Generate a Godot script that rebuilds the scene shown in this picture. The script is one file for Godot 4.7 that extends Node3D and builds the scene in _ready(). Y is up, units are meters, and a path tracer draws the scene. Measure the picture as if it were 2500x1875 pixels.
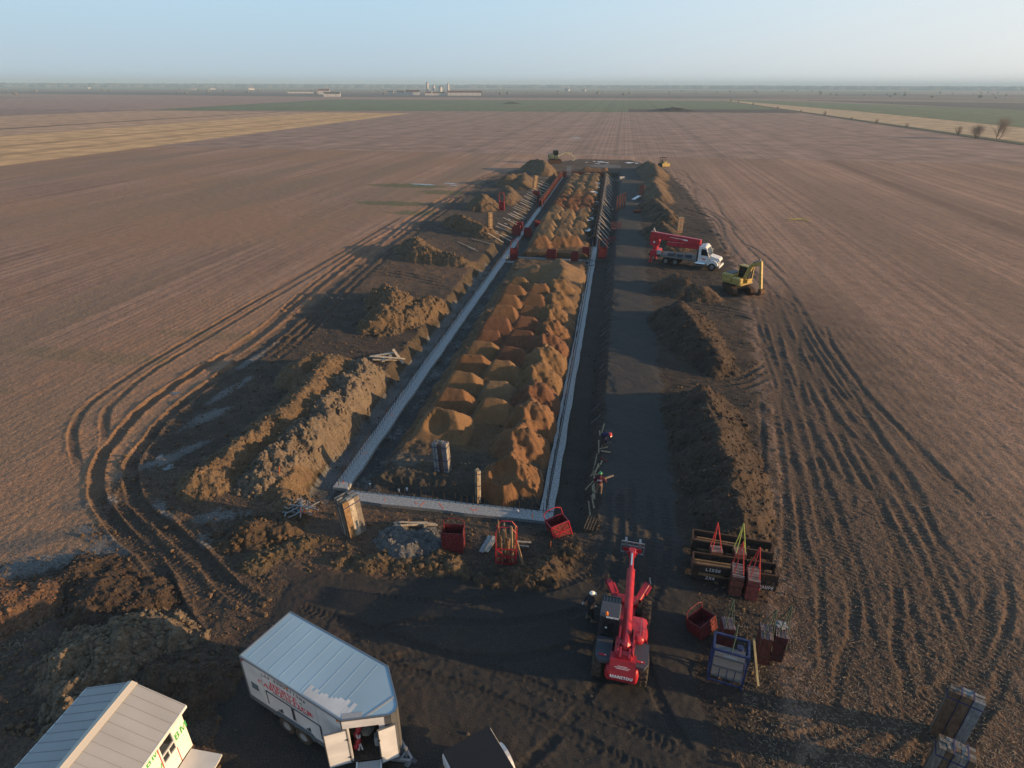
extends Node3D
# Aerial view of a long barn foundation under construction on flat farmland at low sun.
const FAR_EDGE := 10500.0
var names := {}
var rng := RandomNumberGenerator.new()
var M := {}

# ------------------------------------------------------------------ helpers
class MB:
	var v := PackedVector3Array()
	var n := PackedVector3Array()
	var c := PackedColorArray()
	var col := Color(1, 1, 1)
	var xf := Transform3D.IDENTITY
	func tri(a: Vector3, b: Vector3, d: Vector3, na: Vector3, nb: Vector3, nd: Vector3) -> void:
		if (b - a).cross(d - a).dot(na + nb + nd) > 0.0:
			var t := b
			b = d
			d = t
			t = nb
			nb = nd
			nd = t
		v.append(xf * a)
		v.append(xf * b)
		v.append(xf * d)
		n.append((xf.basis * na).normalized())
		n.append((xf.basis * nb).normalized())
		n.append((xf.basis * nd).normalized())
		c.append(col)
		c.append(col)
		c.append(col)
	func face(pts: Array, nn: Vector3) -> void:
		for k in range(1, pts.size() - 1):
			tri(pts[0], pts[k], pts[k + 1], nn, nn, nn)
	func quad(a: Vector3, b: Vector3, d: Vector3, e: Vector3, outward: Vector3) -> void:
		var nn := (b - a).cross(d - a)
		if nn.length() < 1e-9:
			nn = (d - a).cross(e - a)
		nn = nn.normalized()
		if nn.dot(outward) < 0.0:
			nn = -nn
		tri(a, b, d, nn, nn, nn)
		tri(a, d, e, nn, nn, nn)
	func box(ctr: Vector3, size: Vector3, bs := Basis.IDENTITY, bev := 0.0) -> void:
		var h := size * 0.5
		var b: float = minf(bev, minf(h.x, minf(h.y, h.z)) * 0.9)
		var ax := [Vector3.RIGHT, Vector3.UP, Vector3.BACK]
		for k in 3:
			var u: Vector3 = ax[(k + 1) % 3]
			var w: Vector3 = ax[(k + 2) % 3]
			for s in [-1.0, 1.0]:
				var d: Vector3 = ax[k] * s
				var hk: float = h[k]
				var hu: float = h[(k + 1) % 3] - b
				var hw: float = h[(k + 2) % 3] - b
				var p0: Vector3 = d * hk
				quad(ctr + bs * (p0 - u * hu - w * hw), ctr + bs * (p0 + u * hu - w * hw), ctr + bs * (p0 + u * hu + w * hw), ctr + bs * (p0 - u * hu + w * hw), bs * d)
		if b > 0.0:
			for k in 3:
				var a1: int = (k + 1) % 3
				var a2: int = (k + 2) % 3
				for s in [-1.0, 1.0]:
					for t in [-1.0, 1.0]:
						var e0 := Vector3.ZERO
						var e1 := Vector3.ZERO
						e0[a1] = s * h[a1]
						e0[a2] = t * (h[a2] - b)
						e1[a1] = s * (h[a1] - b)
						e1[a2] = t * h[a2]
						var lo := Vector3.ZERO
						lo[k] = h[k] - b
						var nn := Vector3.ZERO
						nn[a1] = s
						nn[a2] = t
						quad(ctr + bs * (e0 - lo), ctr + bs * (e1 - lo), ctr + bs * (e1 + lo), ctr + bs * (e0 + lo), bs * nn)
			for sx in [-1.0, 1.0]:
				for sy in [-1.0, 1.0]:
					for sz in [-1.0, 1.0]:
						var q := Vector3(sx, sy, sz)
						var pa := Vector3(sx * h.x, sy * (h.y - b), sz * (h.z - b))
						var pb := Vector3(sx * (h.x - b), sy * h.y, sz * (h.z - b))
						var pc := Vector3(sx * (h.x - b), sy * (h.y - b), sz * h.z)
						var nq := bs * q.normalized()
						tri(ctr + bs * pa, ctr + bs * pb, ctr + bs * pc, nq, nq, nq)
	func bar(p: Vector3, q: Vector3, w: float, t: float, roll := 0.0, bev := 0.0) -> void:
		# a straight board or beam from p to q, w wide (sideways) and t thick (upwards)
		var z := (q - p)
		var ln := z.length()
		if ln < 1e-5:
			return
		z /= ln
		var up := Vector3.UP if absf(z.y) < 0.95 else Vector3.RIGHT
		var x := up.cross(z).normalized()
		var y := z.cross(x)
		var bs := Basis(x, y, z)
		if roll != 0.0:
			bs = bs * Basis(Vector3.BACK, roll)
		box((p + q) * 0.5, Vector3(w, t, ln), bs, bev)
	func cyl(p: Vector3, q: Vector3, r0: float, r1: float, sides := 10, caps := true) -> void:
		var z := (q - p).normalized()
		var up := Vector3.UP if absf(z.y) < 0.95 else Vector3.RIGHT
		var x := up.cross(z).normalized()
		var y := z.cross(x)
		for k in sides:
			var a0 := TAU * k / sides
			var a1 := TAU * (k + 1) / sides
			var d0 := x * cos(a0) + y * sin(a0)
			var d1 := x * cos(a1) + y * sin(a1)
			tri(p + d0 * r0, p + d1 * r0, q + d1 * r1, d0, d1, d1)
			if r1 > 0.0:
				tri(p + d0 * r0, q + d1 * r1, q + d0 * r1, d0, d1, d0)
			if caps:
				tri(p, p + d0 * r0, p + d1 * r0, -z, -z, -z)
				if r1 > 0.0:
					tri(q, q + d0 * r1, q + d1 * r1, z, z, z)
	func tube(pts: Array, r: float, sides := 6) -> void:
		for k in pts.size() - 1:
			cyl(pts[k], pts[k + 1], r, r, sides, true)
	func prism(poly: PackedVector2Array, depth: float, t: Transform3D) -> void:
		# polygon in the local XY plane, extruded along local +Z
		var keep := xf
		xf = keep * t
		var idx := Geometry2D.triangulate_polygon(poly)
		for k in range(0, idx.size(), 3):
			var a := poly[idx[k]]
			var b := poly[idx[k + 1]]
			var d := poly[idx[k + 2]]
			tri(Vector3(a.x, a.y, 0), Vector3(b.x, b.y, 0), Vector3(d.x, d.y, 0), Vector3.FORWARD, Vector3.FORWARD, Vector3.FORWARD)
			tri(Vector3(a.x, a.y, depth), Vector3(b.x, b.y, depth), Vector3(d.x, d.y, depth), Vector3.BACK, Vector3.BACK, Vector3.BACK)
		var area := 0.0
		for k in poly.size():
			area += poly[k].cross(poly[(k + 1) % poly.size()])
		for k in poly.size():
			var a := poly[k]
			var b := poly[(k + 1) % poly.size()]
			var e := b - a
			var o := Vector3(e.y, -e.x, 0.0) * signf(area)
			quad(Vector3(a.x, a.y, 0), Vector3(b.x, b.y, 0), Vector3(b.x, b.y, depth), Vector3(a.x, a.y, depth), o)
		xf = keep
	func ball(ctr: Vector3, rad: Vector3, bs := Basis.IDENTITY, rings := 6, segs := 10, from := -1.0) -> void:
		# ellipsoid; from > -1 keeps only the part above that share of its height
		var t0 := asin(clampf(from, -1.0, 1.0))
		for j in rings:
			var a0 := lerpf(t0, PI / 2, float(j) / rings)
			var a1 := lerpf(t0, PI / 2, float(j + 1) / rings)
			for k in segs:
				var b0 := TAU * k / segs
				var b1 := TAU * (k + 1) / segs
				var p := [Vector3(cos(a0) * cos(b0), sin(a0), cos(a0) * sin(b0)), Vector3(cos(a0) * cos(b1), sin(a0), cos(a0) * sin(b1)), Vector3(cos(a1) * cos(b1), sin(a1), cos(a1) * sin(b1)), Vector3(cos(a1) * cos(b0), sin(a1), cos(a1) * sin(b0))]
				var q := []
				var nn := []
				for e in p:
					q.append(ctr + bs * (e * rad))
					nn.append((bs * (e / rad)).normalized())
				tri(q[0], q[1], q[2], nn[0], nn[1], nn[2])
				if j < rings - 1:
					tri(q[0], q[2], q[3], nn[0], nn[2], nn[3])
	func lathe(prof: Array, axis: Transform3D, segs := 16) -> void:
		# profile points (radius, along) turned round local Y
		var keep := xf
		xf = keep * axis
		for j in prof.size() - 1:
			var a: Vector2 = prof[j]
			var b: Vector2 = prof[j + 1]
			var e := b - a
			for k in segs:
				var b0 := TAU * k / segs
				var b1 := TAU * (k + 1) / segs
				var d0 := Vector3(cos(b0), 0, sin(b0))
				var d1 := Vector3(cos(b1), 0, sin(b1))
				var n0 := (d0 * e.y - Vector3.UP * e.x).normalized()
				var n1 := (d1 * e.y - Vector3.UP * e.x).normalized()
				var up := Vector3.UP
				if b.x > 0.0:
					tri(d0 * a.x + up * a.y, d1 * b.x + up * b.y, d0 * b.x + up * b.y, n0, n1, n0)
				if a.x > 0.0:
					tri(d0 * a.x + up * a.y, d1 * a.x + up * a.y, d1 * b.x + up * b.y, n0, n1, n1)
		xf = keep
	func mesh(m: Material) -> ArrayMesh:
		var am := ArrayMesh.new()
		var arr := []
		arr.resize(Mesh.ARRAY_MAX)
		arr[Mesh.ARRAY_VERTEX] = v
		arr[Mesh.ARRAY_NORMAL] = n
		arr[Mesh.ARRAY_COLOR] = c
		am.add_surface_from_arrays(Mesh.PRIMITIVE_TRIANGLES, arr)
		am.surface_set_material(0, m)
		return am

func numbered(called: String, parent: Node) -> String:
	var key := str(parent.get_instance_id()) + called
	var k: int = names.get(key, 0)
	names[key] = k + 1
	return called if k == 0 else "%s_%03d" % [called, k]

func tag(o: Node, label: String, category: String, group := "", kind := "") -> void:
	if label != "":
		o.set_meta("label", label)
	if category != "":
		o.set_meta("category", category)
	if group != "":
		o.set_meta("group", group)
	if kind != "":
		o.set_meta("kind", kind)

func thing(called: String, label: String, category: String, at := Vector3.ZERO, turn := 0.0, group := "") -> Node3D:
	var o := Node3D.new()
	o.name = numbered(called, self)
	add_child(o)
	o.position = at
	o.rotation.y = turn
	tag(o, label, category, group)
	return o

func part(called: String, mb: MB, m: Material, parent: Node) -> MeshInstance3D:
	var o := MeshInstance3D.new()
	o.mesh = mb.mesh(m)
	o.name = numbered(called, parent)
	parent.add_child(o, true)
	return o

func single(called: String, mb: MB, m: Material, label: String, category: String, at := Vector3.ZERO, turn := 0.0, group := "") -> MeshInstance3D:
	var o := part(called, mb, m, self)
	o.position = at
	o.rotation.y = turn
	tag(o, label, category, group)
	return o

func copy_of(src: Node3D, called: String, label: String, at: Vector3, turn: float) -> Node3D:
	var o: Node3D = src.duplicate()
	o.name = numbered(called, self)
	add_child(o)
	o.position = at
	o.rotation.y = turn
	o.set_meta("label", label)
	return o

func lin(r: float, g: float, b: float) -> Color:
	return Color(r, g, b).linear_to_srgb()

func noise(freq: float, seed_: int, kind := 0, oct := 3) -> FastNoiseLite:
	var f := FastNoiseLite.new()
	f.seed = seed_
	f.frequency = freq
	if kind == 1:
		f.noise_type = FastNoiseLite.TYPE_CELLULAR
		f.cellular_return_type = FastNoiseLite.RETURN_DISTANCE
		f.fractal_type = FastNoiseLite.FRACTAL_NONE
	else:
		f.noise_type = FastNoiseLite.TYPE_SIMPLEX_SMOOTH
		f.fractal_type = FastNoiseLite.FRACTAL_FBM
		f.fractal_octaves = oct
	return f

func tex_noise(size: int, freq: float, seed_: int, lo: float, hi: float, oct := 5, contrast := 1.6) -> ImageTexture:
	# seamless grey grain, lo..hi
	var f := noise(freq, seed_, 0, oct)
	var im := f.get_seamless_image(size, size, false, false, 0.15, true)
	im.convert(Image.FORMAT_L8)
	var d := im.get_data()
	for k in d.size():
		var t := clampf((d[k] / 255.0 - 0.5) * contrast + 0.5, 0.0, 1.0)
		d[k] = int(255.0 * (lo + (hi - lo) * t))
	im = Image.create_from_data(size, size, false, Image.FORMAT_L8, d)
	im.generate_mipmaps()
	return ImageTexture.create_from_image(im)

func tex_normal(size: int, freq: float, seed_: int, strength: float, oct := 5) -> ImageTexture:
	var f := noise(freq, seed_, 0, oct)
	var im := f.get_seamless_image(size, size, false, false, 0.15, true)
	im.convert(Image.FORMAT_RGBA8)
	im.bump_map_to_normal_map(strength)
	im.generate_mipmaps()
	return ImageTexture.create_from_image(im)

func mat(key: String, c: Color, rough := 0.7, metal := 0.0, tex: Texture2D = null, scale := 1.0, vcol := false) -> StandardMaterial3D:
	var m := StandardMaterial3D.new()
	m.albedo_color = c
	m.roughness = rough
	m.metallic = metal
	m.vertex_color_use_as_albedo = vcol
	if tex:
		m.albedo_texture = tex
		m.uv1_triplanar = true
		m.uv1_scale = Vector3.ONE * scale
	M[key] = m
	return m

func ordinal(k: int) -> String:
	var ones := ["zeroth", "first", "second", "third", "fourth", "fifth", "sixth", "seventh", "eighth", "ninth", "tenth", "eleventh", "twelfth", "thirteenth", "fourteenth", "fifteenth", "sixteenth", "seventeenth", "eighteenth", "nineteenth"]
	if k < 20:
		return ones[k]
	var tens := {2: "twent", 3: "thirt", 4: "fort", 5: "fift"}
	if k % 10 == 0:
		return tens[k / 10] + "ieth"
	return tens[k / 10] + "y-" + ones[k % 10]

func V(x: float, y: float, z: float) -> Vector3:
	return Vector3(x, y, z)

# ------------------------------------------------------------------ camera, sky, sun
func setup() -> void:
	rng.seed = 4711
	var cam := Camera3D.new()
	cam.name = "camera"
	cam.fov = 65.24
	cam.near = 0.1
	cam.far = 40000.0
	cam.position = V(0, 22, 0)
	cam.rotation_order = EULER_ORDER_YXZ
	cam.rotation_degrees = V(-26.47, 9.57, 0.2)
	add_child(cam)
	var env := Environment.new()
	env.background_mode = Environment.BG_SKY
	env.sky = Sky.new()
	env.sky.sky_material = make_sky()
	env.tonemap_mode = Environment.TONE_MAPPER_LINEAR
	env.tonemap_exposure = 1.45
	env.sdfgi_enabled = true
	env.ssao_enabled = true
	env.ssil_enabled = true
	env.fog_enabled = true
	env.fog_light_color = Color(0.78, 0.91, 1.0)
	env.fog_density = 0.00021
	var we := WorldEnvironment.new()
	we.name = "environment"
	we.environment = env
	add_child(we)
	var sun := DirectionalLight3D.new()
	sun.name = "sun"
	sun.light_color = Color(1.0, 0.82, 0.60)
	sun.light_energy = 1.6
	sun.light_angular_distance = 0.5
	sun.shadow_enabled = true
	add_child(sun)
	sun.look_at_from_position(sun_towards() * 100.0, Vector3.ZERO)

func sun_towards() -> Vector3:
	var el := deg_to_rad(10.3)
	return V(0.985 * cos(el), sin(el), 0.05 * cos(el)).normalized()

func make_sky() -> PanoramaSkyMaterial:
	# clear, hazy evening sky: blue overhead, pale grey-blue low down, warm and white towards the sun
	var w := 512
	var h := 256
	var data := PackedFloat32Array()
	data.resize(w * h * 3)
	var s := sun_towards()
	var top := V(0.068, 0.165, 0.305)
	var mid := V(0.335, 0.49, 0.60)
	var low := V(0.345, 0.43, 0.495)
	var warm := V(0.94, 0.84, 0.72)
	for j in h:
		var el := PI / 2 - PI * (j + 0.5) / h
		var y := sin(el)
		for i in w:
			var az := TAU * (i + 0.5) / w
			var dir := V(sin(az) * cos(el), y, -cos(az) * cos(el))
			var c: Vector3
			if y >= 0.0:
				var t := clampf(y / 0.14, 0.0, 1.0)
				c = low.lerp(mid, t * t * (3.0 - 2.0 * t))
				c = c.lerp(top, 1.0 - exp(-maxf(0.0, y - 0.10) * 3.6))
			else:
				c = low.lerp(V(0.16, 0.13, 0.11), clampf(-y * 8.0, 0.0, 1.0))
			var ca := clampf(dir.dot(s), -1.0, 1.0)
			var g := pow(clampf((ca + 0.45) / 1.45, 0.0, 1.0), 1.5)
			var lowness := exp(-absf(y) * 3.0)
			c = c.lerp(warm, clampf(g * (0.06 + 0.94 * lowness), 0.0, 1.0) * (1.0 if y > -0.02 else 0.3))
			var k := (j * w + i) * 3
			data[k] = c.x
			data[k + 1] = c.y
			data[k + 2] = c.z
	var im := Image.create_from_data(w, h, false, Image.FORMAT_RGBF, data.to_byte_array())
	var m := PanoramaSkyMaterial.new()
	m.panorama = ImageTexture.create_from_image(im)
	return m

func make_materials() -> void:
	var grain := tex_noise(512, 0.012, 3, 0.62, 1.0, 5, 1.5)
	var fine := tex_noise(512, 0.06, 5, 0.7, 1.0, 4, 1.6)
	var wood := wood_texture()
	var e := mat("earth", Color(1, 1, 1), 0.96, 0.0, tex_noise(1024, 0.02, 9, 0.68, 1.0, 6, 1.8), 0.33, true)
	e.uv1_world_triplanar = true
	e.normal_enabled = true
	e.normal_texture = tex_normal(1024, 0.025, 12, 11.0, 6)
	e.normal_scale = 1.0
	var f := mat("stubble", Color(1, 1, 1), 0.96, 0.0, stubble_texture(), 1.0 / 7.0, true)
	f.uv1_world_triplanar = true
	f.normal_enabled = true
	f.normal_texture = tex_normal(1024, 0.05, 21, 4.5, 4)
	f.normal_scale = 1.0
	var g := mat("road", Color(1, 1, 1), 0.93, 0.0, tex_noise(1024, 0.05, 31, 0.62, 1.0, 5, 2.2), 0.25, true)
	g.uv1_world_triplanar = true
	g.normal_enabled = true
	g.normal_texture = tex_normal(1024, 0.08, 33, 5.0, 4)
	var s := mat("sand", Color(1, 1, 1), 0.97, 0.0, tex_noise(1024, 0.03, 41, 0.66, 1.0, 6, 1.8), 0.4, true)
	s.uv1_world_triplanar = true
	s.normal_enabled = true
	s.normal_texture = tex_normal(1024, 0.03, 43, 10.0, 6)
	var ff := mat("far_field", Color(1, 1, 1), 0.97, 0.0, rows_texture(), 1.0 / 90.0, true)
	ff.uv1_world_triplanar = true
	mat("lump", Color(1, 1, 1), 0.97, 0.0, grain, 0.8, true)
	mat("straw", Color(1, 1, 1), 0.9, 0.0, null, 1.0, true)
	mat("concrete", lin(0.40, 0.42, 0.43), 0.9, 0.0, tex_noise(1024, 0.02, 51, 0.74, 1.0, 6, 1.5), 0.3)
	mat("rust", lin(0.12, 0.065, 0.04), 0.8, 0.3, fine, 2.0)
	mat("rebar", lin(0.045, 0.035, 0.03), 0.8, 0.3)
	mat("paint_mark", lin(0.75, 0.16, 0.06), 0.8)
	mat("wood", Color(1, 1, 1), 0.8, 0.0, wood, 0.7, true)
	mat("red", lin(0.50, 0.026, 0.045), 0.38, 0.0, tex_noise(512, 0.01, 61, 0.78, 1.0, 6, 1.4), 0.3)
	mat("form_shaded", lin(0.07, 0.035, 0.03), 0.8, 0.0, tex_noise(512, 0.02, 67, 0.5, 1.0, 5, 2.0), 0.7)  # brown-black copy of the red forms, shade put into the colour
	mat("trailer_roof", lin(0.33, 0.47, 0.56), 0.42, 0.0, tex_noise(512, 0.004, 76, 0.90, 1.0, 3, 1.0), 0.1)
	mat("rim", lin(0.30, 0.29, 0.28), 0.6, 0.4)
	mat("red_worn_shaded", lin(0.23, 0.024, 0.032), 0.7, 0.0, tex_noise(512, 0.02, 63, 0.4, 1.0, 5, 2.0), 0.8)  # worn red paint, darkened further to stand in for shade on the cages
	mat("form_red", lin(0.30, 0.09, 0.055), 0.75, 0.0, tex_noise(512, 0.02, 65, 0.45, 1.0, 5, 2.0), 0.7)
	mat("white", lin(0.72, 0.73, 0.74), 0.45, 0.0, tex_noise(512, 0.008, 71, 0.88, 1.0, 4, 1.2), 0.4)
	mat("white_dirty", lin(0.62, 0.63, 0.63), 0.55, 0.0, tex_noise(512, 0.006, 73, 0.88, 1.0, 4, 1.2), 0.2)
	mat("roof_panel", lin(0.33, 0.34, 0.35), 0.42, 0.0, tex_noise(512, 0.006, 75, 0.92, 1.0, 4, 1.1), 0.2)
	mat("ridge_cap", lin(0.55, 0.50, 0.42), 0.5)
	mat("foam", lin(0.74, 0.73, 0.68), 0.85)
	mat("green_print", lin(0.05, 0.33, 0.09), 0.8)
	mat("red_print", lin(0.55, 0.03, 0.05), 0.7)
	mat("black_print", lin(0.035, 0.035, 0.045), 0.7)
	mat("white_print", lin(0.78, 0.78, 0.78), 0.7)
	mat("black", lin(0.02, 0.02, 0.022), 0.6)
	mat("tonneau", lin(0.007, 0.008, 0.011), 0.7, 0.0, fine, 1.0)
	mat("rubber", lin(0.03, 0.028, 0.026), 0.92, 0.0, fine, 2.0)
	mat("muddy_rubber", lin(0.085, 0.065, 0.048), 0.95, 0.0, grain, 1.6)
	mat("steel", lin(0.36, 0.37, 0.38), 0.42, 0.7, fine, 1.0)
	mat("chrome", lin(0.75, 0.75, 0.76), 0.16, 1.0)
	mat("galvanised", lin(0.42, 0.43, 0.44), 0.5, 0.6, fine, 1.0)
	mat("dark_steel", lin(0.055, 0.045, 0.04), 0.75, 0.2, grain, 0.9)
	mat("dark_grey", lin(0.075, 0.08, 0.10), 0.6, 0.0, fine, 1.0)
	mat("grey", lin(0.17, 0.18, 0.19), 0.7, 0.0, fine, 1.0)
	mat("light_grey", lin(0.45, 0.46, 0.47), 0.7, 0.0, fine, 1.0)
	mat("yellow", lin(0.60, 0.44, 0.13), 0.5, 0.0, grain, 0.6)
	mat("cream", lin(0.62, 0.54, 0.36), 0.6, 0.0, grain, 0.6)
	mat("machine_green", lin(0.15, 0.19, 0.12), 0.6, 0.0, grain, 0.6)
	mat("blue", lin(0.03, 0.05, 0.16), 0.55, 0.0, grain, 0.8)
	mat("navy_strap", lin(0.03, 0.035, 0.10), 0.8)
	mat("green_sling", lin(0.34, 0.42, 0.10), 0.8)
	mat("red_sling", lin(0.50, 0.04, 0.04), 0.8)
	mat("dark_sling", lin(0.05, 0.08, 0.05), 0.8)
	mat("orange", lin(0.75, 0.18, 0.05), 0.7)
	mat("amber", lin(0.75, 0.20, 0.03), 0.3)
	mat("tail_red", lin(0.45, 0.015, 0.02), 0.3)
	mat("brown_floor", lin(0.10, 0.07, 0.05), 0.85, 0.0, grain, 1.0)
	mat("inside", lin(0.30, 0.27, 0.23), 0.9, 0.0, grain, 1.0)
	mat("tarp", lin(0.20, 0.19, 0.16), 0.9, 0.0, grain, 2.0)
	mat("plastic_sheet", lin(0.62, 0.64, 0.66), 0.35)
	mat("bark", lin(0.085, 0.062, 0.048), 0.95)
	mat("twig", lin(0.26, 0.19, 0.15), 0.95)
	mat("body", Color(1, 1, 1), 0.9, 0.0, fine, 4.0, true)
	mat("helmet_white", lin(0.80, 0.78, 0.72), 0.35)
	mat("helmet_red", lin(0.70, 0.05, 0.06), 0.35)
	mat("helmet_green", lin(0.03, 0.22, 0.09), 0.35)
	mat("yellow_tape", lin(0.50, 0.40, 0.08), 0.7)
	mat("barn_wall", lin(0.42, 0.42, 0.43), 0.8)
	mat("barn_roof", lin(0.42, 0.24, 0.22), 0.7)
	mat("barn_roof_grey", lin(0.30, 0.32, 0.34), 0.7)
	mat("woods", Color(1, 1, 1), 1.0, 0.0, null, 1.0, true)
	var gl := mat("glass", Color(0.10, 0.12, 0.13, 0.35), 0.05)
	gl.transparency = BaseMaterial3D.TRANSPARENCY_ALPHA
	var dg := mat("dark_glass", lin(0.012, 0.014, 0.016), 0.06)
	dg.metallic_specular = 0.6
	var wt := mat("water", lin(0.10, 0.10, 0.10), 0.08)
	wt.metallic_specular = 0.6

func wood_texture() -> ImageTexture:
	var s := 256
	var f := noise(0.03, 77, 0, 4)
	var d := PackedByteArray()
	d.resize(s * s)
	for j in s:
		for i in s:
			var t := f.get_noise_2d(i * 3.0, j * 0.25) * 0.5 + f.get_noise_2d(i * 0.6 + 300.0, j * 0.5) * 0.4
			d[j * s + i] = int(255.0 * clampf(0.82 + t * 0.45, 0.35, 1.0))
	var im := Image.create_from_data(s, s, false, Image.FORMAT_L8, d)
	im.generate_mipmaps()
	return ImageTexture.create_from_image(im)

func stubble_texture() -> ImageTexture:
	# seven metres of soil strewn with short pale stalks, most of them lying along the rows
	var s := 1024
	var f := noise(0.03, 81, 0, 5)
	var base := f.get_seamless_image(s, s, false, false, 0.12, true)
	base.convert(Image.FORMAT_L8)
	var b := base.get_data()
	var d := PackedByteArray()
	d.resize(s * s * 3)
	for k in s * s:
		var t := 0.50 + 0.34 * (b[k] / 255.0)
		d[k * 3] = int(255 * t)
		d[k * 3 + 1] = int(250 * t)
		d[k * 3 + 2] = int(246 * t)
	var r := RandomNumberGenerator.new()
	r.seed = 5
	for q in 13000:
		var x := r.randf() * s
		var y := r.randf() * s
		var a := r.randfn(PI / 2, 0.9)
		var ln := r.randf_range(4, 22)
		var br := r.randf_range(0.7, 1.0)
		for p in int(ln):
			var xi := posmod(int(x + cos(a) * p), s)
			var yi := posmod(int(y + sin(a) * p), s)
			var k := (yi * s + xi) * 3
			d[k] = int(255 * br)
			d[k + 1] = int(240 * br)
			d[k + 2] = int(212 * br)
	var im := Image.create_from_data(s, s, false, Image.FORMAT_RGB8, d)
	im.generate_mipmaps()
	return ImageTexture.create_from_image(im)

func rows_texture() -> ImageTexture:
	# ninety metres of drilled field: faint lines along the rows with patchy tone
	var s := 1024
	var f := noise(0.006, 91, 0, 4)
	var g := noise(0.05, 92, 0, 3)
	var base := f.get_seamless_image(s, s, false, false, 0.2, true)
	base.convert(Image.FORMAT_L8)
	var b := base.get_data()
	var fi := noise(0.2, 93, 0, 3).get_seamless_image(s, s, false, false, 0.1, true)
	fi.convert(Image.FORMAT_L8)
	var fd := fi.get_data()
	var line := PackedFloat32Array()
	line.resize(s)
	for i in s:
		line[i] = g.get_noise_1d(i * 1.6) * 0.5 + g.get_noise_1d(i * 9.0 + 900.0) * 0.35
	var d := PackedByteArray()
	d.resize(s * s)
	for j in s:
		for i in s:
			var k := j * s + i
			d[k] = int(255.0 * clampf(0.78 + 0.12 * (b[k] / 127.5 - 1.0) + 0.24 * line[i] + 0.09 * (fd[k] / 127.5 - 1.0), 0.3, 1.0))
	var im := Image.create_from_data(s, s, false, Image.FORMAT_L8, d)
	im.generate_mipmaps()
	return ImageTexture.create_from_image(im)

# ------------------------------------------------------------------ terrain
# Plan coordinates: x to the right, d = -z away from the camera, along the building.
class Tile:
	var x0 := 0.0
	var d0 := 0.0
	var s := 0.1
	var nx := 0
	var nd := 0
	var h := PackedFloat32Array()
	var own := PackedInt32Array()
	var trk := PackedFloat32Array()
	var soil := PackedFloat32Array()
	var na := PackedByteArray()
	var nb := PackedByteArray()
	var nc := PackedByteArray()
	var nl := PackedByteArray()

var tiles: Array[Tile] = []
var piles := []
var buckets := {}

func tile_noise(t: Tile, freq: float, seed_: int, kind: int, oct: int) -> PackedByteArray:
	var f := noise(freq * t.s, seed_, kind, oct)
	f.offset = Vector3(t.x0 / t.s, t.d0 / t.s, 0)
	var im := f.get_image(t.nx, t.nd, false, false, false)
	im.convert(Image.FORMAT_L8)
	return im.get_data()

func curve_at(pts: Array, d: float) -> float:
	for k in pts.size() - 1:
		var a: Vector2 = pts[k]
		var b: Vector2 = pts[k + 1]
		if d <= b.x:
			return lerpf(a.y, b.y, clampf((d - a.x) / (b.x - a.x), 0.0, 1.0))
	return pts[pts.size() - 1].y

const PIT_NEAR := 26.2
const PIT_FAR := 180.0
var left_edge := [Vector2(0, -60), Vector2(17.3, -60), Vector2(18.6, -30), Vector2(20, -26.5), Vector2(26, -29.5), Vector2(33, -32), Vector2(60, -33.2), Vector2(120, -35.0), Vector2(165, -34), Vector2(185, -29), Vector2(200, -22), Vector2(214, -14), Vector2(214.5, 40)]
var right_edge := [Vector2(0, 6.5), Vector2(14, 8.6), Vector2(21, 9.2), Vector2(26, 9.8), Vector2(35, 11.6), Vector2(50, 13.6), Vector2(60, 15.0), Vector2(85, 17.0), Vector2(120, 17.5), Vector2(160, 16), Vector2(190, 14.0), Vector2(214, 4.0), Vector2(214.5, -40)]

func add_pile(called: String, label: String, pts: Array, slope: float, rough: float, lump: float, ca: Vector3, cb: Vector3, m: String, group := "", round_ := 0.35) -> int:
	# pts: (x, d, height) along the crest
	piles.append({"name": called, "label": label, "pts": pts, "slope": slope, "rough": rough, "lump": lump, "ca": ca, "cb": cb, "mat": m, "group": group, "round": round_, "scoop": [], "crisp": 0.0})
	return piles.size() - 1

const CLAY_A := Vector3(0.125, 0.080, 0.044)
const CLAY_B := Vector3(0.195, 0.130, 0.075)
const GREY_A := Vector3(0.125, 0.092, 0.064)
const GREY_B := Vector3(0.22, 0.17, 0.122)
const TOP_A := Vector3(0.044, 0.030, 0.021)
const TOP_B := Vector3(0.088, 0.056, 0.036)

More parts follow.
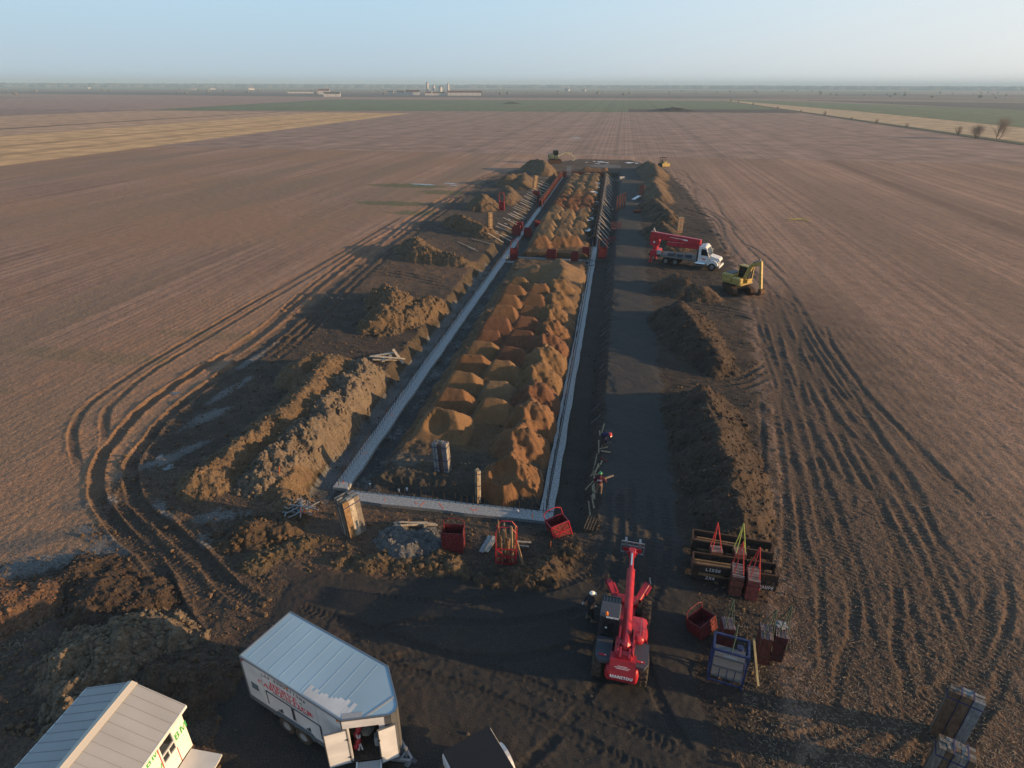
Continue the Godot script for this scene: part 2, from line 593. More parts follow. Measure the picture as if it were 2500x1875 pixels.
func define_piles() -> void:
	var gl := "earth mounds left of the foundation"
	var gr := "topsoil mounds right of the site road"
	add_pile("earth_mound", "long brown clay ridge nearest the curving wheel ruts, left of the grey lumpy ridge", [V(-24.2, 42.0, 2.0), V(-22.4, 42.6, 1.9), V(-22.3, 38.0, 1.5), V(-21.9, 35.0, 1.7), V(-22.6, 31.5, 1.3), V(-23.4, 28.6, 0.9), V(-23.6, 26.6, 1.1)], 0.74, 0.42, 0.24, CLAY_A, CLAY_B, "earth", gl)
	add_pile("earth_mound", "lumpy greyish clay ridge beside the near left trench bank", [V(-19.9, 42.4, 1.35), V(-19.6, 37.4, 1.25), V(-19.5, 33.0, 1.4), V(-20.0, 30.0, 1.2), V(-20.2, 27.6, 0.9)], 0.80, 0.6, 0.46, GREY_A, GREY_B, "earth", gl, 0.5)
	add_pile("earth_mound", "broad brown clay mound beyond the stack of loose boards on the left bank", [V(-25.0, 62.0, 1.7), V(-22.4, 59.0, 1.9), V(-22.6, 54.2, 1.6), V(-20.4, 57.0, 1.3), V(-19.4, 61.0, 1.2)], 0.74, 0.62, 0.36, CLAY_A, CLAY_B, "earth", gl)
	add_pile("earth_mound", "brown clay mound with a tail, second beyond the boards on the left bank", [V(-29.0, 85.0, 1.9), V(-26.8, 81.0, 1.9), V(-24.4, 80.0, 1.5), V(-20.2, 78.5, 0.9)], 0.72, 0.55, 0.36, CLAY_A, CLAY_B, "earth", gl)
	add_pile("earth_mound", "brown clay mound sloping to the trench, opposite the crane truck", [V(-27.4, 104.0, 1.8), V(-24.0, 100.0, 1.6), V(-20.8, 96.5, 1.2)], 0.72, 0.55, 0.36, CLAY_A, CLAY_B, "earth", gl)
	add_pile("earth_mound", "rounded brown clay mound with a long shadow, left of the laid out timber", [V(-27.0, 123.0, 2.3), V(-26.0, 119.0, 1.9)], 0.74, 0.45, 0.38, CLAY_A, CLAY_B, "earth", gl)
	add_pile("earth_mound", "small olive brown mound beside the upper end of the laid out timber", [V(-25.0, 139.0, 1.8), V(-22.8, 133.0, 1.4), V(-22.4, 126.0, 1.2)], 0.74, 0.45, 0.38, CLAY_A, CLAY_B, "earth", gl)
	add_pile("earth_mound", "clay mound standing just before the largest far left mound", [V(-26.8, 152.0, 2.4), V(-23.6, 158.0, 2.0), V(-22.6, 148.0, 1.8)], 0.74, 0.45, 0.38, CLAY_A, CLAY_B, "earth", gl)
	add_pile("earth_mound", "largest far left clay mound beside the far corner of the forms", [V(-25.0, 182.0, 2.8), V(-21.5, 179.0, 3.0), V(-20.0, 172.0, 2.0)], 0.74, 0.45, 0.38, CLAY_A, CLAY_B, "earth", gl)
	add_pile("earth_mound", "small dark mound of clods by the ruts, left of the scrap metal", [V(-18.4, 22.9, 0.65), V(-16.9, 23.7, 0.5)], 0.55, 0.40, 0.20, TOP_A, CLAY_A, "earth", "", 0.5)
	add_pile("earth_mound", "low olive bank of clay at the edge of the dark gravel apron", [V(-16.9, 20.8, 0.15), V(-15.5, 22.2, 0.25), V(-14.2, 23.0, 0.1)], 0.45, 0.25, 0.16, TOP_B, V(0.15, 0.105, 0.055), "earth", "", 0.4)
	add_pile("earth_mound", "rubbly orange and grey mound of lumps behind the shed", [V(-20.6, 14.4, 0.95), V(-19.4, 15.0, 1.15), V(-19.2, 13.2, 0.9), V(-17.8, 15.6, 0.55)], 0.60, 0.50, 0.34, V(0.13, 0.088, 0.055), V(0.22, 0.165, 0.11), "earth", "", 0.5)
	add_pile("earth_mound", "smooth dark brown mound between the shed and the trailer", [V(-16.9, 14.0, 0.75), V(-15.2, 14.3, 0.7)], 0.55, 0.30, 0.10, TOP_A, V(0.12, 0.075, 0.045), "earth", "", 0.6)
	add_pile("earth_mound", "reddish earth mound cut by the left picture edge, above the shed", [V(-27.0, 15.8, 0.8), V(-25.6, 16.8, 0.6)], 0.50, 0.30, 0.12, V(0.13, 0.075, 0.045), V(0.18, 0.10, 0.06), "earth", "", 0.6)
	add_pile("earth_mound", "dark earth bank between the reddish mound and the wheel ruts", [V(-24.8, 18.4, 0.5), V(-22.6, 17.6, 0.6), V(-21.0, 17.2, 0.5)], 0.42, 0.35, 0.14, TOP_A, TOP_B, "earth", "", 0.6)
	add_pile("earth_mound", "tan bank of subsoil below the leaning lumber bundle", [V(-12.8, 22.1, 0.12), V(-11.0, 21.9, 0.25), V(-9.2, 22.0, 0.12), V(-7.8, 22.4, 0.32), V(-6.6, 22.2, 0.12)], 0.45, 0.40, 0.22, V(0.065, 0.045, 0.030), V(0.16, 0.108, 0.06), "earth", "", 0.4)
	add_pile("earth_mound", "blue grey heap of wet clay beside the empty red cage", [V(-10.4, 24.0, 0.45), V(-9.6, 23.2, 0.5), V(-8.7, 23.9, 0.45)], 0.60, 0.30, 0.22, V(0.095, 0.095, 0.097), V(0.16, 0.16, 0.16), "earth", "", 0.4)
	add_pile("earth_mound", "dark earth bank below the cage full of planks", [V(-5.6, 21.7, 0.15), V(-4.0, 21.8, 0.3), V(-2.4, 22.8, 0.4), V(-1.4, 24.3, 0.35)], 0.55, 0.45, 0.24, TOP_A, V(0.12, 0.08, 0.048), "earth", "", 0.4)
	add_pile("earth_mound", "narrow clay bank along the near left corner of the trench", [V(-18.7, 29.0, 0.35), V(-18.6, 27.0, 0.5), V(-17.8, 25.8, 0.5), V(-16.9, 25.2, 0.3)], 0.60, 0.35, 0.2, CLAY_A, CLAY_B, "earth", "", 0.3)
	# right of the road
	add_pile("topsoil_mound", "longest dark topsoil mound, nearest on the right of the road", [V(7.4, 41.4, 2.0), V(7.6, 36.0, 2.0), V(7.9, 31.5, 1.8), V(8.0, 28.0, 1.4), V(7.8, 26.6, 0.9)], 0.78, 0.45, 0.16, TOP_A, TOP_B, "earth", gr)
	add_pile("topsoil_mound", "dark topsoil mound between the two tyre marked crossings, second on the right of the road", [V(7.2, 60.8, 2.1), V(8.1, 56.0, 2.0), V(8.9, 52.5, 1.7), V(9.6, 49.6, 1.1)], 0.70, 0.45, 0.16, TOP_A, TOP_B, "earth", gr)
	add_pile("topsoil_mound", "low dark topsoil mound in front of the crane truck", [V(7.6, 72.6, 1.6), V(9.2, 70.6, 1.5), V(10.6, 69.8, 1.2)], 0.66, 0.50, 0.20, TOP_A, V(0.16, 0.10, 0.06), "earth", gr)
	add_pile("topsoil_mound", "dark topsoil mound directly behind the crane truck", [V(7.3, 102.5, 2.1), V(8.4, 98.0, 1.7), V(9.4, 93.5, 1.5)], 0.70, 0.45, 0.30, TOP_A, V(0.16, 0.105, 0.06), "earth", gr)
	add_pile("topsoil_mound", "dark topsoil mound with a bundle of forms standing at its near end", [V(7.0, 126.0, 2.1), V(8.2, 119.0, 1.9), V(9.6, 113.5, 1.4)], 0.68, 0.45, 0.30, TOP_A, V(0.18, 0.12, 0.07), "earth", gr)
	add_pile("topsoil_mound", "brown topsoil mound beside the two leaning red panels", [V(8.8, 158.0, 2.0), V(8.0, 148.0, 2.1), V(8.6, 138.0, 2.0), V(9.2, 133.0, 1.5)], 0.68, 0.5, 0.36, V(0.13, 0.085, 0.05), V(0.20, 0.13, 0.075), "earth", gr)
	add_pile("topsoil_mound", "farthest topsoil mound on the right, before the small dozer", [V(8.0, 188.0, 2.4), V(9.4, 178.0, 2.6), V(9.6, 168.0, 2.0)], 0.68, 0.5, 0.36, V(0.13, 0.085, 0.05), V(0.20, 0.13, 0.075), "earth", gr)
	define_sand()

func define_sand() -> void:
	var g := "sand heaps dumped inside the footing"
	var tan_ := Vector3(0.250, 0.146, 0.070)
	var orange := Vector3(0.245, 0.126, 0.060)
	var red := Vector3(0.205, 0.096, 0.052)
	var pale := Vector3(0.240, 0.160, 0.092)
	var words := {tan_: "yellow brown", orange: "orange brown", red: "reddish", pale: "pale tan"}
	var rowl := [[-10.9, 36.0, tan_], [-11.1, 39.7, orange], [-11.15, 42.9, tan_], [-11.2, 46.4, orange], [-10.95, 49.6, tan_], [-10.9, 52.6, red], [-10.75, 55.6, red], [-10.75, 59.3, orange], [-10.95, 63.2, orange], [-11.0, 66.8, orange], [-11.0, 70.6, tan_]]
	var rowm := [[-7.75, 38.6, tan_], [-8.1, 41.9, pale], [-8.4, 45.4, tan_], [-8.1, 48.9, red], [-7.8, 52.7, red], [-7.9, 56.3, red], [-8.05, 60.4, orange], [-8.2, 64.2, orange], [-8.15, 68.0, orange]]
	var rowr := [[-4.9, 31.0, orange], [-4.9, 34.6, orange], [-4.7, 38.3, orange], [-4.85, 41.6, red], [-5.0, 45.0, tan_], [-4.9, 48.8, tan_], [-5.05, 52.2, red], [-5.2, 56.0, orange], [-5.45, 60.4, tan_], [-5.6, 65.2, tan_], [-5.8, 70.0, tan_]]
	var r := RandomNumberGenerator.new()
	r.seed = 99
	var k := 0
	for row in [[rowl, "left"], [rowm, "middle"], [rowr, "right"]]:
		k = 0
		for e in row[0]:
			k += 1
			var x: float = e[0]
			var d: float = e[1]
			var c: Vector3 = e[2]
			var lab := "%s sand heap, %s from near end of %s row, nearer half of footing" % [words[c], ordinal(k), row[1]]
			var right: bool = row[1] == "right"
			var hh := r.randf_range(1.05, 1.35)
			var a := r.randf_range(-0.12, 0.12)
			var half := r.randf_range(0.75, 1.0)
			var crest := [V(x - half, d + a, hh), V(x + half * 0.75, d - a * 0.5, hh - 0.05)]
			if right:
				x -= 0.4
				crest = [V(x - 0.1, d - 1.75, hh - 0.55), V(x - 0.5, d - 0.15, hh), V(x + 0.55, d + 0.05, hh), V(x - 0.1, d + 0.2, hh - 0.1), V(x - 0.1, d + 1.75, hh - 0.55)]
			var p := add_pile("sand_heap", lab, crest, 1.0 if right else r.randf_range(0.95, 1.08), 0.22 if right else 0.07, 0.34 if right else 0.05, c * 0.78, c * 1.15, "sand", g, 0.05)
			piles[p]["crisp"] = 0.5 if right else 0.95
			if row[1] == "left" and k == 1:
				piles[p]["scoop"] = [V(-11.3, 34.75, 0.25), 1.05]
				piles[p]["slope"] = 0.88
				piles[p]["pts"] = [V(-11.7, 36.0, 1.55), V(-10.2, 35.9, 1.45)]
				piles[p]["label"] = "scooped yellow brown sand heap behind the standing lumber bundle inside the footing"
			if right and k == 1:
				piles[p]["scoop"] = [V(-5.75, 30.1, 0.0), 1.0]
				piles[p]["label"] = "orange sand heap with a scooped hollow, nearest the front footing"
	var big := add_pile("sand_heap", "big broad sand heap with a grey top before the red cages in the middle", [V(-10.2, 75.4, 1.1), V(-7.6, 75.8, 1.5), V(-6.6, 76.6, 1.9), V(-6.0, 73.4, 1.3)], 0.66, 0.30, 0.14, pale * 0.9, tan_ * 1.1, "sand", g, 0.3)
	# the farther half: three rows of smaller, paler heaps
	var cols := [-11.2, -8.6, -6.1]
	var side := ["left", "middle", "right"]
	for q in 3:
		k = 0
		var d := 92.0 + q * 0.8
		while d < 171.0:
			k += 1
			var c: Vector3 = pale if d < 121.0 else (red if d < 134.0 else (tan_ * 0.9 if d < 146.0 else pale))
			if d < 96.0:
				c = orange
			var nm := "pale tan" if c == pale else ("reddish" if c == red else "brown")
			var x: float = cols[q] + r.randf_range(-0.35, 0.35)
			var hh := r.randf_range(1.1, 1.6)
			var half := r.randf_range(0.5, 0.9)
			var p := add_pile("sand_heap", "%s sand heap, %s from near end of %s row, farther half of footing" % [nm, ordinal(k), side[q]], [V(x - half, d + r.randf_range(-0.3, 0.3), hh), V(x + half, d, hh - 0.1)], r.randf_range(1.05, 1.25), 0.22, 0.16, c * 0.9, c * 1.1, "sand", g, 0.2)
			piles[p]["crisp"] = 0.6
			d += r.randf_range(4.0, 5.4)
	for q in 3:
		var p := add_pile("sand_heap", "orange sand heap beyond the far form wall, %s from the left" % ordinal(q + 1), [V(-9.6 + q * 2.6, 183.0, 1.0), V(-8.6 + q * 2.6, 183.0, 1.0)], 0.7, 0.2, 0.1, orange * 0.9, orange, "sand", g)

func smooth(a: float, b: float, x: float) -> float:
	var t := clampf((x - a) / (b - a), 0.0, 1.0)
	return t * t * (3.0 - 2.0 * t)

func pit_h(x: float, d: float, w: float) -> float:
	# the excavation: banks 1.15 m down to the trench floor, a platform of fill inside
	if d < 25.4 or d > 182.0 or x < -19.4 or x > 1.4:
		return 0.0
	var e := minf(minf(x + 18.7 + w, 0.45 - x + w * 0.6), minf(d - 25.9 + w, 181.0 - d + w))
	if e <= 0.0:
		return 0.0
	var y := -1.15 * smooth(0.0, 1.35, e)
	var f := minf(minf(x + (14.4 if d < 86.0 else 13.9) + w, (-3.0 if d < 96.0 else -4.3) - x + w * 0.7), minf(d - 29.1 + w, 177.0 - d + w))
	if (d > 84.2 and d < 88.2):
		f = minf(f, -(2.0 - absf(d - 86.2)))
	if f > 0.0:
		y = maxf(y, -1.15 + 0.85 * smooth(0.0, 1.3, f))
	return y

func apron(x: float, d: float) -> float:
	# > 0 on the dark crushed-stone apron and road, in metres from their edge
	var road := minf(x - 0.3, 4.75 - x)
	road = minf(road, minf(d + 40.0, 200.0 - d))
	var ap := minf(x + 14.6 - maxf(0.0, 14.0 - d) * 0.75, 5.0 - x)
	ap = minf(ap, 20.6 + (x + 15.0) * 0.13 - d)
	return maxf(road, ap)

var wet := [[-29.7, 20.3, 3.6, 0.9, 0.5], [-26.8, 19.4, 3.4, 1.0, 0.45], [-25.6, 21.0, 1.4, 0.9, 0.4], [-29.0, 23.6, 2.0, 0.6, 0.45], [-28.8, 27.4, 1.6, 0.5, 1.0], [-27.4, 29.2, 2.2, 0.6, 1.1], [-28.6, 34.2, 2.4, 0.7, 1.2], [-29.4, 38.6, 2.8, 0.5, 1.45], [-24.6, 24.0, 1.6, 0.5, -0.7], [-31.0, 45.0, 3.5, 0.6, 1.5], [-19.6, 22.2, 1.6, 0.8, 0.2], [-21.0, 24.0, 2.0, 0.6, 0.3], [-3.4, 196.0, 7.0, 5.0, 0.0], [-12.0, 33.6, 1.8, 2.2, 0.3], [-10.6, 30.8, 2.2, 0.7, 0.2]]
var greens := [[-50.0, 146.0, 12.0, 3.4], [-38.0, 138.0, 8.0, 3.6], [-45.5, 122.0, 9.0, 3.0], [-37.0, 113.0, 7.0, 2.6], [-46.0, 42.5, 9.0, 1.3], [-38.0, 49.0, 6.0, 1.0], [-52.0, 35.0, 6.0, 1.0], [-21.0, 300.0, 9.0, 6.0]]

func make_tiles() -> void:
	for e in [[-44.0, 8.0, 0.08, 74.0, 24.0], [-84.0, 32.0, 0.14, 135.1, 30.1], [-150.0, 62.1, 0.25, 247.0, 68.0], [-260.0, 130.1, 0.5, 423.0, 97.0]]:
		var t := Tile.new()
		t.x0 = e[0]
		t.d0 = e[1]
		t.s = e[2]
		t.nx = int(round(e[3] / t.s)) + 1
		t.nd = int(round(e[4] / t.s)) + 1
		var n := t.nx * t.nd
		t.h.resize(n)
		t.own.resize(n)
		t.trk.resize(n)
		t.soil.resize(n)
		t.na = tile_noise(t, 0.035, 101, 0, 4)
		t.nb = tile_noise(t, 0.42, 102, 0, 4)
		t.nc = tile_noise(t, 2.3, 103, 0, 2)
		t.nl = tile_noise(t, 1.7, 104, 1, 1)
		tiles.append(t)

func stamp_ground(t: Tile) -> void:
	for j in t.nd:
		var d := t.d0 + j * t.s
		var le := curve_at(left_edge, d)
		var re := curve_at(right_edge, d)
		for i in t.nx:
			var x := t.x0 + i * t.s
			var k := j * t.nx + i
			var a := t.na[k] / 127.5 - 1.0
			var b := t.nb[k] / 127.5 - 1.0
			var c := t.nc[k] / 127.5 - 1.0
			var ow := 0
			var h := 0.0
			var so := 0.0
			var wk := minf(x - le, re - x) + b * 1.4
			if wk > 0.0:
				ow = 3
				so = minf(wk * 1.0, 1.0)
				h = so * (b * 0.10 + absf(c) * 0.05 + a * 0.08)
			else:
				h = b * 0.045 + c * 0.026 + (0.007 * sin(x * 8.27) * (1.0 + a) if t.s < 0.2 else 0.0)
			if x > -20.0 and x < 2.0 and d > 24.0 and d < 183.0:
				var p := pit_h(x, d, b * 0.22)
				if p < -0.03:
					h = p + b * (0.16 if p > -1.0 else 0.03) + c * (0.09 if p > -1.0 else 0.012) - (t.nl[k] / 127.5 - 1.0) * (0.10 if p > -1.0 else 0.0)
					ow = 2
			var ap := apron(x, d) + b * 0.55
			if ap > 0.0 and ow != 2:
				var q := minf(ap * 1.4, 1.0)
				h = lerpf(h, 0.05 + c * 0.022 + b * 0.045, q)
				ow = 1
			t.h[k] = h
			t.own[k] = ow
			t.soil[k] = so

func carve(pts: Array, w: float, depth: float, tread: float) -> void:
	# a wheel rut pressed along a smooth path: sunken bed with tread bars, raised lips
	var cv := Curve2D.new()
	for k in pts.size():
		var p: Vector2 = pts[k]
		var pr: Vector2 = pts[maxi(k - 1, 0)]
		var nx: Vector2 = pts[mini(k + 1, pts.size() - 1)]
		var tg := (nx - pr) / 6.0
		cv.add_point(p, -tg, tg)
	cv.bake_interval = 0.5
	var bp := cv.get_baked_points()
	var arc := 0.0
	var total := cv.get_baked_length()
	var full := depth
	var reach := w * 0.5 + 0.35
	for q in bp.size() - 1:
		var a := bp[q]
		var b := bp[q + 1]
		var e := b - a
		var ln := e.length()
		if ln < 0.001:
			continue
		e /= ln
		depth = full * clampf(minf(arc, total - arc) / 3.5, 0.12, 1.0)
		for t in tiles:
			var i0 := int(floor((minf(a.x, b.x) - reach - t.x0) / t.s))
			var i1 := int(ceil((maxf(a.x, b.x) + reach - t.x0) / t.s))
			var j0 := int(floor((minf(a.y, b.y) - reach - t.d0) / t.s))
			var j1 := int(ceil((maxf(a.y, b.y) + reach - t.d0) / t.s))
			i0 = maxi(i0, 0)
			j0 = maxi(j0, 0)
			i1 = mini(i1, t.nx - 1)
			j1 = mini(j1, t.nd - 1)
			for j in range(j0, j1 + 1):
				for i in range(i0, i1 + 1):
					var rx := t.x0 + i * t.s - a.x
					var ry := t.d0 + j * t.s - a.y
					var al := rx * e.x + ry * e.y
					if al < -0.05 or al > ln + 0.05:
						continue
					var lat := ry * e.x - rx * e.y
					var al_ := absf(lat)
					if al_ > reach:
						continue
					var v := 0.0
					var hw := w * 0.5
					if al_ < hw:
						v = -depth * (1.0 - pow(al_ / hw, 4.0) * 0.6)
						var ph := (arc + al) * 22.0 + al_ * 9.0
						if t.s < 0.1:
							v += tread * sin(ph)
					else:
						var u := (al_ - hw) / 0.35
						v = depth * 0.75 * (1.0 - u) * (0.75 + (0.3 * sin((arc + al) * 19.0 + lat * 3.0) if t.s < 0.1 else 0.0) + 0.25 * sin((arc + al) * 2.3 + lat * 11.0))
					var k := j * t.nx + i
					if t.trk[k] == 0.0 or (v < 0.0 and v < t.trk[k]) or (t.trk[k] > 0.0 and v < 0.0):
						t.trk[k] = v
		arc += ln

func carve_all() -> void:
	var P := func(a: Array) -> Array:
		var o := []
		for k in range(0, a.size(), 2):
			o.append(Vector2(a[k], a[k + 1]))
		return o
	var ra: Array = P.call([-31, 179, -35.3, 162, -37.2, 132, -37.5, 113, -36.7, 93, -36, 78.5, -34.7, 62, -33.8, 50, -34.4, 41, -34.4, 37, -34.0, 33.7, -33.0, 30.5, -32.1, 28.2, -31, 26.5, -29.7, 25, -28.5, 23.9, -27.3, 23.1, -25.3, 21.8, -23.5, 20.9, -21.7, 19.9, -18.7, 17.4, -16.6, 16.0])
	var rb: Array = P.call([-29, 175, -33, 147, -34.5, 118, -34.3, 95, -34, 80, -32.6, 62, -32, 50.6, -31.9, 41, -31.8, 36.3, -31.4, 33.2, -30.6, 30.6, -30.1, 28.8, -29.4, 27.5, -28.2, 26.1, -27.3, 25.1, -26.3, 24.3, -24.8, 23.4, -23.5, 22.8, -21.5, 21.7, -19.8, 20.8, -17.2, 19.2, -15.2, 18.4])
	carve(ra, 0.85, 0.17, 0.022)
	carve(rb, 0.85, 0.17, 0.022)
	carve(P.call([-28.1, 26, -28.0, 25.2, -27, 23.9, -25.5, 22.9, -23.7, 21.8, -22, 20.8, -20.3, 19.9, -17.5, 18.2]), 0.6, 0.09, 0.022)
	carve(P.call([-24.5, 25.0, -22.4, 24.0, -20.4, 22.4, -17.6, 20.6, -15.6, 20.0]), 0.6, 0.06, 0.022)
	carve(P.call([-39.3, 110, -39.5, 70, -39.6, 45, -39.3, 38.7, -39.1, 36.7, -38.6, 34.1, -37.6, 32.1, -36, 30, -33.8, 27.9, -32.1, 26.5]), 0.6, 0.08, 0.01)
	carve(P.call([-38.0, 100, -38.2, 70, -38.2, 45, -37.9, 38.7, -37.4, 36.6, -36.8, 34.2, -35.4, 32.2, -33.8, 30.4, -32.9, 29.2]), 0.6, 0.07, 0.01)
	for q in 7:
		var o := -30.6 - q * 0.9
		carve(P.call([o + 5, 188, o + 1.2 * sin(q * 2.1), 168, o - 1.4, 140, o - 2.0 + sin(q * 1.3), 112, o - 1.2, 84, o + 0.8 * sin(q * 3.7), 66, o + 1.6, 52, o + 1.8, 44]), 0.55, 0.10, 0.01)
	for q in 3:
		carve(P.call([-33.0, 46.0 + q * 1.0, -28.5, 47.3 + q * 0.8, -24, 47.6 + q * 0.9, -18.9, 47.4 + q]), 0.5, 0.05, 0.02)
		carve(P.call([-34.0, 71.0 + q * 1.3, -28.5, 71.5 + q * 1.1, -22, 69.0 + q * 1.0, -18.9, 68.0 + q]), 0.5, 0.05, 0.02)
		carve(P.call([4.8, 45.2 + q * 1.0, 8.5, 45.3 + q * 0.9, 11.5, 46.3 + q, 14.5, 49.5 + q * 1.4]), 0.5, 0.06, 0.022)
		carve(P.call([4.8, 66.2 + q * 1.0, 9.5, 65.2 + q, 13.5, 64.0 + q, 16.5, 61.0 + q * 1.3]), 0.5, 0.06, 0.022)
		carve(P.call([4.8, 108.0 + q * 1.3, 10.5, 108.0 + q * 1.2, 15.5, 104.0 + q * 1.6, 18.5, 98.0]), 0.5, 0.06, 0.02)
	# the fan of ruts on the right
	var fan := [[16.74, 68.3, 15.8, 60, 15, 51.8, 14.6, 46], [16.0, 64, 15.2, 60.7, 14.8, 50.6, 13.9, 38.1, 13.2, 32.5, 12.8, 30.3, 12.3, 26], [18.9, 75.4, 16.3, 55.5, 14.7, 47.9, 13.6, 43, 12.9, 37, 12.2, 30], [19.7, 75.5, 18.4, 65.4, 16.7, 51, 15.5, 44.4, 14.3, 34.8, 14, 30.5, 13.6, 26.5], [20.7, 75.7, 20, 65.7, 17.2, 52.5, 15.5, 44.4, 14.9, 38, 15.2, 33], [21.2, 75.8, 21.1, 69, 20.3, 57.9, 20, 49.4, 19.5, 40, 19.1, 33.5, 18.6, 29], [18.4, 68.6, 17.6, 52.3, 17.3, 43, 18.1, 37.1, 18.7, 31.5], [20.5, 66, 19.2, 59.5, 18.8, 48.6, 19.4, 40.9, 19.4, 34.3, 19, 31.4, 18.2, 27], [22, 62, 21.2, 56.4, 20.9, 47, 21.2, 42.2, 21.4, 36.1, 21.8, 31.9], [17.7, 51.1, 17.2, 42.5, 16.5, 36.8, 16.6, 31.7, 16.4, 27], [18.2, 41.7, 18.2, 37.1, 18.2, 34, 17.8, 29], [20, 49.4, 21.2, 42.2, 21.9, 35.4, 22.4, 31],
		[13.9, 27, 12, 21.6, 11.2, 20.1, 10.5, 18.7, 9.6, 16.5], [15.8, 27.4, 14.6, 23.6, 13.5, 20.8, 13.4, 19.5, 12.6, 17], [14.6, 25.2, 15.2, 24.9, 16.5, 23.8, 17.5, 23, 19.2, 22.1], [14.0, 23.4, 14.5, 23, 16, 22, 17.2, 21.4, 18.4, 21.0], [13.6, 22.1, 14.1, 21.8, 14.9, 20.8, 15.8, 20.3], [17.8, 27.7, 17.3, 25.8, 16.4, 24.3], [20.4, 26.8, 18.6, 24.1, 17.9, 23.4, 16.4, 22.6], [19.1, 22, 17.9, 20.9, 16.7, 19.2, 14.8, 17.2, 12.5, 14], [17.2, 21.2, 16, 20.3, 14.1, 18.8, 12.3, 17.8], [13.0, 18.2, 11.7, 17.4, 9.5, 16.4, 7.5, 15.7, 5, 15.2], [13.4, 17.6, 11.8, 17.2, 9.8, 15.8, 8.2, 14.8, 6.0, 13.6],
		[13.5, 193.6, 18, 188, 18.3, 158.7, 17, 141.2, 17.6, 125], [15, 191.7, 18, 174.8, 20.9, 148, 20.5, 130.9, 20.2, 123, 20.6, 105], [14.9, 138.5, 17.4, 128.3, 19.9, 115.4, 19.7, 104.4, 20.5, 90, 21.3, 79.7, 21.4, 72], [15.3, 133, 18.6, 117.6, 17.8, 100.8, 18.2, 87.1, 19.4, 71.3, 19.2, 62], [12.3, 129.4, 17.2, 119, 17.8, 111, 17.3, 97.6, 17.8, 84, 18.6, 74], [17.7, 100, 20.5, 97, 21.8, 90.2, 22.4, 80], [17, 111, 16.6, 97.5, 17.2, 84.6, 16.4, 76], [12.4, 173.7, 14.5, 158, 14.9, 138.5, 15.8, 125], [11.6, 165, 13.0, 150, 13.6, 136], [12, 182, 16, 168, 17.4, 150, 16.8, 136]]
	for e in fan:
		var q: Array = P.call(e)
		carve(q, 0.44, 0.055, 0.018)
	for e in [[14.6, 30, 15.6, 34, 16.0, 40, 16.6, 47, 17.8, 58, 19.6, 74], [12.6, 24, 13.0, 29, 13.8, 36, 15.0, 47, 16.2, 58, 17.8, 73], [17.4, 24.5, 18.0, 30, 18.5, 37, 18.3, 46, 18.6, 58, 20.2, 73], [15.0, 18, 16.2, 22, 17.0, 27, 17.4, 33], [10.6, 13, 12.4, 16, 15.6, 19.4, 18.4, 23.4, 20.4, 28], [9.6, 24, 11.0, 30, 12.2, 37, 13.6, 46], [11.2, 18.6, 12.4, 23, 13.4, 28]]:
		var q: Array = P.call(e)
		carve(q, 0.44, 0.042, 0.018)
		for w: Array in [[0.9, 0.4], [-1.3, -0.6]]:
			var q2 := []
			for k in q.size():
				q2.append(q[k] + Vector2(w[0] + 0.25 * sin(k * 1.7 + w[1] * 5.0), w[1]))
			carve(q2, 0.36, 0.04, 0.014)
	# wheel marks on the apron and the road
	for e in [[-12.5, 15.5, -8, 18.5, -3, 19.5, 1.0, 22, 1.6, 30], [-12, 13.8, -7.5, 16.8, -2, 17.8, 2.6, 21.5, 3.3, 30], [-10, 19.8, -5, 20.4, 0.2, 23.5, 0.9, 30], [6.5, 12.5, 4, 15, 2.6, 19, 2.2, 26, 2.3, 31], [-4, 11, -1, 14, 1.5, 18.5, 3.9, 24, 4.1, 30], [-14, 17.2, -9, 16.4, -3.5, 15.6, 3, 13.6], [-13, 18.6, -8, 17.6, -2.5, 16.6, 4, 14.6]]:
		var q: Array = P.call(e)
		carve(q, 0.45, 0.045, 0.03)

